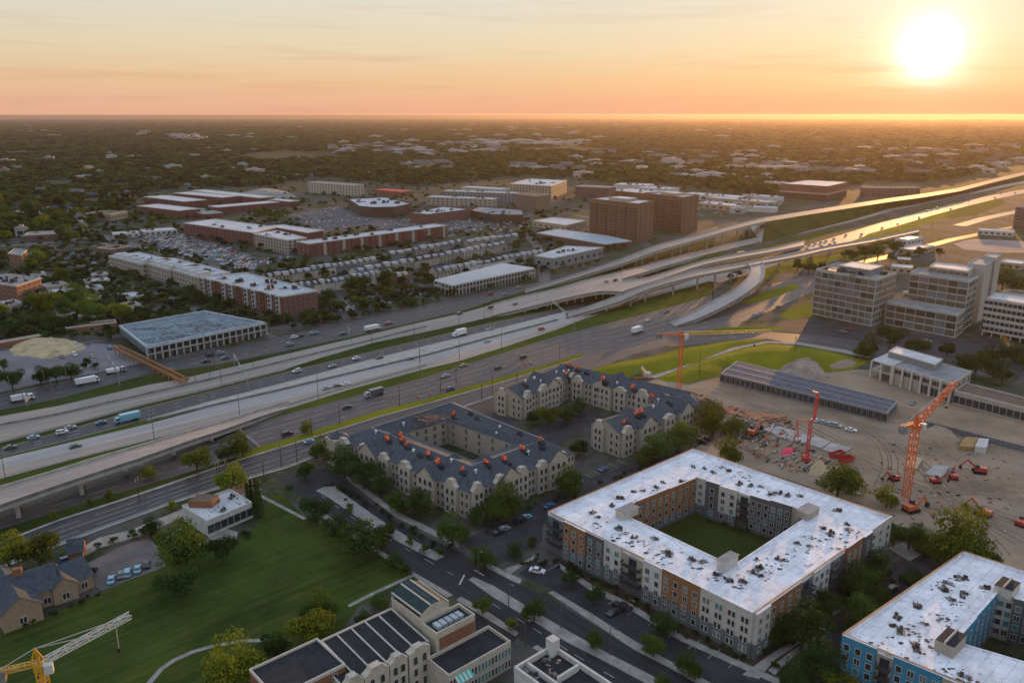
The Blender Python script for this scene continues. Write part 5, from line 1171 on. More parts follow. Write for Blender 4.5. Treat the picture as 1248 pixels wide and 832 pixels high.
terrace('terrace with pale blue dormers in the row facing the long brick block', (321, 333), (455, 312), 16)
terrace('short back terrace below the mall car park', (470, 306), (560, 291), 10)
terrace('small terrace end with navy roof by the grey warehouse', (566, 292), (628, 283), 7, wall='off')
terrace('brown gabled terrace end with a plain brick gable', (476, 332), (494, 329), 2, 9, 'brown', 'brown', 13)
for k, (x0, y0, x1, y1) in enumerate([(132, 312, 172, 322), (172, 319, 206, 329), (204, 327, 240, 338)]):
    a = un(x0, y0, 11); b_ = un(x1, y1, 11); P = rq((x0, y0), (x1, y1), 26, 11); B = blk('condominium', ['beige condominium with white stepped roofs nearest the orange lit window', 'middle beige condominium of the white roofed row', 'right hand beige condominium of the white roofed row'][k], 'condominium', P, 11, 'beige', 'tin', 3, 5, 2, 1.7, 'mullion', 'white roofed condominiums', units=3, fr=framem)
    for j in range(4):
        mb = MB(); p = P[0].lerp(P[1], (j + .5) / 4); q = B.loc(p + (P[3] - P[0]) * .3); mb.box((q.x, q.y, 10.9), (7, 9, 2.4), W['white'], math.atan2((b_ - a).y, (b_ - a).x), mt=RF['tin']); B.add(mb, 'roof_box')
# steel framed garage with white deck
HS = 8
P = [un(529, 341.5, HS), un(551, 348, HS), un(652, 327, HS), un(612, 321.5, HS)]
B = Bld('parking_garage', 'open steel framed garage with bright white ribbed deck beside the highway', 'parking garage', P)
for z0, z1 in ((HS - .7, HS), (4, 4.4)): mb = MB(); mb.prism([B.loc(p) for p in P], z0, z1, W['fin'], RF['pale'], True); B.add(mb, 'deck')
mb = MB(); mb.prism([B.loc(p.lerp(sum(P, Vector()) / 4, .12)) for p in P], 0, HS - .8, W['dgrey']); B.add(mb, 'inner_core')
for i, k in ((0, 5), (1, 26), (2, 4)):
    for j in range(k): mb = MB(); p = B.loc(P[i].lerp(P[i + 1 if i < 3 else 0], j / k)); mb.box((p.x, p.y, 0), (.7, .7, HS - .7), W['fin'], 0); B.add(mb, 'column')
for k in range(24): mb = MB(); t0 = (k + .5) / 24; mb.bar(B.loc(P[1].lerp(P[2], t0), HS + .5), B.loc(P[0].lerp(P[3], t0), HS + .5), .35, M['white'], .9); B.add(mb, 'deck_rib')
blk('warehouse', 'grey flat roofed warehouse with blue awnings behind the frontage road', 'warehouse', [un(651.5, 312, 9), un(674, 315, 9), un(735, 302, 9), un(690, 300, 9)], 9, 'grey', 'pale', 1, 9, 3.6, 3, units=3)
blk('low_brick_shop', 'low curved brick building with white roof strip in front of the brown towers', 'shop building', [un(654, 284, 6), un(738, 298, 6), un(770, 294, 6), un(742, 288, 6), un(680, 279, 6)], 6, 'mallbrick', 'tin', 0)
blk('warehouse', 'white roofed low hall left of the brown towers', 'warehouse', [un(649, 269, 7), un(690, 275, 7), un(715, 269, 7), un(675, 265, 7)], 7, 'tan', 'pale', 1, 9, 3, 2)
# dark big-box store with curved brown front
P = [un(438, 252, 12), un(455, 253.5, 12), un(480, 253, 12), un(502, 249, 12), un(470, 240.5, 12), un(424, 243, 12)]
B = blk('big_store', 'big store with curved dark brown front and pale cluttered roof', 'store', P, 12, 'darkbrown', 'tin', 0, par=1.2, pw=W['darkbrown']); clutter(B, [(440, 246), (455, 248), (470, 247), (485, 248), (460, 244), (478, 244)], 12, 3)
blk('shopping_mall', 'red brick mall wing with pale roof right of the dark brown store', 'mall', [un(499, 260, 11), un(522, 262, 11), un(574, 255.5, 11), un(540, 252, 11)], 11, 'mallbrick', 'tin', 0, par=1, pw=W['mallbrick'], units=8)
blk('shopping_mall', 'dark brick mall wing with a curved end in front of the glass office', 'mall', [un(574, 257, 9), un(600, 262, 9), un(638, 262.5, 9), un(636, 256, 9), un(585, 252, 9)], 9, 'darkbrown', 'grey', 0, par=.8, pw=W['darkbrown'], units=5)
goldg = mat('gold_window_glass', (.25, .17, .08), .15, spec=.7)
blk('glass_office', 'square office with pale gold gridded windows behind the mall', 'office building', [un(629, 236.5, 21), un(653, 239, 21), un(671, 237, 21), un(650, 234, 21)], 21, 'darkbrown', 'brown', 6, 5.5, 3.6, 2.2, 'plain', glass=goldg)
blk('apartment_block', 'grey apartment block with white framed balconies in front of the glass office', 'apartment building', rq((540, 233), (628, 236), 22, 14), 14, 'grey', 'tin', 4, 6, 2.4, 1.8, units=5)
blk('apartment_block', 'brown and grey apartment block left of the mall garage', 'apartment building', rq((520, 240), (600, 243), 20, 12), 12, 'beige', 'tin', 3, 7, 2.4, 1.8, units=5)
blk('apartment_block', 'pale apartment block with bright white trim at the back of the mall', 'apartment building', rq((562, 228), (612, 231), 22, 15), 15, 'white', 'pale', 4, 6, 2, 1.8)
blk('apartment_block', 'large cream block with rooftop screens behind the gold windowed office', 'apartment building', [un(621, 224, 20), un(672, 227, 20), un(691, 220, 20), un(645, 218, 20)], 20, 'tan', 'pale', 5, 6, 3, 1.8, units=8)
blk('apartment_block', 'pinkish brown apartment block left of and behind the brown towers', 'apartment building', rq((701, 227), (742, 229), 26, 17), 17, 'mallbrick', 'grey', 5, 6, 2.4, 1.8)
blk('apartment_block', 'pale stepped apartment tower pair standing alone at the edge of the woods', 'apartment building', rq((375, 222), (431, 226), 22, 17), 17, 'stone2', 'grey', 5, 7, 2.6, 1.8)
blk('hall', 'tent-like hall with bright red roof left of the mall', 'hall', rq((456, 231), (488, 234), 26, 7), 7, 'terracotta', mat('red_roof', (.5, .04, .04), .7, .1, .2), 0, par=0)
# arena on the right
HB = 22
P = [un(951, 224, HB), un(1009, 227.5, HB), un(1035, 222, HB), un(985, 219.5, HB)]
B = Bld('arena', 'wide brown windowless hall with a pale band and pale roof beyond the tall viaduct', 'arena', P); flat(B, P, 12, HB, 'mallbrick', 'pale', .6, W['mallbrick']); flat(B, [p for p in P], 9.5, 12, 'tan', 'pale', 0, None, 'pale_band'); flat(B, [p.lerp(sum(P, Vector()) / 4, .04) for p in P], 0, 9.5, 'darkbrown', 'dark', 0, None, 'base_wall')
# white roofed sheds and malls behind the towers
for k, (x0, y0, x1, y1, dp, H, wl) in enumerate([(744, 232, 790, 236, 50, 9, 'terracotta'), (775, 228.5, 812, 231, 40, 10, 'white'), (832, 236, 898, 241, 30, 8, 'white'), (862, 240.5, 938, 247, 24, 8, 'tan'), (850, 247, 900, 252, 26, 7, 'tan'), (900, 252, 946, 254, 20, 6, 'white'), (748, 225, 790, 226.5, 40, 8, 'white'), (905, 237, 945, 241, 20, 7, 'white'), (931, 221, 950, 223, 24, 12, 'tan')]):
    blk('warehouse', ['broad white roofed shed with rust end wall just behind the nearer brown tower', 'white roofed box with rooftop plant between the two brown towers', 'long white roofed shed right behind the farther brown tower', 'longest white roofed shed leading towards the brown arena', 'low tan shed in front of the white sheds by the viaduct', 'low white shed beside the road below the arena', 'thin white roofed shed at the back behind the brown towers', 'white roofed shed left of the brown arena', 'small tan block touching the left end of the arena'][k], 'warehouse', rq((x0, y0), (x1, y1), dp, H), H, wl, 'tin' if k % 2 else 'pale', 1 if k in (3, 4) else 0, 12, 5, 2, group='white roofed sheds beyond the towers', units=5)
blk('office_block', 'low dark office spread among trees in the sun haze right of the arena', 'office building', rq((1055, 229), (1122, 229), 20, 13), 13, 'mallbrick', 'brown', 3, 9, 5, 1.8)
blk('apartment_block', 'banded brown block cut by the right edge above the pale car park', 'apartment building', rq((1238, 252), (1290, 256), 30, 24), 24, 'mallbrick', 'brown', 6, 8, 5, 1.8)
# left edge blocks
blk('apartment_block', 'sunlit block glowing orange at the left edge among trees', 'apartment building', [un(10, 309, 12), un(26, 311, 12), un(33, 305, 12), un(18, 303, 12)], 12, 'terracotta', 'grey', 4, 6, 2, 1.5)  # orange sunlight on the walls is put into the terracotta colour
blk('apartment_block', 'brick block with dull flat roof at the left edge below the orange lit one', 'apartment building', [un(-30, 342, 12), un(20, 349, 12), un(50, 339, 12), un(10, 334, 12)], 12, 'terracotta', 'grey', 4, 6, 2, 1.5, units=6)
for k, (x0, y0, x1, y1, dp, H, wl, rf) in enumerate([(56, 350, 84, 346, 14, 5, 'beige', 'grey'), (58, 358, 90, 352, 10, 4, 'white', 'pale'), (105, 344, 134, 341, 12, 4, 'beige', 'tin'), (108, 352, 126, 350, 12, 4, 'white', 'tin'), (112, 336, 132, 334, 10, 4, 'beige', 'pale'), (155, 363, 175, 360, 16, 5, 'beige', 'tin'), (152, 374, 172, 371, 12, 4, 'white', 'pale'), (110, 366, 130, 363, 10, 4, 'beige', 'tin'), (60, 386, 92, 382, 12, 4, 'tan', 'pale'), (12, 372, 30, 369, 16, 5, 'beige', 'tin'), (104, 388, 128, 384, 12, 4, 'beige', 'grey'), (30, 287, 72, 285, 26, 6, 'mallbrick', 'grey'), (118, 302, 136, 304, 20, 7, 'mallbrick', 'brown'), (104, 260, 135, 261, 30, 8, 'tan', 'brown'), (47, 254, 80, 255, 30, 7, 'beige', 'navy'), (138, 286, 170, 284, 20, 4, 'white', 'tin'), (176, 283, 216, 280, 22, 4, 'white', 'pale'), (38, 335, 56, 333, 10, 4, 'white', 'tin')]):
    blk('shop_building', ['flat grey roofed shop below the trees left of the street corner', 'long pale roofed shop between the brick block and the trees', 'shop with pale blue roof beside the street trees', 'small white shop with pale blue roof left of the dark trees', 'little shop with bright roof near the red parked cars', 'boxy shop with blue white roof just left of the wide street', 'white shop half hidden by trees near the brick apartments', 'low blue roofed shop among the round trees', 'wide tan shop with pale roof in the trees above the dusty yard', 'pale blue roofed shop at the left edge above the yard', 'grey roofed shop touching the trees above the tan wall', 'long dull red building across the street at the top left', 'brown roofed building right of the rows of parked vans', 'tan hipped building left of the brick estate', 'navy roofed school building among the suburban trees', 'bright low building left of the crowded car park', 'bright low canopy building at the head of the crowded car park', 'tiny white shop near the sunlit orange block'][k], 'shop', rq((x0, y0), (x1, y1), dp, H), H, wl, rf, 1, 6, 3, 1.8, group='low shops at the left', units=2)
# small buildings on the right behind the offices
for k, (x0, y0, x1, y1, dp, H, wl, rf) in enumerate([(1086, 325, 1112, 327, 14, 5, 'tan', 'pale'), (1094, 316, 1110, 317, 12, 6, 'terracotta', 'pale'), (1107, 292.5, 1126, 289, 14, 6, 'white', 'tin'), (1112, 305, 1140, 300, 14, 5, 'tan', 'pale'), (1218, 319, 1245, 322, 20, 5, 'tan', 'pale'), (1220, 355, 1245, 360, 14, 4, 'tan', 'brown'), (1192, 280, 1235, 283, 16, 5, 'white', 'tin'), (1100, 356, 1112, 358, 10, 4, 'beige', 'pale')]):
    blk('low_building', ['pink lit low building with flat roof between the two office blocks', 'tiny sun caught building behind the gap of the offices', 'white roofed box under the end of the flyover', 'pale roofed low building left of the pale car park', 'low building behind the tall concrete service towers', 'brown roofed villa behind the banded office', 'white roofed strip above the pale car park', 'small low block squeezed between the office blocks'][k], 'low building', rq((x0, y0), (x1, y1), dp, H), H, wl, rf, 1, 6, 3, 1.8, group='low buildings behind the offices')
# ================================================================== trees
def leafmat(name, c, c2, tr=.3, ov=.35):
    return mat(name, c, .75, .22, .1, c2, spec=.15, objvar=ov, trans=tr, detail=5, ramp=(.3, .7))
LF = dict(green=leafmat('leaves_green', (.050, .094, .015), (.130, .180, .028), .42), dark=leafmat('leaves_dark', (.026, .050, .013), (.070, .108, .022), .34), yellow=leafmat('leaves_yellow_green', (.075, .108, .012), (.185, .21, .02), .42),
          gold=leafmat('leaves_gold', (.15, .11, .012), (.28, .19, .02), .4), wood=leafmat('leaves_woodland', (.026, .046, .012), (.088, .108, .022), .3, .75))
bark = mat('bark', (.08, .06, .045), .95, 2, .3)
def crown_mesh(name, m, n, leaf, seed, flat=1.0, cypress=False, lobes=9, core=None):
    """leaf clumps through the volume of several lobes; unit crown: radius ~1, z 0.25..2"""
    r = random.Random(seed); v = []; f = []; L_ = []
    if cypress: L_ = [((0, 0, .3 + k * .55), .42 - .04 * k) for k in range(7)]
    else:
        for k in range(lobes):
            a = r.uniform(0, 2 * pi); q = r.uniform(.25, .72) * (1 if k else 0); z = r.uniform(.6, 1.45) if q > .3 else r.uniform(1.1, 1.6)
            L_.append(((q * cos(a), q * sin(a), z * flat + (1 - flat) * .7), r.uniform(.30, .52)))
    for i in range(n):
        (cx, cy, cz), R_ = L_[r.randrange(len(L_))]
        th = r.uniform(0, 2 * pi); u = r.uniform(-.75, 1); s = math.sqrt(1 - u * u); rr = R_ * r.uniform(.55, 1.08)
        d = Vector((s * cos(th), s * sin(th), u)); p = Vector((cx, cy, cz)) + Vector((d.x * rr, d.y * rr, d.z * rr * (.85 if not cypress else 1.6)))
        nn = (d + Vector((r.gauss(0, .6), r.gauss(0, .6), r.gauss(.25, .5)))).normalized(); t = nn.orthogonal().normalized(); b_ = nn.cross(t); an = r.uniform(0, pi); t, b_ = t * cos(an) + b_ * sin(an), b_ * cos(an) - t * sin(an)
        l = leaf * r.uniform(.6, 1.3); w_ = l * r.uniform(.5, .9); i0 = len(v); k_ = nn * l * .18
        v += [tuple(p - t * l - k_), tuple(p + b_ * w_), tuple(p + t * l - k_), tuple(p - b_ * w_)]; f.append((i0, i0 + 1, i0 + 2, i0 + 3))
    me = bpy.data.meshes.new(name); me.from_pydata(v, [], f); me.materials.append(m); me.update(); return me
def trunk_mesh(seed):
    b = MB(); r = random.Random(seed); b.tube((0, 0, -.02), (.02, 0, .7), .075, .05, bark, 7)
    for k in range(5):
        a = 2 * pi * k / 5 + r.uniform(-.3, .3); z = r.uniform(.45, .7); b.tube((0, 0, z), (cos(a) * .45, sin(a) * .45, z + r.uniform(.3, .6)), .03, .012, bark, 5)
    return b.mesh('trunk')
TR = [trunk_mesh(k) for k in range(3)]
CN = {k: [crown_mesh('crown', LF[k], 3400, .050, 100 + i, lobes=10 + i) for i in range(3)] for k in ('green', 'dark', 'yellow')}
CN['gold'] = [crown_mesh('crown', LF['gold'], 2400, .05, 3)]
CM = {k: [crown_mesh('crown', LF[k], 700, .10, 200 + i, lobes=9) for i in range(3)] for k in ('green', 'dark', 'yellow', 'wood')}
CYP = [crown_mesh('crown', LF['dark'], 1800, .07, 5, cypress=True)]
NT = 0
def tree(x, yb, wpx, k='green', label=None, group=None, hk=1.0, world=None, Rm=None, cat='tree'):
    global NT; NT += 1
    p = world if world else un(x, yb, 0); R_ = Rm or wpx * mpp(x, yb) / 2 * .98
    near = dist(p) / max(R_, .1) < 110 if k != 'wood' else False
    hh = R_ * random.uniform(.9, 1.08) * hk
    t = empty('tree', label, cat, p, random.uniform(0, 6.28), group)
    me = random.choice((CN if near else CM).get(k) or CN[k]) if (k in CN or k in CM) else None
    c = link('crown', me, t); c.scale = (R_ * random.uniform(.92, 1.08), R_ * random.uniform(.92, 1.08), hh)
    q = link('trunk', random.choice(TR), t); q.scale = (R_ * .9, R_ * .9, hh * 1.0); return t
# -- trees near enough to tell apart: (x, foot y, width in px, kind, label)
for a in [
 (14, 700, 54, 'yellow', 'big yellow green tree at the left edge between the avenue and the house'), (50, 694, 48, 'yellow', 'broad yellow green tree just behind the stone house, right of its twin'),
 (228, 692, 64, 'green', 'largest round tree on the lawn right of the small house car park'), (272, 684, 36, 'dark', 'dark tree touching the right side of the largest lawn tree'), (216, 733, 50, 'dark', 'round dark tree standing alone in front of the house car park'),
 (184, 656, 28, 'dark', 'dark tree between the house car park and the white workshop'), (283, 606, 44, 'yellow', 'wide yellow green bush tree behind the white workshop'), (375, 529, 20, 'yellow', 'lone yellow green tree on the verge between highway road and avenue'),
 (241, 577, 36, 'yellow', 'left one of the bushy verge trees below the pink ramp'), (276, 562, 30, 'green', 'middle one of the bushy verge trees below the pink ramp'), (296, 556, 34, 'yellow', 'right one of the bushy verge trees below the pink ramp'),
 (184, 584, 20, 'yellow', 'small yellow tree on the verge left of the bushy verge trees'), (209, 622, 14, 'yellow', 'little yellow tree at the pavement left of the workshop'),
 (372, 584, 24, 'dark', 'small dark tree at the top corner of the lawn street'), (395, 562, 38, 'green', 'tree at the left corner tower of the square stone block'), (420, 582, 46, 'dark', 'dark dense tree in front of the left wall of the square stone block'),
 (444, 596, 46, 'dark', 'second dark dense tree along the left wall of the square stone block'), (463, 606, 36, 'dark', 'third dark tree along the street wall of the square stone block'), (486, 624, 34, 'green', 'tree with a thin gap left of the bottom corner of the square stone block'),
 (508, 632, 46, 'dark', 'dark tree before the street wall near the bottom corner of the square stone block'), (552, 664, 46, 'green', 'light green street tree below the bottom corner of the square stone block'), (583, 640, 30, 'dark', 'dark tree at the right wall beside the bottom corner of the square stone block'),
 (617, 634, 56, 'green', 'big fresh green tree before the right wall of the square stone block'), (690, 606, 46, 'green', 'green tree at the right corner of the square stone block by the drive'), (706, 556, 26, 'dark', 'dark tree between the square stone block and the front stone wing'),
 (668, 520, 34, 'yellow', 'yellow topped tree in the court of the U shaped stone block'), (690, 516, 28, 'dark', 'dark tree in the middle of the court of the U shaped stone block'), (707, 506, 24, 'dark', 'dark tree deepest in the court of the U shaped stone block'), (648, 518, 20, 'dark', 'dark tree at the left end of the U shaped stone block court'),
 (786, 569, 32, 'green', 'leftmost of the three flat green trees before the front stone wing'), (803, 560, 38, 'green', 'middle one of the three flat green trees before the front stone wing'), (828, 552, 42, 'green', 'rightmost of the three flat green trees before the front stone wing'),
 (868, 532, 48, 'yellow', 'large golden green tree between the front stone wing and the dirt yard'), (891, 532, 30, 'green', 'green tree touching the large golden green tree by the dirt yard'), (890, 565, 40, 'yellow', 'round golden green tree at the top corner of the white roofed block'),
 (386, 642, 42, 'dark', 'dark tree at the top end of the lawn by the street'), (414, 657, 36, 'dark', 'second dark tree on the street side of the lawn'), (444, 680, 60, 'dark', 'largest dark tree on the street side of the lawn'), (466, 672, 36, 'green', 'green tree right of the largest lawn side tree'),
 (481, 692, 26, 'green', 'small tree near the lower end of the lawn side row'), (496, 702, 18, 'green', 'last and smallest tree of the lawn side row'),
 (392, 766, 56, 'green', 'tree on the lawn touching the roof line of the cream terrace'), (381, 792, 58, 'yellow', 'yellow green tree in front of the cream terrace at the lawn edge'), (338, 800, 36, 'dark', 'dark shrubby tree left of the yellow green tree by the terrace'), (286, 842, 78, 'yellow', 'big tree at the bottom edge left of the cream terrace'),
 (463, 742, 26, 'green', 'scrubby tree in the strip behind the cream terrace'), (442, 762, 22, 'dark', 'dark scrubby tree just behind the cream terrace roof'),
 (651, 756, 32, 'green', 'fresh green tree on the long street median'), (722, 790, 28, 'green', 'second green tree farther down the long street median'), (588, 748, 26, 'green', 'green street tree on the pavement near the terrace tower'), (624, 768, 18, 'yellow', 'thin yellowish street tree beside the second street lamp'),
 (796, 800, 34, 'green', 'left one of two green trees between the car park and the street'), (839, 824, 36, 'green', 'right one of two green trees between the car park and the street'), (806, 838, 22, 'green', 'tree cut by the bottom edge on the median'),
 (591, 692, 36, 'green', 'green tree on the corner by the side street parking'), (629, 680, 24, 'dark', 'thin palm like tree by the side street parking'), (648, 666, 16, 'dark', 'slim tree left of the blue corner of the white roofed block'),
 (694, 714, 22, 'dark', 'first dark tree against the street wall of the white roofed block'), (725, 738, 28, 'dark', 'second dark tree against the street wall of the white roofed block'), (809, 776, 36, 'dark', 'third dark tree against the street wall of the white roofed block'),
 (976, 792, 62, 'dark', 'wide dark tree at the bottom right corner of the white roofed block'), (953, 788, 42, 'dark', 'dark tree left of the wide dark tree at the white roofed block corner'), (1010, 754, 38, 'green', 'tree along the right wall of the white roofed block near a small path'),
 (1043, 724, 42, 'dark', 'tree halfway along the right wall of the white roofed block'), (1058, 740, 46, 'green', 'leafy tree in the middle of the garden between the two white roofs'), (1069, 706, 42, 'dark', 'tree below the right corner of the white roofed block'),
 (1050, 770, 52, 'green', 'big tree beside the left wall of the blue building'), (1072, 772, 36, 'dark', 'dark tree touching the blue building near its left corner'), (1107, 722, 34, 'dark', 'dark tree beside the back drive of the blue building'),
 (1088, 667, 32, 'green', 'tree just outside the right corner of the white roofed block'), (1107, 670, 38, 'green', 'second tree along the yard wall from the white roofed block'), (1126, 674, 34, 'yellow', 'third tree along the yard wall before the big golden one'),
 (1174, 692, 74, 'yellow', 'big golden green tree behind the blue building at the dirt yard'), (1148, 690, 40, 'yellow', 'golden green tree left of the biggest golden tree'), (1200, 690, 36, 'yellow', 'golden tree right of the biggest golden tree'),
 (996, 832, 58, 'dark', 'dark tree at the bottom edge right of the pavement corner'), (964, 840, 40, 'dark', 'dark tree cut by the bottom edge near the car park end'), (1024, 852, 40, 'yellow', 'tree at the bottom edge touching the blue wall'),
 (1020, 609, 54, 'yellow', 'wide olive tree at the dirt yard beyond the white roofed block'), (1080, 618, 30, 'yellow', 'olive tree just left of the orange crane foot')]: tree(*a)
for x, y, h in ((314, 630, 1), (308, 622, .8), (318, 630, .95), (303, 616, .6)):
    p = un(x, y); t = empty('cypress', 'narrow dark cypress in the tight cluster right of the white workshop', 'tree', p, 0, 'cypresses by the workshop'); c = link('crown', CYP[0], t); c.scale = (2.6, 2.6, 3.6 * h); q = link('trunk', TR[0], t); q.scale = (1.8, 1.8, 1.5)
def row(L, lab, grp, k='green', hk=1, cat='tree'):
    for a in L: tree(a[0], a[1], a[2], a[3] if len(a) > 3 else k, lab, grp, hk, cat=cat)
row([(110, 616, 7), (85, 627, 6), (66, 634, 9), (134, 610, 12)], 'thin young yellow tree on the verge beside the avenue at the left', 'young verge trees', 'yellow', 1.5)
row([(138, 662, 13), (162, 655, 14), (120, 668, 10), (176, 650, 12), (113, 700, 12), (300, 655, 14), (352, 598, 12), (94, 690, 9)], 'small dark garden shrub between the house and the avenue', 'garden shrubs by the house', 'dark', .8, 'shrub')
row([(426, 626, 15), (474, 652, 20), (500, 664, 14), (517, 675, 16), (536, 676, 14)], 'small green tree in the parking strip below the square stone block', 'parking strip trees')
row([(1057, 434, 30), (1084, 427, 34), (1050, 438, 24), (1122, 434, 24), (1108, 431, 18), (1153, 436, 20)], 'dark tree between the office car park and the concrete hall', 'office car park trees', 'dark')
row([(1188, 462, 36), (1176, 456, 26), (1221, 468, 28), (1203, 442, 24), (1218, 440, 20), (1234, 442, 24), (1246, 452, 22)], 'dark tree behind the long beige building below the banded office', 'trees behind the beige building', 'dark')
row([(1221, 354, 28), (1236, 358, 22), (1212, 366, 14), (1244, 350, 16)], 'dark tree between the concrete service towers and the right edge', 'trees behind the towers', 'dark')
row([(985, 333, 20), (972, 330, 16), (1054, 317, 20), (1038, 320, 20), (1070, 314, 22), (1090, 311, 20), (1000, 330, 14), (1105, 318, 12), (1030, 314, 12), (1120, 314, 14), (1145, 312, 12), (1085, 318, 12)], 'olive brown tree behind the office roofs under the flyover', 'trees behind the offices', 'dark')
row([(898, 338, 16), (912, 346, 12), (905, 331, 12), (889, 341, 9)], 'dark tree in the bend of the slip ramp', 'ramp trees', 'dark')
row([(85, 297, 26), (99, 292, 15), (75, 292, 14), (115, 296, 9)], 'tree in the clump at the top end of the wide left street', 'street end clump', 'wood')
row([(46, 324, 22), (37, 328, 14), (73, 345, 20, 'yellow'), (69, 327, 10), (54, 320, 14), (28, 332, 10)], 'tree beside the sunlit orange block', 'trees by the orange block')
row([(91, 374, 30, 'green'), (58, 386, 32, 'yellow'), (79, 388, 28), (115, 390, 34, 'green'), (149, 393, 28, 'yellow'), (43, 399, 20), (62, 405, 28), (29, 405, 24), (3, 388, 18, 'yellow'), (36, 378, 22), (166, 357, 10), (141, 356, 12), (127, 373, 14), (150, 371, 16), (171, 390, 18), (100, 382, 20), (12, 410, 18), (84, 404, 22), (134, 378, 14), (106, 400, 18), (182, 384, 12), (74, 368, 12)],
    'round tree in the grove above the unfinished building and the dusty yard', 'grove above the yard', 'dark')
row([(50, 469, 25), (69, 466, 23), (87, 463, 23), (105, 449, 13), (116, 450, 10), (16, 476, 26), (5, 452, 15), (-8, 470, 22)], 'dark tree along the lower edge of the dusty yard', 'yard edge trees', 'dark')
row([(395, 394, 9), (413, 392, 9), (433, 388, 9), (443, 386, 8), (459, 382, 9), (474, 379, 9), (488, 376, 9), (504, 373, 10), (516, 371, 7), (533, 367, 9), (357, 402, 9), (372, 398, 8), (385, 396, 8)], 'small round street tree in the row along the far frontage road', 'frontage road tree row', 'dark', 1.2)
row([(427, 358, 26), (442, 356, 24), (468, 352, 30), (402, 368, 20), (374, 341, 12), (394, 338, 16), (410, 352, 14), (483, 346, 18), (563, 333, 20), (590, 328, 16), (548, 334, 12), (634, 324, 14), (610, 318, 9), (508, 347, 11)], 'dark tree among the town house terraces', 'town house trees', 'dark')
row([(314, 268, 16, 'yellow'), (331, 266, 13), (351, 264, 12), (322, 262, 10), (473, 320, 12), (300, 306, 10), (255, 262, 10), (340, 268, 9)], 'tree between the brick estate and the long brick block', 'brick estate trees', 'green')
row([(677, 334, 8), (697, 330, 7), (717, 326, 9), (728, 323, 8), (707, 328, 8), (740, 307, 10, 'dark'), (750, 305, 10, 'dark'), (760, 303, 10, 'dark'), (660, 334, 7), (687, 326, 7)], 'autumn gold tree in front of the grey warehouse', 'warehouse trees', 'gold')
# -- town and suburb trees in the gaps
def free(p, pad=4):
    for P in FOOT:
        x0 = min(q[0] for q in P) - pad; x1 = max(q[0] for q in P) + pad; y0 = min(q[1] for q in P) - pad; y1 = max(q[1] for q in P) + pad
        if x0 < p[0] < x1 and y0 < p[1] < y1 and inpoly(p[0], p[1], P): return False
    return True
rt = random.Random(11)
def scatter(poly, n, w0, w1, kinds, lab, grp, hk=1):
    xs = [q[0] for q in poly]; ys = [q[1] for q in poly]; c = 0; t = 0
    while c < n and t < n * 60:
        t += 1; x, y = rt.uniform(min(xs), max(xs)), rt.uniform(min(ys), max(ys))
        if not inpoly(x, y, poly): continue
        p = un(x, y)
        if not free(p, 3): continue
        tree(x, y, rt.uniform(w0, w1), rt.choice(kinds), lab, grp, hk); c += 1
scatter([(0, 296), (70, 292), (120, 284), (160, 262), (150, 250), (60, 250), (0, 258)], 34, 11, 22, ['wood', 'green', 'dark', 'yellow'], 'suburban tree left of the brick estate', 'suburban trees at the left')
scatter([(150, 285), (215, 280), (220, 268), (165, 262), (150, 270)], 10, 9, 14, ['wood', 'green'], 'tree in the belt between car park and brick estate', 'car park tree belt')
scatter([(215, 372), (240, 372), (345, 392), (400, 378), (395, 362), (340, 366), (240, 345)], 12, 7, 10, ['dark'], 'dark little tree around the brick and white apartments', 'apartment trees')
scatter([(30, 306), (60, 312), (110, 330), (150, 345), (200, 365), (190, 372), (120, 350), (60, 330)], 10, 6, 10, ['dark', 'green'], 'little tree along the wide street at the left', 'left street trees')
scatter([(640, 300), (800, 285), (860, 268), (900, 255), (940, 250), (940, 243), (850, 255), (720, 270), (640, 280)], 14, 6, 10, ['wood', 'dark'], 'low tree beside the tall viaduct near the brown towers', 'viaduct trees')
# -- woodland to the horizon: far too many to count
YF = [(-400, 296), (0, 292), (100, 280), (150, 258), (170, 238), (215, 228), (330, 228), (372, 216), (440, 219), (500, 226), (560, 222), (620, 214), (700, 215), (740, 222), (830, 226), (880, 234), (940, 240), (1000, 243), (1060, 233), (1120, 226), (1169, 217), (1212, 206), (1248, 196), (1700, 150)]
FM = [crown_mesh('crown', LF['wood'], 260, .17, 300 + i, lobes=7, flat=.9) for i in range(3)]
src = []
for i in range(3):
    t = tree(20 + i * 25, 255 + i * 3, 15, 'wood', 'suburban tree left of the brick estate', 'suburban trees at the left')
    for o in col.objects:
        if o.parent == t and o.name.startswith('crown'): o.data = FM[i]; src.append(o)
pts = [[], [], []]; r_ = 640.0
while r_ < 26500:
    s = max(10.5, r_ / (110 if r_ < 9500 else 80)); a = -.70
    while a < .72:
        rr = r_ + rt.uniform(-.5, .5) * s; aa = a + rt.uniform(-.5, .5) * s / r_; p = Vector((rr * sin(aa), rr * cos(aa), 0)); a += s / r_
        X, Y = px(p)
        if -60 < X < 1310 and Y < lerp(YF, X) + rt.uniform(-2, 2):
            nz = noise.noise(Vector((p.x * .0021, p.y * .0021, 3))) + .45 * noise.noise(Vector((p.x * .009, p.y * .009, 5)))
            if nz > .34 - (.10 if Y > 180 else 0): continue
            if X > 900 and Y > 165 and rt.random() < .25: continue
            if r_ < 3500 and not free(p, 6): continue
            k = rt.randrange(3); w_ = s * rt.uniform(.42, .8); pts[k].append((p, (w_, w_, rt.uniform(4.2, 7.5)), rt.uniform(0, 6.28)))
    r_ += s
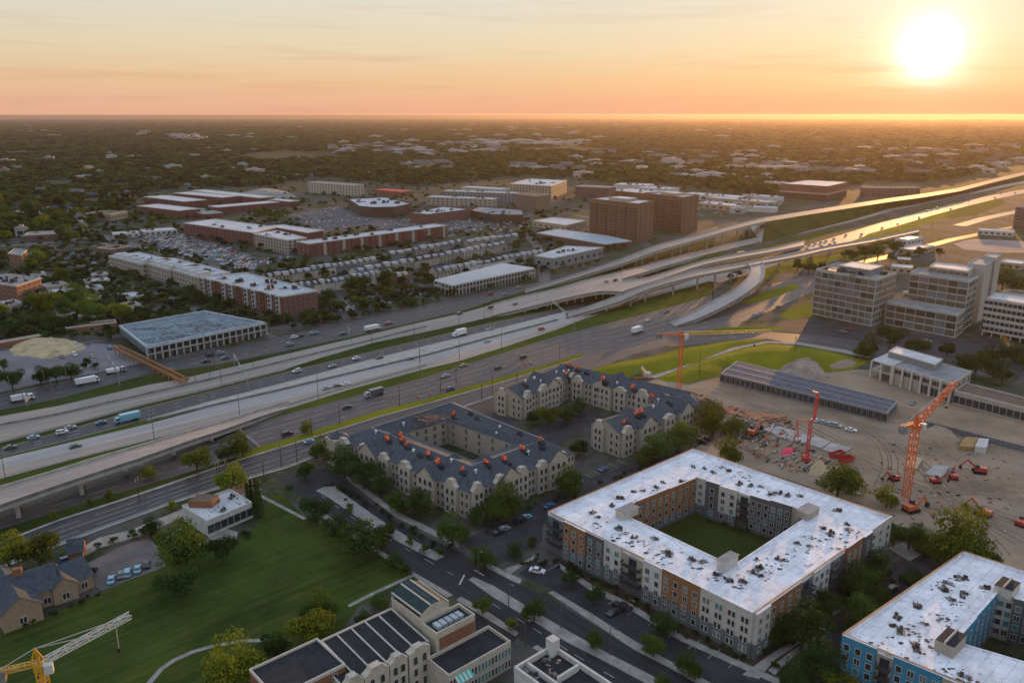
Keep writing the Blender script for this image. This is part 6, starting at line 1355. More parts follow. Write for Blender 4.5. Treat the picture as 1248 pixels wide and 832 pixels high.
# trees of the town too many to single out, as part of the same mass
for _ in range(11000):
    X, Y = rt.uniform(-40, 1290), rt.uniform(212, 415)
    if Y < lerp(YF, X) + 1: continue
    if X < 700 and Y > lerp(E_N1, X) - 3: continue
    if X >= 690 and Y > 262 - (X - 690) * .09 and X < 1000: continue
    if X >= 1000 and (Y > 300 or Y > 236 - (X - 1000) * .12): continue
    if any(inpoly(X, Y, q) for q in LOTS.values()): continue
    if inpoly(X, Y, [(0, 430), (140, 418), (190, 440), (0, 480)]): continue
    p = un(X, Y); 
    if rt.random() > (.75 if X < 240 else .6) * (.2 + 1.2 * max(0, .45 + noise.noise(Vector((p.x * .012, p.y * .012, 9))))) or not free(p, 5): continue
    k = rt.randrange(3); w_ = rt.uniform(2.0, 4.4); pts[k].append((p, (w_, w_, w_ * .95), rt.uniform(0, 6.28)))
allp = [(q, k) for k in range(3) for q in pts[k]]
me = bpy.data.meshes.new('woodland'); me.from_pydata([q[0] for q, k in allp], [], [])
me.attributes.new('sc', 'FLOAT_VECTOR', 'POINT').data.foreach_set('vector', [c for q, k in allp for c in q[1]])
me.attributes.new('rot', 'FLOAT_VECTOR', 'POINT').data.foreach_set('vector', [c for q, k in allp for c in (0, 0, q[2])])
me.attributes.new('kd', 'INT', 'POINT').data.foreach_set('value', [k for q, k in allp])
o = link('woodland', me); tag(o, None, None, None, 'stuff')
g = bpy.data.node_groups.new('woodland', 'GeometryNodeTree'); g.interface.new_socket('Geometry', in_out='INPUT', socket_type='NodeSocketGeometry'); g.interface.new_socket('Geometry', in_out='OUTPUT', socket_type='NodeSocketGeometry')
N, L = g.nodes, g.links; gi = N.new('NodeGroupInput'); go = N.new('NodeGroupOutput'); ip = N.new('GeometryNodeInstanceOnPoints'); jn = N.new('GeometryNodeJoinGeometry')
for i in (2, 1, 0):
    oi = N.new('GeometryNodeObjectInfo'); oi.inputs['Object'].default_value = src[i]; oi.inputs['As Instance'].default_value = True; oi.transform_space = 'ORIGINAL'; L.new(oi.outputs['Geometry'], jn.inputs[0])
L.new(jn.outputs[0], ip.inputs['Instance']); ip.inputs['Pick Instance'].default_value = True
def nat(nm, ty): n_ = N.new('GeometryNodeInputNamedAttribute'); n_.data_type = ty; n_.inputs['Name'].default_value = nm; return n_.outputs['Attribute']
L.new(gi.outputs[0], ip.inputs['Points']); L.new(nat('sc', 'FLOAT_VECTOR'), ip.inputs['Scale']); L.new(nat('kd', 'INT'), ip.inputs['Instance Index'])
er = N.new('FunctionNodeEulerToRotation'); L.new(nat('rot', 'FLOAT_VECTOR'), er.inputs[0]); L.new(er.outputs[0], ip.inputs['Rotation']); L.new(ip.outputs[0], go.inputs[0])
md = o.modifiers.new('instances', 'NODES'); md.node_group = g
print('trees', NT, 'woodland', sum(map(len, pts)))
# ================================================================== houses and sheds far out in the woods
HM = []
for k, (c, rf) in enumerate([((.5, .47, .43), RF['pale']), ((.42, .34, .27), RF['grey']), ((.5, .5, .5), RF['tin']), ((.3, .22, .17), RF['brown']), ((.45, .4, .34), RF['slate'])]):
    m_ = wmat('distant_wall', tuple(q * .72 for q in c)); rf = mat('distant_roof', [(.30, .29, .28), (.10, .10, .10), (.24, .28, .32), (.09, .065, .05), (.045, .055, .07)][k], .85, .1, .3); b = MB(); b.prism([(-.5, -.5), (.5, -.5), (.5, .5), (-.5, .5)], 0, .62, m_)
    if k in (0, 2): b.prism([(-.52, -.52), (.52, -.52), (.52, .52), (-.52, .52)], .62, .72, rf, None, True); b.prism([(-.2, -.2), (.1, -.2), (.1, .15), (-.2, .15)], .72, .9, m_, rf)
    else: b.face([(-.55, -.55, .6), (.55, -.55, .6), (.55, 0, 1), (-.55, 0, 1)], rf); b.face([(.55, .55, .6), (-.55, .55, .6), (-.55, 0, 1), (.55, 0, 1)], rf); b.face([(-.5, .5, .6), (-.5, -.5, .6), (-.5, 0, .97)], m_); b.face([(.5, -.5, .6), (.5, .5, .6), (.5, 0, .97)], m_)
    b.face([(-.3, -.505, .15), (.1, -.505, .15), (.1, -.505, .45), (-.3, -.505, .45)], M['glass']); HM.append(b.mesh('distant_house'))
rh = random.Random(5)
def houses(n, x0, x1, y0, y1, s0, s1, lab, grp, kinds=(0, 1, 2), cat='house', name='distant_house', h=6):
    for _ in range(n):
        x, y = rh.uniform(x0, x1), rh.uniform(y0, y1)
        if y > lerp(YF, x) + 6 and n > 20: y = lerp(YF, x) - rh.uniform(2, 12)
        p = un(x, y); 
        if not free(p, 5): continue
        w_ = rh.uniform(s0, s1); o = link(name, HM[rh.choice(kinds)], None, p, rh.choice([GA, GA + pi / 2, .1, rh.uniform(0, 3)]), (w_, w_ * rh.uniform(.35, .8), h * rh.uniform(.8, 1.6))); tag(o, lab, cat, grp)
houses(34, 0, 160, 225, 290, 12, 20, 'small house roof among the nearer suburban trees at the left', 'suburban houses at the left', (1, 3, 4, 0), h=9)
houses(30, 0, 380, 180, 222, 18, 40, 'pale roof showing through the woods at the upper left', 'roofs in the left woods', (0, 2, 1), h=11)
houses(16, 210, 248, 166, 172, 35, 70, 'bright white building in the far cluster left of centre', 'white far cluster', (0, 2), 'building', 'distant_building', 16)
houses(66, 400, 620, 174, 192, 26, 64, 'pale shed in the far business district at the centre', 'far business district', (0, 2, 1), 'shed', 'distant_shed', 13)
houses(34, 570, 720, 172, 178, 40, 90, 'long bright shed in the farthest row at the centre', 'farthest shed row', (0, 2), 'shed', 'distant_shed', 14)
houses(14, 490, 545, 203, 208, 24, 50, 'long yellowish shed in the woods above the mall', 'sheds above the mall', (0, 1), 'shed', 'distant_shed', 12)
houses(10, 628, 690, 205, 210, 30, 60, 'grey shed in the woods above the cream block', 'sheds above the cream block', (1, 0), 'shed', 'distant_shed', 11)
houses(50, 700, 950, 184, 220, 22, 55, 'pale building among the trees behind the towers', 'buildings behind the towers', (0, 1, 2), 'building', 'distant_building', 11)
houses(60, 930, 1248, 178, 214, 22, 60, 'small building in the golden haze below the sun', 'buildings in the sun haze', (0, 1, 2, 3), 'building', 'distant_building', 11)
houses(40, 0, 900, 153, 172, 40, 90, 'tiny pale roof near the horizon', 'roofs near the horizon', (0, 2), 'building', 'distant_building', 14)
houses(22, 1150, 1248, 236, 300, 14, 30, 'low roof among the roads at the far right', 'roofs at the far right', (0, 1, 2), 'building', 'distant_building', 7)
houses(26, 345, 640, 246, 290, 12, 26, 'small pale roofed structure between mall and town houses', 'small structures by the mall', (0, 2, 1), 'building', 'distant_building', 6)
houses(64, 40, 345, 290, 400, 8, 17, 'small low structure among the left streets', 'small structures at the left', (0, 2, 1), 'building', 'distant_building', 4.5)
houses(16, 820, 945, 243, 262, 12, 24, 'small shed along the road behind the tall viaduct', 'sheds behind the viaduct', (0, 2, 1), 'shed', 'distant_shed', 6)
water = mat('lake_water', (.05, .06, .07), .03, spec=1)
for pts_ in ([(268, 151.2), (300, 150.6), (348, 151), (352, 152.4), (310, 152.6), (270, 152.2)], [(1003, 148), (1040, 147.6), (1080, 148.2), (1078, 149), (1030, 148.9)], [(918, 168), (945, 167.6), (944, 168.8), (920, 169)], [(1095, 218.5), (1125, 219), (1126, 220.5), (1094, 219.8)]):
    sheet('lake', pts_, water, .5)
# tall lattice masts on the horizon
# ================================================================== vehicles
def paint(name, c): return mat(name, c, .3, spec=.5, coat=.5)
PC_ = dict(white=paint('car_paint_white', (.65, .66, .68)), silver=paint('car_paint_silver', (.30, .32, .35)), black=paint('car_paint_black', (.018, .018, .022)), blue=paint('car_paint_blue', (.03, .12, .26)), red=paint('car_paint_red', (.34, .025, .02)),
           grey=paint('car_paint_grey', (.10, .105, .115)), green=paint('car_paint_green', (.02, .07, .045)), sky=paint('car_paint_light_blue', (.16, .38, .50)), tan=paint('car_paint_tan', (.30, .24, .17)), orange=paint('machine_orange', (.50, .10, .03)), yellow=paint('machine_yellow', (.55, .32, .03)), mred=paint('machine_red', (.45, .04, .03)))
headm = mat('headlight_glass', (.6, .6, .55), .2); tailm = mat('tail_light', (.35, .02, .02), .3)
def body_profile(b, prof, w, m, z=0):
    L0 = [(x, -w / 2, zz) for x, zz in prof]; R0 = [(x, w / 2, zz) for x, zz in prof]; n = len(prof)
    b.face(L0, m); b.face(R0[::-1], m)
    for i in range(n): j = (i + 1) % n; b.face([L0[j], L0[i], R0[i], R0[j]], m)
def car_proto(c, kind='sedan'):
    m = PC_[c]; parts = []; b = MB()
    if kind == 'suv': P = [(-2.3, .35), (2.3, .35), (2.35, .8), (2.1, 1.05), (1.1, 1.12), (-2.25, 1.12), (-2.38, .8)]; C = [(-2.2, 1.08), (1.2, 1.08), (.55, 1.72), (-1.95, 1.75)]
    elif kind == 'pickup': P = [(-2.7, .45), (2.6, .45), (2.65, .95), (2.4, 1.15), (1.2, 1.2), (-2.7, 1.2)]; C = [(-.9, 1.18), (1.2, 1.18), (.6, 1.82), (-.7, 1.84)]
    else: P = [(-2.25, .3), (2.2, .3), (2.28, .65), (1.95, .82), (1.0, .92), (-1.6, .95), (-2.3, .85)]; C = [(-1.6, .9), (1.05, .9), (.3, 1.4), (-1.0, 1.42)]
    w = 1.85; body_profile(b, P, w, m)
    # narrower glasshouse with painted roof
    n = len(C); s0, s1 = w * .47, w * .38; lo = [C[0], C[1]]; hi = [C[2], C[3]]; g = MB()
    A = [(C[0][0], -s0, C[0][1]), (C[1][0], -s0, C[1][1]), (C[2][0], -s1, C[2][1]), (C[3][0], -s1, C[3][1])]; Bq = [(x, -y, z) for x, y, z in A]
    g.face(A, M['glass']); g.face(Bq[::-1], M['glass']); g.face([A[1], Bq[1], Bq[2], A[2]], M['glass']); g.face([Bq[0], A[0], A[3], Bq[3]], M['glass'])
    b.face([(A[2][0] + .02, A[2][1], A[2][2] + .02), (A[2][0] + .02, -A[2][1], A[2][2] + .02), (A[3][0], -A[3][1], A[3][2] + .02), A[3][:2] + (A[3][2] + .02,)], m)
    for sx in (-1, 1): b.bar((A[1][0], sx * s0, A[1][2]), (A[2][0], sx * s1, A[2][2]), .07, m); b.bar((A[0][0], sx * s0, A[0][2]), (A[3][0], sx * s1, A[3][2]), .07, m); b.bar(((A[0][0] + A[1][0]) / 2, sx * s0, A[0][2]), ((A[2][0] + A[3][0]) / 2, sx * s1, A[2][2]), .08, m)
    wh = MB(); wh.tube((0, -.11, 0), (0, .11, 0), .33, .33, M['black'], 12); wh.tube((0, -.12, 0), (0, .12, 0), .17, .17, M['steel'], 8)
    wm = wh.mesh('wheel'); hl = MB(); hl.box((0, 0, 0), (.06, .32, .14), headm); tl = MB(); tl.box((0, 0, 0), (.06, .3, .14), tailm)
    fx, rx = P[1][0], P[0][0]
    return (b.mesh('body'), g.mesh('glasshouse'), wm, hl.mesh('headlight'), tl.mesh('tail_light'), fx, rx, w)
CP = {}
def car(x, y, ang, c='white', kind='sedan', label=None, group=None, z=0, name='car', parts=True, p=None, lane_dir=None):
    """x, y photo pixel of the wheels; ang world heading"""
    k = (c, kind)
    if k not in CP: CP[k] = car_proto(c, kind)
    bm_, gm, wm, hm_, tm_, fx, rx, w = CP[k]; p = p if p is not None else un(x, y, z)
    if not parts: o = link(name, SIMPLE(k), None, p, ang); return tag(o, label, 'car', group)
    t = empty(name, label, 'car', p, ang, group); link('body', bm_, t); link('glasshouse', gm, t)
    for sx in (1, -1):
        for sy in (1, -1): link('wheel', wm, t, (sx * 1.42, sy * (w / 2 - .08), .33))
    for sy in (1, -1): link('headlight', hm_, t, (fx + .03, sy * .62, .55)); link('tail_light', tm_, t, (rx - .03, sy * .65, .62))
    return t
_S = {}
def SIMPLE(k):
    if k in _S: return _S[k]
    bm_, gm, wm = CP[k][:3]; b = bmesh.new(); b.from_mesh(bm_); n1 = len(b.faces); b.from_mesh(gm); b.faces.ensure_lookup_table()
    me = bpy.data.meshes.new('car'); me.materials.append(PC_[k[0]]); me.materials.append(M['glass']); me.materials.append(M['black'])
    for i, f in enumerate(b.faces): f.material_index = 0 if i < n1 else 1
    b.to_mesh(me); b.free(); 
    v = [tuple(q.co) for q in me.vertices]; f = [tuple(q.vertices) for q in me.polygons]; mi = [q.material_index for q in me.polygons]
    for sx in (1.42, -1.42):
        for sy in (.84, -.84):
            i = len(v); v += [(sx + .33 * cos(pi * q / 4), sy + s_, .33 + .33 * sin(pi * q / 4)) for s_ in (-.1, .1) for q in range(8)]
            for q in range(8): f.append((i + q, i + (q + 1) % 8, i + 8 + (q + 1) % 8, i + 8 + q)); mi.append(2)
            f.append(tuple(i + 7 - q for q in range(8))); f.append(tuple(i + 8 + q for q in range(8))); mi += [2, 2]
    me2 = bpy.data.meshes.new('car'); me2.from_pydata(v, [], f)
    for m_ in me.materials: me2.materials.append(m_)
    me2.polygons.foreach_set('material_index', mi); me2.update(); _S[k] = me2; return me2
def heading(x, y, P=None, z=0):
    a, b = un(x - 8, lerp(P, x - 8), z), un(x + 8, lerp(P, x + 8), z); d = b - a; return math.atan2(d.y, d.x)
HD = lambda x, y: heading(x, y, E_E1)
AU, AV = GA, GA - pi / 2
# moving traffic on the near carriageways: (x, y, colour, kind, label)
for a in [(13, 546, 'grey', 'sedan', 'dark car farthest left on the dark express lanes'), (41, 534, 'sky', 'sedan', 'pale blue car on the dark express lanes near the left edge'), (76, 528, 'white', 'suv', 'white car close behind another on the dark express lanes'), (86, 522, 'silver', 'sedan', 'silver car close ahead of the white one on the dark express lanes'),
          (124, 516, 'blue', 'sedan', 'dark blue car behind the light blue truck'), (92, 545, 'green', 'sedan', 'dark green car alone on the pale lanes at the left'), (362, 453, 'white', 'suv', 'white car beside an orange barrier on the express lanes'), (405, 447, 'silver', 'sedan', 'pale car straddling two of the express lanes'),
          (434, 437.5, 'white', 'sedan', 'clean white car alone on the express lanes'), (462, 437, 'black', 'sedan', 'black car on the express lanes under the wooded bank'), (411, 471, 'grey', 'sedan', 'dark car on the pale lanes next to a pale one'), (422, 469, 'white', 'sedan', 'pale car hidden against the pale lanes'),
          (594, 417, 'sky', 'sedan', 'light blue car on the pale lanes left of the red one'), (660, 402, 'red', 'suv', 'red car on the pale lanes'), (597, 402, 'silver', 'sedan', 'silver car on the express lanes ahead of the box truck'), (501, 438, 'grey', 'sedan', 'grey car at the left of the pale lanes near a lamp'),
          (423, 497, 'black', 'sedan', 'black car on the near highway road before the grey truck'), (350, 530, 'black', 'suv', 'black off-roader on the near highway road by the lone yellow tree'), (377, 539, 'sky', 'sedan', 'light blue car on the avenue beside the corner tower'), (638, 436, 'black', 'suv', 'dark car on the near highway road, second from the right'),
          (607, 449, 'black', 'sedan', 'dark car on the near highway road above the orange bollards'), (543, 459, 'silver', 'sedan', 'silver car on the near highway road level with the stone block'), (549, 475, 'blue', 'suv', 'blue car on the verge road behind the square stone block'), (722, 383, 'black', 'sedan', 'dark car on the broad apron under the pale lanes'),
          (812, 381, 'black', 'sedan', 'black car on the apron left of the slip ramp foot'), (790, 391, 'white', 'sedan', 'white car on the apron left of the slip ramp foot'), (398, 474, 'silver', 'sedan', 'silver car at the lane edge before the grey truck'), (565, 446, 'tan', 'sedan', 'tan car on the near highway road')]:
    car(a[0], a[1], HD(a[0], a[1]) + (pi if a[1] < lerp(E_G2, max(180, min(690, a[0]))) else 0), a[2], a[3], a[4])
def at_z(x, y, z, c, k, lab): car(x, y, HD(min(780, x), 0) + .12, c, k, lab, z=z)
at_z(598, 375.5, 0.3, 'black', 'suv', 'black car on the broad low viaduct'); at_z(628, 371, 2, 'grey', 'sedan', 'grey car on the broad low viaduct ahead of the black one'); at_z(560, 383, 0, 'green', 'suv', 'dark green car where the westbound lanes begin to rise'); at_z(739, 344, 7, 'grey', 'sedan', 'dark car on the upper interchange lanes'); at_z(750, 342.5, 7, 'black', 'pickup', 'black pickup on the upper interchange lanes')
# trucks
def box_truck(x, y, ang, lab, cab='white', L_=7, w=2.5, h=3.0, z=0, box='white', group=None, low=False):
    p = un(x, y, z); t = empty('box_truck', lab, 'truck', p, ang, group)
    b = MB(); b.box((-1.2, 0, .9), (L_, w, h if not low else .5), PC_[box]); b.build('cargo_box', t)
    b = MB(); body_profile(b, [(2.5, .5), (4.9, .5), (5.0, 1.5), (4.5, 2.5), (2.5, 2.6)], 2.3, PC_[cab]); b.box((-.5, 0, .5), (8, 1.2, .4), M['black']); b.build('cab', t)
    b = MB(); b.face([(4.96, -1, 1.55), (4.96, 1, 1.55), (4.55, 1, 2.42), (4.55, -1, 2.42)], M['glass'])
    for s in (-1, 1): b.face([(3.2, s * 1.16, 1.5), (4.6, s * 1.16, 1.5), (4.3, s * 1.16, 2.3), (3.2, s * 1.16, 2.3)][::s], M['glass'])
    b.build('windscreen', t); wh = MB(); wh.tube((0, -.18, 0), (0, .18, 0), .5, .5, M['black'], 12); wm = wh.mesh('wheel')
    for xx in (3.7, -2.6, -3.8):
        for s in (-1, 1): link('wheel', wm, t, (xx, s * 1.0, .5))
    return t
box_truck(560, 409, HD(560, 0) + pi, 'white box truck on the dark express lanes'); box_truck(155, 513, HD(155, 0) + pi, 'light blue truck with a broad load on the express lanes', 'sky', 8, 3, 2.6, box='sky')
box_truck(456, 482, HD(456, 0) + pi, 'grey truck with black tank load on the near highway road', 'silver', 7, 2.5, 2.4, box='grey'); box_truck(777, 405, HD(700, 0), 'white truck with blue load on the broad apron', 'white', 8, 2.6, 2.8)
box_truck(108, 467, HD(108, 0), 'long white bus-like truck on the far frontage road at the left', 'white', 9, 2.5, 2.4); box_truck(27, 488, HD(27, 0), 'white truck on the far frontage road near the left edge', 'white', 6, 2.4, 2.2); box_truck(141, 454, HD(141, 0), 'pale flat truck on the far frontage road by the timber ramp', 'silver', 6, 2.4, 1.6)
box_truck(455, 402, HD(455, 0), 'long white lorry on the far frontage road beside the tree row', 'white', 9, 2.5, 2.2); box_truck(903, 309.5, .6, 'flat truck with yellow machine parked between the upper lanes', 'white', 7, 2.5, 1.4, z=0, box='yellow')
# parked cars close by
for x, y, an, c, k, lab in [(136, 708, AU + 1.2, 'sky', 'sedan', 'leftmost blue and white car in the small house car park'), (148, 702, AU + 1.2, 'grey', 'sedan', 'dark car second from the left in the small house car park'), (156, 700, AU + 1.2, 'sky', 'suv', 'light blue car in the middle of the small house car park'),
      (168, 695, AU + 1.2, 'sky', 'sedan', 'light blue car second from the right in the small house car park'), (179, 689, AU + 1.2, 'black', 'sedan', 'black car rightmost in the small house car park'), (83, 684, AU, 'blue', 'suv', 'blue car beside the little orange gabled outbuilding'),
      (608, 650, AU, 'black', 'sedan', 'black car in the side street parking nearest the street'), (614, 646, AU, 'silver', 'sedan', 'silver car next to the nearest black car in the side street'), (634, 636, AU, 'black', 'suv', 'black car farther up the side street parking'), (641, 632, AU, 'sky', 'sedan', 'pale blue car at the upper end of the side street parking'),
      (655, 697, AV + .5, 'white', 'sedan', 'white and blue car below the blue corner of the white roofed block'), (759, 742, AV + .2, 'black', 'pickup', 'black pickup with folded ramp in the long car park'), (748, 748, AU, 'black', 'sedan', 'low black car next to the pickup in the long car park'),
      (670, 618, AU, 'blue', 'sedan', 'dark blue car at the blue corner of the white roofed block'), (706, 505, AU, 'blue', 'sedan', 'bright blue car in the drive of the U shaped stone block'), (736, 573, AU, 'blue', 'sedan', 'blue car in the yard between the stone wing and the white roof'),
      (793, 561, AU, 'black', 'suv', 'black car under the flat green trees'), (801, 557, AU, 'blue', 'sedan', 'dark blue car beside the black one under the flat green trees'), (785, 565, AU, 'black', 'sedan', 'black car left of the two under the flat green trees'), (856, 540, AV, 'black', 'suv', 'black van behind the top corner of the white roofed block'), (862, 536, AV, 'black', 'sedan', 'black car beside the van behind the white roofed block'),
      (1087, 720, AU, 'black', 'suv', 'black and tan vehicle between the two white roofs'), (995, 514, AV + .15, 'white', 'sedan', 'first white car of the line parked on the dirt'), (1003, 516, AV + .15, 'silver', 'sedan', 'silver car of the line parked on the dirt'), (1011, 518, AV + .15, 'sky', 'sedan', 'pale blue car of the line parked on the dirt'), (1019, 520, AV + .15, 'silver', 'suv', 'last car of the line of four on the dirt'), (1037, 525, AV + .3, 'white', 'sedan', 'white car standing apart at the end of the line on the dirt'),
      (1003, 491, AV, 'black', 'pickup', 'black pickup at the foot of the long dark blue shed'), (1022, 495, AV, 'orange', 'pickup', 'rust orange truck at the foot of the long dark blue shed'), (1033, 498, AV, 'black', 'suv', 'dark vehicle rightmost at the foot of the long shed'), (1112, 492, AU, 'silver', 'sedan', 'pale car behind the mast of the orange crane')]:
    car(x, y, an, c, k, lab)
# the crowded car parks and streets farther off
rc = random.Random(8); CC = ['white', 'silver', 'silver', 'grey', 'black', 'blue', 'sky', 'white', 'red', 'tan']
EXTRA = []
def lotcars(poly, n, lab, grp, ang, gap=2.9, rowgap=9.0, more=0):
    W_ = [un(*q) for q in poly]; du = Vector((cos(ang), sin(ang), 0)); dv = Vector((-sin(ang), cos(ang), 0)); c0_ = sum(W_, Vector()) / len(W_); cand = []
    for i in range(-60, 61):
        for j in range(-30, 31):
            p = c0_ + du * (i * gap) + dv * (j * rowgap + (0 if i % 2 else .2)); q = px(p)
            if inpoly(q[0], q[1], poly): cand.append(p)
    rc.shuffle(cand)
    for p in cand[n:n + more]: EXTRA.append((p, ang + pi / 2 + rc.choice([0, pi])))
    for p in cand[:n]:
        k = (rc.choice(CC), rc.choice(['sedan', 'suv', 'sedan']))
        if k not in CP: CP[k] = car_proto(*k)
        car(0, 0, ang + pi / 2 + rc.choice([0, pi]), k[0], k[1], lab, grp, parts=False, p=p)
lotcars(LOTS['west'], 100, 'car in the crowded car park beside the long brick block', 'cars in the crowded car park', AV + .06, 2.8, 7.5, 220)
lotcars(LOTS['mall'], 36, 'car in the car park behind the long red brick block', 'cars in the mall car park', AU - .5, 3.0, 10, 130)
lotcars([(60, 303), (82, 298), (110, 304), (106, 310), (80, 312)], 10, 'car or van in the rows right of the street end clump', 'parked rows at the left', AV, 4, 10)
lotcars([(55, 423), (80, 418), (140, 418), (140, 432), (80, 440)], 9, 'car parked in the dusty yard at the left', 'cars in the dusty yard', AU, 6, 10)
lotcars([(990, 392), (1060, 402), (1160, 414), (1150, 428), (1050, 412), (985, 400)], 7, 'car on the office car park', 'cars on the office car park', AU, 8, 14)
lotcars([(350, 395), (395, 383), (430, 372), (440, 378), (400, 390), (360, 400)], 8, 'car among the row trees near the far frontage road', 'cars by the row trees', AU - .2, 5, 8)
def roadcars(P, n, lab, grp, x0, x1, z=0, off=0):
    for _ in range(n):
        x = rc.uniform(x0, x1); k = (rc.choice(CC), rc.choice(['sedan', 'suv']))
        if k not in CP: CP[k] = car_proto(*k)
        zz = z(x) if callable(z) else z; car(x, lerp(P, x), heading(x, 0, P, zz) + rc.choice([0]), k[0], k[1], lab, grp, z=zz, parts=False)
roadcars(mid(E_N1, E_N2, .3), 8, 'car on the far frontage road', 'far frontage traffic', 220, 700); roadcars(mid(E_N1, E_N2, .7), 7, 'car on the far frontage road', 'far frontage traffic', 250, 700)
roadcars([(940, 316), (1012, 298), (1084, 275), (1126, 263), (1169, 252), (1240, 235)], 14, 'car in the distant traffic below the sun', 'distant traffic', 950, 1238); roadcars([(940, 311), (1012, 293), (1084, 270), (1126, 258), (1169, 247), (1240, 231)], 12, 'car in the distant traffic below the sun', 'distant traffic', 950, 1238)
roadcars([(920, 352), (980, 338), (1030, 324)], 5, 'car on the road below the flyover', 'cars below the flyover', 925, 1025); roadcars([(900, 391), (950, 374), (985, 364)], 3, 'car on the road left of the gridded office', 'cars left of the office', 905, 985)

lotcars([(395, 374), (440, 360), (480, 346), (520, 350), (520, 358), (440, 380), (400, 388)], 0, '', '', AU - .3, 4, 9, 60)
lotcars([(500, 265), (560, 263), (640, 268), (700, 284), (645, 292), (560, 282), (520, 276)], 0, '', '', AU - .4, 4, 12, 110)
lotcars(LOTS['kerb'], 0, '', '', AU - .5, 3.2, 9, 50)
lotcars([(30, 300), (120, 292), (200, 318), (150, 330), (60, 312)], 0, '', '', AV, 4, 14, 50)
lotcars([(80, 330), (140, 345), (200, 372), (150, 380), (90, 360)], 0, '', '', AV, 5, 16, 40)
lotcars([(800, 262), (860, 250), (940, 254), (935, 262), (850, 272), (800, 284)], 0, '', '', AU, 5, 14, 40)
b = MB()
for p, an in EXTRA:
    k = (rc.choice(CC), rc.choice(['sedan', 'suv']))
    if k not in CP: CP[k] = car_proto(*k)
    me = SIMPLE(k); i = len(b.v); ca, sa = cos(an), sin(an)
    b.v += [(p.x + q.co.x * ca - q.co.y * sa, p.y + q.co.x * sa + q.co.y * ca, q.co.z + .02) for q in me.vertices]
    for f in me.polygons: b.f.append(tuple(i + q for q in f.vertices)); b.m.append(b.mi(me.materials[f.material_index]))
tag(b.build('parked_cars'), None, None, None, 'stuff')
# ================================================================== lattice cranes
def lattice(b, a, c, w, m, step=2.4, r=.16, tri=False):
    a, c = Vector(a), Vector(c); d = (c - a); Ln = d.length; d.normalize(); up = Vector((0, 0, 1)) if abs(d.z) < .9 else Vector((0, 1, 0)); x = d.cross(up).normalized() * w / 2; y = x.cross(d).normalized() * w / 2
    offs = [-x - y, x - y, x + y, -x + y] if not tri else [-x - y, x - y, y]
    for o in offs: b.bar(a + o, c + o, r * 1.5, m)
    n = max(1, int(Ln / step)); k = len(offs)
    for i in range(n):
        p, q = a + d * (Ln * i / n), a + d * (Ln * (i + 1) / n)
        for j in range(k): o1, o2 = offs[j], offs[(j + 1) % k]; b.bar(p + (o1 if i % 2 else o2), q + (o2 if i % 2 else o1), r, m); b.bar(p + o1, p + o2, r, m)
orange = PC_['orange']; yellow = PC_['yellow']; orange2 = mat('crane_orange', (.62, .13, .04), .5, spec=.4); redp = mat('crane_red', (.60, .05, .05), .5); whitep = mat('crane_white', (.55, .55, .5), .5); cable = mat('steel_cable', (.45, .4, .35), .5)
def crane(lab, base, z, tipdir, jl, jang, cl, m, mw=1.8, mj=None, apex=4, cab=True, pend=True, name='tower_crane', r=.16):
    p = un(*base); t = empty(name, lab, 'crane', p, 0); mj = mj or m
    b = MB(); lattice(b, (0, 0, 0), (0, 0, z - .8), mw, m, 2.4, r); b.build('mast', t)
    b = MB(); b.box((0, 0, -.02), (5, 5, .6), M['conc'], .4); b.build('base', t)
    b = MB(); b.box((0, 0, z - .8), (mw * 1.3, mw * 1.3, 1.4), m); b.build('slewing_ring', t)
    h = Vector((cos(tipdir), sin(tipdir), 0)); a0 = Vector((0, 0, z + 1)) + h * .8; tip = a0 + h * jl * cos(jang) + Vector((0, 0, jl * sin(jang)))
    b = MB(); lattice(b, a0, tip, mw * .75, mj, 2.0, r * .9); b.build('jib', t)
    ce = Vector((0, 0, z + .8)) - h * cl; b = MB(); lattice(b, Vector((0, 0, z + .8)), ce, mw * .6, m, 2, r * .9); b.build('counter_jib', t)
    b = MB(); b.box((ce.x * .9, ce.y * .9, z - 1.2), (2.4, 2.0, 2.4), M['conc_dark'], tipdir); b.build('counterweight', t)
    ap = Vector((0, 0, z + .6 + apex)) - h * .5; b = MB(); b.bar((0, 0, z + .5), ap, .5, m); b.bar(Vector((0, 0, z + .5)) - h * 1.6, ap, .3, m); b.bar(Vector((0, 0, z + .5)) + h * 1.2, ap, .3, m); b.build('apex', t)
    if pend:
        b = MB()
        for q in (tip, a0.lerp(tip, .55), ce): b.bar(ap, q, .14, cable)
        b.build('pendant_line', t)
    if cab: b = MB(); s = h.cross(Vector((0, 0, 1))); b.box((h.x * 1.6 + s.x * 1.5, h.y * 1.6 + s.y * 1.5, z - .9), (1.6, 1.5, 2.0), whitep, tipdir); b.build('cab', t)
    b = MB(); hp = a0.lerp(tip, .82); b.bar(hp, hp - Vector((0, 0, 6)), .1, cable); b.box((hp.x, hp.y, hp.z - 6.8), (.6, .6, .9), M['darkmetal']); b.build('hook', t)
    return t
crane('orange red luffing tower crane at the right standing in the dirt yard', (1103, 613), 27.5, R(30), 21, R(32), 7, orange2, 1.9, r=.14)
crane('slim orange red tower crane behind the stone block with long flat yellow boom', (826, 497), 33, R(2), 38, R(1.5), 11, orange2, 1.4, mj=yellow, r=.12, apex=1.6)
crane('yellow tower crane with white lattice boom at the bottom left over the lawn', (66, 905), 18.5, R(24), 17.5, R(20), 8, yellow, 1.5, mj=whitep, apex=3.6, r=.13)
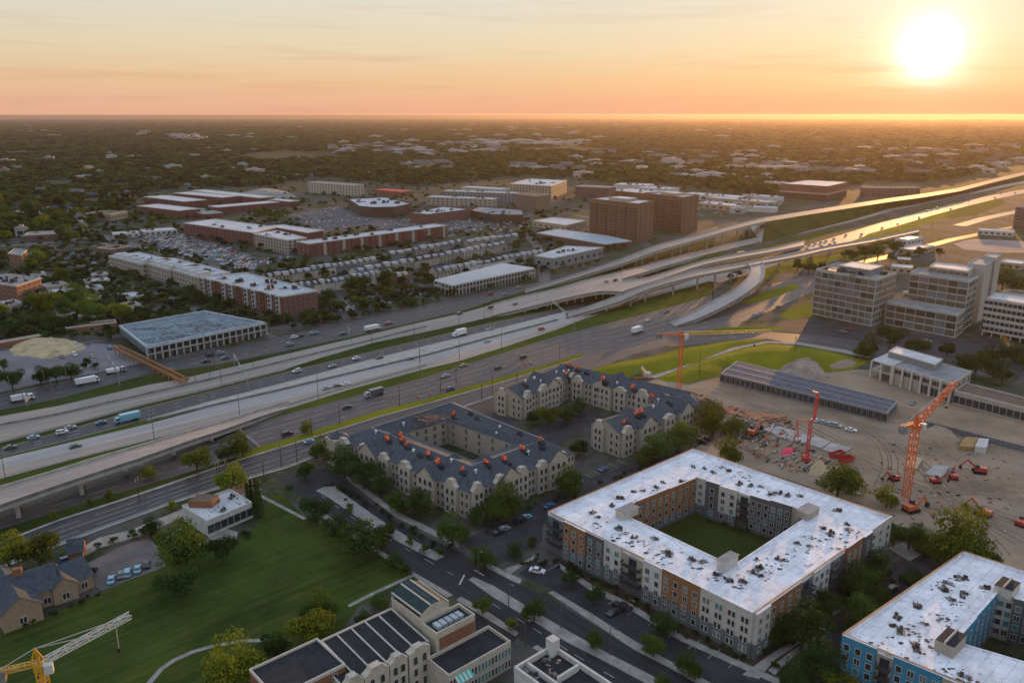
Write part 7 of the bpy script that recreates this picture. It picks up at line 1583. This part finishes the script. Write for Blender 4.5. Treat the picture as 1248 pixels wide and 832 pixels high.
# thin pink rig
p = un(983, 562); t = empty('drill_rig', 'thin pink red rig with bent head standing in the middle of the dirt yard', 'rig', p)
b = MB(); lattice(b, (0, 0, 0), (0, 0, 16), .9, redp, 2, .1); b.build('mast', t); b = MB(); b.bar((0, 0, 16), (-4.6, 1, 16.2), .3, redp); b.bar((-4.6, 1, 16.2), (-5.2, 1, 7), .2, redp); b.bar((-4.6, 1, 16.2), (-3.6, 1, 9), .25, redp); b.build('side_leg', t)
b = MB(); lattice(b, (1.2, 0, 17), (1.6, 0, 27), .6, redp, 2, .1); b.bar((1.6, 0, 27), (-.4, 0, 27.6), .35, redp); b.bar((0, 0, 15.8), (1.4, 0, 17.4), .5, redp); b.build('head', t); b = MB(); b.box((0, 0, 0), (2.6, 2.2, 1.8), redp); b.build('base', t)
# excavators and machines
def excavator(x, y, ang, c, lab, s=1.0, group=None):
    p = un(x, y); t = empty('excavator', lab, 'excavator', p, ang, group); t.scale = (s, s, s)
    for sy in (-1.1, 1.1): b = MB(); body_profile(b, [(-1.9, .25), (-1.5, 0), (1.5, 0), (1.9, .25), (1.7, .85), (-1.7, .85)], .55, M['black']); b.build('track', t, (0, sy, 0))
    b = MB(); body_profile(b, [(-2.0, .9), (1.3, .9), (1.3, 1.5), (-.2, 2.1), (-2.0, 2.0)], 2.3, PC_[c]); b.build('body', t); b = MB(); body_profile(b, [(.1, 1.4), (1.35, 1.4), (1.2, 2.8), (.2, 2.8)], .95, M['glass']); b.build('cab', t, (0, .62, 0))
    b = MB(); b.bar((1.0, -.4, 1.6), (3.4, -.4, 3.7), .4, PC_[c], .5); b.build('boom', t); b = MB(); b.bar((3.4, -.4, 3.8), (5.0, -.4, 1.6), .3, PC_[c], .35); b.build('arm', t); b = MB(); body_profile(b, [(4.6, .5), (5.5, .7), (5.2, 1.8), (4.8, 1.7)], .9, M['darkmetal']); b.build('bucket', t, (0, -.4, 0))
excavator(1110, 623, .4, 'orange', 'rust orange excavator at the foot of the orange crane', 1.3); excavator(1198, 628, 2.2, 'orange', 'rust orange machine alone at the lower right of the dirt yard', 1.2); excavator(1162, 583, 1.2, 'mred', 'red excavator beside the white slab right of the orange crane'); excavator(1193, 576, 2.8, 'mred', 'dark red excavator near the right side of the dirt yard', 1.2); excavator(1245, 640, .6, 'mred', 'small red machine at the right edge of the dirt yard')
excavator(917, 530, .8, 'orange', 'bright orange machine among the timber heaps behind the white roofed block', 1.3); excavator(1140, 588, .1, 'mred', 'long low red machine left of the white slab', .9); excavator(1089, 585, 3.4, 'mred', 'red machine just left of the crane mast', .9)
for x, y, lab in ((1020, 556, 'upper of the two red skips'), (1031, 562, 'lower of the two red skips')):
    p = un(x, y); t = empty('skip', lab + ' left of the orange crane', 'skip', p, .5); b = MB(); b.prism([(-3, -1.2), (3, -1.2), (3, 1.2), (-3, 1.2)], 0, .3, PC_['mred'])
    for q in (((-3, -1.2, .3), (3, -1.2, .3), (3.5, -1.3, 1.7), (-3.5, -1.3, 1.7)), ((3, 1.2, .3), (-3, 1.2, .3), (-3.5, 1.3, 1.7), (3.5, 1.3, 1.7)), ((3, -1.2, .3), (3, 1.2, .3), (3.5, 1.3, 1.7), (3.5, -1.3, 1.7)), ((-3, 1.2, .3), (-3, -1.2, .3), (-3.5, -1.3, 1.7), (-3.5, 1.3, 1.7))): b.face(q, PC_['mred'])
    b.build('hull', t); b = MB()
    for s in (-1.3, 1.3): b.bar((-3.5, s, 1.7), (3.5, s, 1.7), .15, M['darkmetal'])
    b.build('rim', t)
# concrete slabs, stacks, heaps
def slab(name, pts, h, m, lab, cat, group=None):
    P = [un(x, y) for x, y in pts]; c = sum(P, Vector()) / len(P); b = MB(); b.prism([(q.x - c.x, q.y - c.y) for q in P], 0, h, m); o = b.build(name, None, c); return tag(o, lab, cat, group)
sl = mat('poured_slab', (.36, .33, .31), .85, .3, .2)
slab('concrete_slab', [(930, 524), (943, 518), (972, 527), (965, 537), (950, 533)], .5, sl, 'leftmost pale slab panel of the row on the dirt', 'slab'); slab('concrete_slab', [(966, 538), (975, 529), (990, 532), (980, 541)], .5, sl, 'small second slab panel beside the pink rig', 'slab')
slab('concrete_slab', [(982, 541), (992, 532), (1012, 539), (1001, 547)], .5, sl, 'third pale slab panel right of the pink rig', 'slab'); slab('concrete_slab', [(1002, 548), (1013, 540), (1038, 547), (1024, 556)], .5, sl, 'rightmost pale slab panel of the row on the dirt', 'slab')
slab('concrete_slab', [(1126, 580), (1140, 569), (1156, 572), (1148, 586)], 1.2, M['conc'], 'white slab right of the orange crane mast', 'slab'); slab('timber_stack', [(1102, 572), (1110, 560), (1124, 562), (1116, 575)], 1.4, mat('fresh_timber', (.45, .33, .2), .8, 1, .3), 'pale timber stack behind the orange crane mast', 'timber stack')
slab('timber_stack', [(1168, 548), (1176, 537), (1192, 538), (1186, 550)], 1.8, mat('tarp_ochre', (.32, .2, .08), .8, .8, .2), 'ochre covered stack near the fence right of the crane', 'stack'); slab('site_cabin', [(1187, 551), (1192, 541), (1204, 542), (1201, 553)], 2.6, W['white'], 'white site cabin next to the ochre stack', 'cabin')
def heap(pts, h, m, lab, name='heap', cat='heap', rough=.5): mound(name, pts, h, m, random.randint(0, 99), lab, cat, 'thing', rough, n=18)
heap([(12, 425), (22, 416), (45, 411), (80, 413), (100, 418), (104, 425), (80, 433), (55, 437), (35, 434), (18, 433)], 3.2, M['sand'], 'pale sand heap in the dusty yard at the left', 'sand_heap', 'sand heap', 1.6); heap([(950, 449), (968, 440), (985, 436), (1000, 446), (1012, 462), (985, 462), (960, 456)], 4, mat('warm_gravel', (.25, .205, .165), .95, .2, .3, bump=.3, bscale=.9), 'pale gravel heap behind the long dark blue shed', 'gravel_heap', 'gravel heap', 1.0)
heap([(1110, 530), (1135, 521), (1160, 527), (1175, 540), (1150, 548), (1120, 543)], 4, M['dirt'], 'brown earth heap behind the orange crane mast', 'earth_heap', 'earth heap', 1.0); heap([(1000, 446), (1025, 436), (1045, 440), (1040, 447), (1015, 450)], 1.5, M['dirt'], 'low grey heap by the concrete hall', 'earth_heap', 'earth heap', .8)
heap([(985, 570), (995, 564), (1006, 566), (1008, 575), (995, 580), (985, 578)], 3, M['sand'], 'small pale sand heap at the roof edge of the white roofed block', 'sand_heap', 'sand heap', .8); heap([(1210, 590), (1248, 580), (1290, 590), (1290, 625), (1235, 615), (1215, 605)], 3, M['dirt'], 'low bare earth heap at the right edge', 'earth_heap', 'earth heap', .8)
heap([(950, 552), (958, 547), (968, 548), (968, 554), (958, 557)], 2, mat('pink_tarp', (.75, .06, .12), .6, .8, .2), 'bright pink tarp bundle left of the pink rig', 'tarp_bundle', 'tarp', .6)
heap([(840, 492), (860, 486), (885, 500), (880, 512), (850, 508)], 2.6, M['mulch'], 'dark soil heap behind the front stone wing', 'earth_heap', 'earth heap', .8); heap([(285, 238), (310, 232), (345, 233), (362, 240), (330, 244), (295, 243)], 8, M['gravel'], 'wide grey gravel heap right of the brick estate', 'gravel_heap', 'gravel heap', .8)
db = [mat('debris_timber', (.26, .17, .10), .9, .8, .3), mat('debris_orange', (.42, .12, .05), .9), mat('debris_dark', (.06, .05, .045), .9), sl]
b = MB(); rd = random.Random(3)
DP = [(845, 478), (880, 495), (925, 505), (960, 512), (975, 540), (1010, 558), (1005, 580), (960, 576), (915, 556), (885, 535), (860, 515)]
n_ = 0
while n_ < 420:
    x, y = rd.uniform(845, 1012), rd.uniform(478, 582)
    if not inpoly(x, y, DP): continue
    n_ += 1; p = un(x, y); a = rd.gauss(GA, .5); l = rd.uniform(.6, 3.4); z = rd.uniform(.05, .7); b.bar(p + Vector((0, 0, z)), p + Vector((cos(a) * l, sin(a) * l, z + rd.uniform(-.05, .5))), rd.uniform(.15, .6), rd.choice(db))
for k in range(160):
    x, y = rd.uniform(1075, 1240), rd.uniform(540, 650); p = un(x, y); a = rd.uniform(0, 3); l = rd.uniform(.4, 2); b.bar(p + Vector((0, 0, .15)), p + Vector((cos(a) * l, sin(a) * l, .2)), rd.uniform(.15, .5), rd.choice(db))
tag(b.build('building_debris'), None, None, None, 'stuff')
slab('boardwalk_deck', [(875, 492), (920, 503), (960, 508), (930, 514), (890, 505)], .5, mat('orange_timber', (.38, .17, .08), .9, .8, .3), 'long orange brown timber deck lying at the edge of the dirt yard', 'timber deck')
slab('trench_cover', [(868, 520), (905, 512), (935, 528), (925, 538), (890, 532)], .7, mat('dark_green_tarp', (.04, .045, .03), .9, .8, .3), 'dark tarped strip beside the bright orange machine', 'tarp')
# white wreck-like tent and boards at the park corner
p = un(780, 459); t = empty('canvas_pavilion', 'small white and green canvas pavilion at the path behind the U shaped block', 'pavilion', p); gr = mat('green_canvas', (.05, .14, .10), .7)
b = MB(); b.face([(-4, -2, .2), (0, -2, 5), (1, 2, 5.4), (-3, 3, .2)], gr); b.face([(0, -2, 5), (4, -2, .3), (5, 3, .3), (1, 2, 5.4)], W['grey']); b.build('canopy', t); b = MB(); b.box((3, -1, 0), (4, 3, 2.6), W['off'], .3); b.build('annex', t); b = MB(); b.box((0, -3, 0), (7, 1.6, .8), W['brown'], .2); b.build('plinth', t)
# timber ramp reaching over the frontage road
a, c = un(141, 424, 3), un(226, 466, 1); d = (c - a); t = empty('timber_ramp', 'long brown timber ramp frame reaching across the far frontage road', 'ramp', Vector((a.x, a.y, 0))); o_ = Vector((a.x, a.y, 0)); rw = mat('rusty_timber', (.28, .14, .06), .85, 1.2, .35)
s_ = Vector((-d.y, d.x, 0)).normalized()
for k in (-1.7, 1.7): b = MB(); b.bar(a - o_ + s_ * k + Vector((0, 0, 1.2)), c - o_ + s_ * k + Vector((0, 0, 1.2)), .6, rw, 1.1); b.build('girder', t)
b = MB()
for k in range(44): q = a.lerp(c, k / 44) - o_; b.bar(q - s_ * 1.9, q + s_ * 1.9, .3, rw)
b.build('cross_beams', t); b = MB()
for k in range(14):
    q = a.lerp(c, (k + .5) / 14) - o_
    for s in (-1.7, 1.7): b.bar((q.x + s_.x * s, q.y + s_.y * s, 0), (q.x + s_.x * s, q.y + s_.y * s, q.z + .8), .35, rw)
b.build('trestle', t)
# ================================================================== lamps, poles, signs
def lamp_mesh(h, arm, two=False):
    b = MB(); b.tube((0, 0, 0), (0, 0, h), .16, .09, M['lamp'], 6); hd = MB()
    for s in ((1, -1) if two else (1,)): b.bar((0, 0, h - .1), (s * arm, 0, h + .35), .1, M['lamp']); hd.box((s * (arm + .3), 0, h + .28), (.9, .34, .16), M['lamp'])
    return b.mesh('pole'), hd.mesh('lamp_head')
LT = lamp_mesh(12, 2.2, True); LS = lamp_mesh(7.5, 1.2); UP = MB(); UP.tube((0, 0, 0), (0, 0, 11), .17, .11, M['wood_pole'], 6); UP = UP.mesh('pole'); UA = MB()
for z in (10.2, 9.2): UA.bar((-1.2, 0, z), (1.2, 0, z), .14, M['wood_pole']); UA.box((-.9, 0, z + .05), (.12, .12, .25), M['white']); UA.box((.9, 0, z + .05), (.12, .12, .25), M['white'])
UA = UA.mesh('crossarm')
def lamp(x, y, h, kind, lab, grp, ang=None, z=0):
    src_, base_h = (LT, 12) if kind == 'twin' else (LS, 7.5); p = un(x, y, z); t = empty('street_lamp', lab, 'street lamp', p, AU + pi / 2 if ang is None else ang, grp)
    for nm, me in zip(('pole', 'lamp_head'), src_): o = link(nm, me, t); o.scale = (1, 1, h / base_h) if nm == 'pole' else (1, 1, 1); 
    if abs(h - base_h) > .1:
        for o in list(col.objects)[-2:]: o.scale = (1, 1, h / base_h)
for x, y in [(7, 585), (188, 535), (292, 505), (388, 487), (512, 441), (560, 442), (611, 427), (512, 457), (713, 400), (776, 380), (852, 375)]: lamp(x, y, 13, 'twin', 'tall dark twin armed lamp between the pale highway lanes', 'highway lamps', AU + 1.9)
for x, y in [(238, 465), (256, 461), (309, 446), (270, 470), (354, 434), (453, 421), (505, 409), (428, 415), (590, 392), (560, 400), (655, 372), (735, 338), (754, 330), (780, 320), (810, 302), (845, 297)]: lamp(x, y, 9, 'twin', 'slim lamp standing among the westbound lanes', 'westbound lamps', AU + 1.9)
for x, y in [(14, 484), (29, 490), (56, 476), (66, 491), (82, 470), (120, 455), (186, 450), (205, 432), (226, 443), (262, 447), (292, 432), (288, 414), (347, 401), (392, 404), (422, 408), (250, 425), (276, 442), (160, 455), (323, 425)]: lamp(x, y, 9, 'single', 'thin lamp along the far frontage road', 'far frontage lamps')
for x, y in [(683, 765), (743, 798), (640, 787), (765, 762), (583, 700), (548, 640), (620, 742)]: lamp(x, y, 7.5, 'single', 'slender dark street lamp on the wide street by the white roofed block', 'wide street lamps', AV)
for x, y in [(1126, 290), (1136, 280), (1105, 289), (1060, 298), (1030, 290), (1085, 275), (1108, 262), (1160, 262), (1135, 262), (1180, 252), (950, 305), (985, 297), (1180, 238)]: lamp(x, y, 10, 'twin', 'lamp standing in the sun haze beside the distant lanes', 'lamps in the haze')
def upole(x, y, lab, grp, h=1.0, name='utility_pole'):
    p = un(x, y); t = empty(name, lab, 'utility pole', p, AU + .9, grp); t.scale = (1, 1, h); link('pole', UP, t); link('crossarm', UA, t)
UPS = [(487, 495), (380, 530), (414, 516), (537, 478), (556, 466), (587, 487), (630, 470), (682, 437), (852, 459), (968, 436), (298, 595), (266, 590), (277, 588), (322, 586), (343, 570), (362, 563), (269, 590), (170, 612), (600, 479)]
for x, y in UPS: upole(x, y, 'dark wooden utility pole beside the avenue', 'utility poles by the avenue', 1.1 if x in (852, 487, 968) else .85)
b = MB(); WP = sorted([q for q in UPS if 250 < q[0] < 700 and q[0] not in (266, 277, 269, 380, 487, 682, 556, 537)])
for q0, q1 in zip(WP, WP[1:]):
    A0, A1 = un(*q0, 0), un(*q1, 0)
    for s in (-1, 1):
        prev = None
        for k in range(9):
            t_ = k / 8; q = A0.lerp(A1, t_) + Vector((s * .6, 0, 8.6 - 5 * t_ * (1 - t_)))
            if prev: b.bar(prev, q, .045, M['darkmetal'])
            prev = q
tag(b.build('overhead_wires'), 'thin dark overhead wires sagging between the utility poles', 'wires')
# signs, barriers and small street things
def gantry(x, y, lab, w=5, h=3, c='white', group=None):
    p = un(x, y); t = empty('road_sign', lab, 'road sign', p, AU + pi / 2 - .55, group); b = MB()
    for s in (-1, 1): b.tube((s * w * .3, 0, 0), (s * w * .3, 0, h), .12, .12, M['steel'])
    b.build('post', t); b = MB(); b.box((0, 0, h - .1), (w, .2, 1.8), PC_[c]); b.build('panel', t)
gantry(505, 391, 'small bright red sign on the far frontage road', 2.4, 2, 'red'); gantry(617, 353, 'small orange and white sign beside the steel framed garage', 2, 2, 'orange'); gantry(210, 458, 'red warning sign on the end of the timber ramp', 2, 2, 'red')
gantry(426, 412, 'pale sign structure standing on the edge of the far frontage road', 9, 3.5, 'silver'); gantry(34, 495, 'pale sign board by the far frontage road at the left edge', 4, 2.5, 'silver')
for k, (x, y) in enumerate([(510, 484), (524, 480), (540, 474), (553, 471), (633, 447), (640, 444), (647, 443)]): 
    p = un(x, y); t = empty('traffic_barrel', 'dark orange traffic barrel on the yellow verge', 'traffic barrel', p, 0, 'traffic barrels on the yellow verge'); b = MB(); b.tube((0, 0, 0), (0, 0, 1.4), .5, .38, PC_['orange'], 10); b.build('barrel', t); b = MB(); b.tube((0, 0, .7), (0, 0, .95), .465, .445, M['white'], 10); b.build('reflective_band', t)
# fences: shed fence and yard fence at the right
def fence(P, h, lab, m, step=3.0, name='fence', solid=False):
    W_ = [un(x, y) for x, y in P]; t = empty(name, lab, 'fence', W_[0]); o_ = W_[0]; rl = MB(); ps = []
    for a_, c_ in zip(W_, W_[1:]):
        n_ = max(1, int((c_ - a_).length / step))
        for k in range(n_): ps.append(a_.lerp(c_, k / n_))
        if solid: rl.bar(a_ - o_ + Vector((0, 0, h / 2)), c_ - o_ + Vector((0, 0, h / 2)), .08, m, h * .92)
        else:
            for z in (.15, h * .5, h - .1): rl.bar(a_ - o_ + Vector((0, 0, z)), c_ - o_ + Vector((0, 0, z)), .08, m)
    rl.build('panel' if solid else 'rail', t)
    pm = MB(); pm.box((0, 0, 0), (.16, .16, h), M['steel']); pm = pm.mesh('post')
    for q in ps[:100]: link('post', pm, t, q - o_)
mesh_f = mat('fence_screen', (.13, .14, .16), .8, .6, .2)
fence([(1118, 518), (1160, 528), (1205, 540), (1260, 554)], 2.6, 'screened grey site fence behind the brown earth heap at the right', mesh_f, 3.5, solid=True)
fence([(286, 520), (300, 532), (316, 546)], 1.4, 'pale guard fence dropping from the ramp end to the verge', W['white'], 2, solid=True)
fence([(0, 584), (86, 561), (180, 537), (271, 514)], 1.0, 'low steel guard rail along the grass strip by the pink ramp', M['steel'], 4)
fence([(0, 540), (89, 517.5), (180, 492.5), (256, 474.5), (350, 450.5)], 1.0, 'guard rail between westbound and express lanes', M['conc'], 6, solid=True)
fence([(180, 514), (256, 495.5), (340, 476), (440, 452), (520, 433), (600, 411), (680, 390)], 1.0, 'concrete barrier beside the pale eastbound lanes', M['conc_dark'], 8, solid=True)
fence([(-40, 526), (72, 505), (180, 480), (256, 463), (340, 442), (440, 418), (520, 398)], .9, 'dark barrier in the middle of the westbound lanes', M['conc_dark'], 8, solid=True)
fence([(340, 497), (430, 470), (520, 445)], .9, 'thin orange lit barrier at the edge of the pale lanes', M['conc'], 8, solid=True)
fence([(1116, 668), (1150, 682), (1170, 690)], 1.8, 'pale yard wall between the two white roofed blocks', W['white'], 4, solid=True)
# patio and paths in the garden between the blocks
slab('planter', [(1010, 744), (1024, 736), (1030, 741), (1016, 750)], .4, M['walk'], 'pale stone planter in the garden between the two white roofs', 'planter')
slab('garage_ramp', [(1082, 668), (1100, 662), (1124, 676), (1108, 684)], .3, M['walk'], 'pale paved terrace below the yard wall', 'terrace')
sheet('drive', [(1090, 690), (1124, 680), (1150, 695), (1120, 720), (1095, 735), (1080, 722)], M['parking'], Z(6)); sheet('drive', [(984, 780), (1010, 765), (1030, 776), (1028, 800), (1000, 812)], M['parking'], Z(6))
sheet('path', [(936, 816), (965, 792), (990, 778), (996, 782), (970, 797), (944, 822)], M['walk'], Z(8))
# low hedges and planting along the blocks
hedge = leafmat('hedge_leaves', (.022, .036, .010), (.055, .070, .018), .2); HG_M = [crown_mesh('shrub', hedge, 380, .16, 70 + k, lobes=7, flat=.6) for k in range(3)]
def shrubs(line_, n, r0, r1, lab, grp, jit=2.5):
    for k in range(n):
        t_ = (k + .5) / n * (len(line_) - 1); i = int(t_); f_ = t_ - i; p = un(*line_[i]).lerp(un(*line_[i + 1]), f_) + Vector((rd.gauss(0, jit * .4), rd.gauss(0, jit * .4), 0)); r = rd.uniform(r0, r1)
        o = link('shrub', rd.choice(HG_M), None, p, rd.uniform(0, 6), (r, r, r * .8)); tag(o, lab, 'shrub', grp)
shrubs([(684, 690), (720, 706), (768, 732), (833, 770), (910, 806)], 34, .7, 1.3, 'low shrub in the bed before the street wall of the white roofed block', 'street bed shrubs')
shrubs([(930, 802), (975, 775), (1020, 740), (1080, 695)], 26, .9, 1.9, 'shrub in the garden between the two white roofed blocks', 'garden shrubs', 6)
shrubs([(640, 690), (655, 680), (672, 684), (660, 692)], 14, .5, 1.0, 'low shrub at the foot of the blue corner of the white roofed block', 'corner bed shrubs', 3)
shrubs([(400, 590), (440, 612), (500, 648), (548, 670)], 22, .7, 1.5, 'shrub along the pavement of the square stone block', 'stone block shrubs', 3)
shrubs([(585, 650), (640, 620), (700, 600)], 12, .7, 1.4, 'shrub along the right side of the square stone block', 'stone block side shrubs', 3)
shrubs([(730, 590), (790, 568), (850, 545)], 14, .7, 1.4, 'shrub in front of the front stone wing', 'stone wing shrubs', 3)
shrubs([(800, 640), (850, 660), (880, 690)], 0, .6, 1.2, '', '')
shrubs([(850, 618), (880, 640), (930, 655)], 9, .6, 1.4, 'shrub on the court lawn of the white roofed block', 'court shrubs', 3)
shrubs([(130, 722), (60, 752), (20, 765)], 10, .6, 1.2, 'shrub along the lawn side of the stone house', 'house front shrubs', 1.5)

for (p0, p1, lab) in (((303, 478), (286, 447), 'overhead sign gantry across the dark express lanes at the left'), ((700, 404), (672, 378), 'overhead sign gantry over the pale lanes before the green bank'), ((146, 470), (133, 449), 'overhead sign frame across the far frontage road left of the timber ramp')):
    a, c = un(*p0), un(*p1); t = empty('sign_gantry', lab, 'sign gantry', a); d = c - a; n = d.normalized(); an = math.atan2(d.y, d.x)
    for q in (Vector((0, 0, 0)), d): b = MB(); b.tube(q, q + Vector((0, 0, 7.4)), .22, .18, M['steel']); b.build('post', t)
    b = MB(); b.bar(Vector((0, 0, 7.2)), d + Vector((0, 0, 7.2)), .25, M['steel']); b.bar(Vector((0, 0, 6.2)), d + Vector((0, 0, 6.2)), .25, M['steel']); m_ = max(2, int(d.length / 2))
    for k in range(m_): b.bar(d * (k / m_) + Vector((0, 0, 6.2)), d * ((k + 1) / m_) + Vector((0, 0, 7.2)), .12, M['steel'])
    b.build('beam', t)
    for u in (.3, .68): b = MB(); q = d * u; b.box((q.x, q.y, 5.6), (min(4.2, d.length * .28), .2, 2.1), PC_['green'], an); b.build('sign_panel', t)
tag(LANES.build('road_markings'), kind='structure')
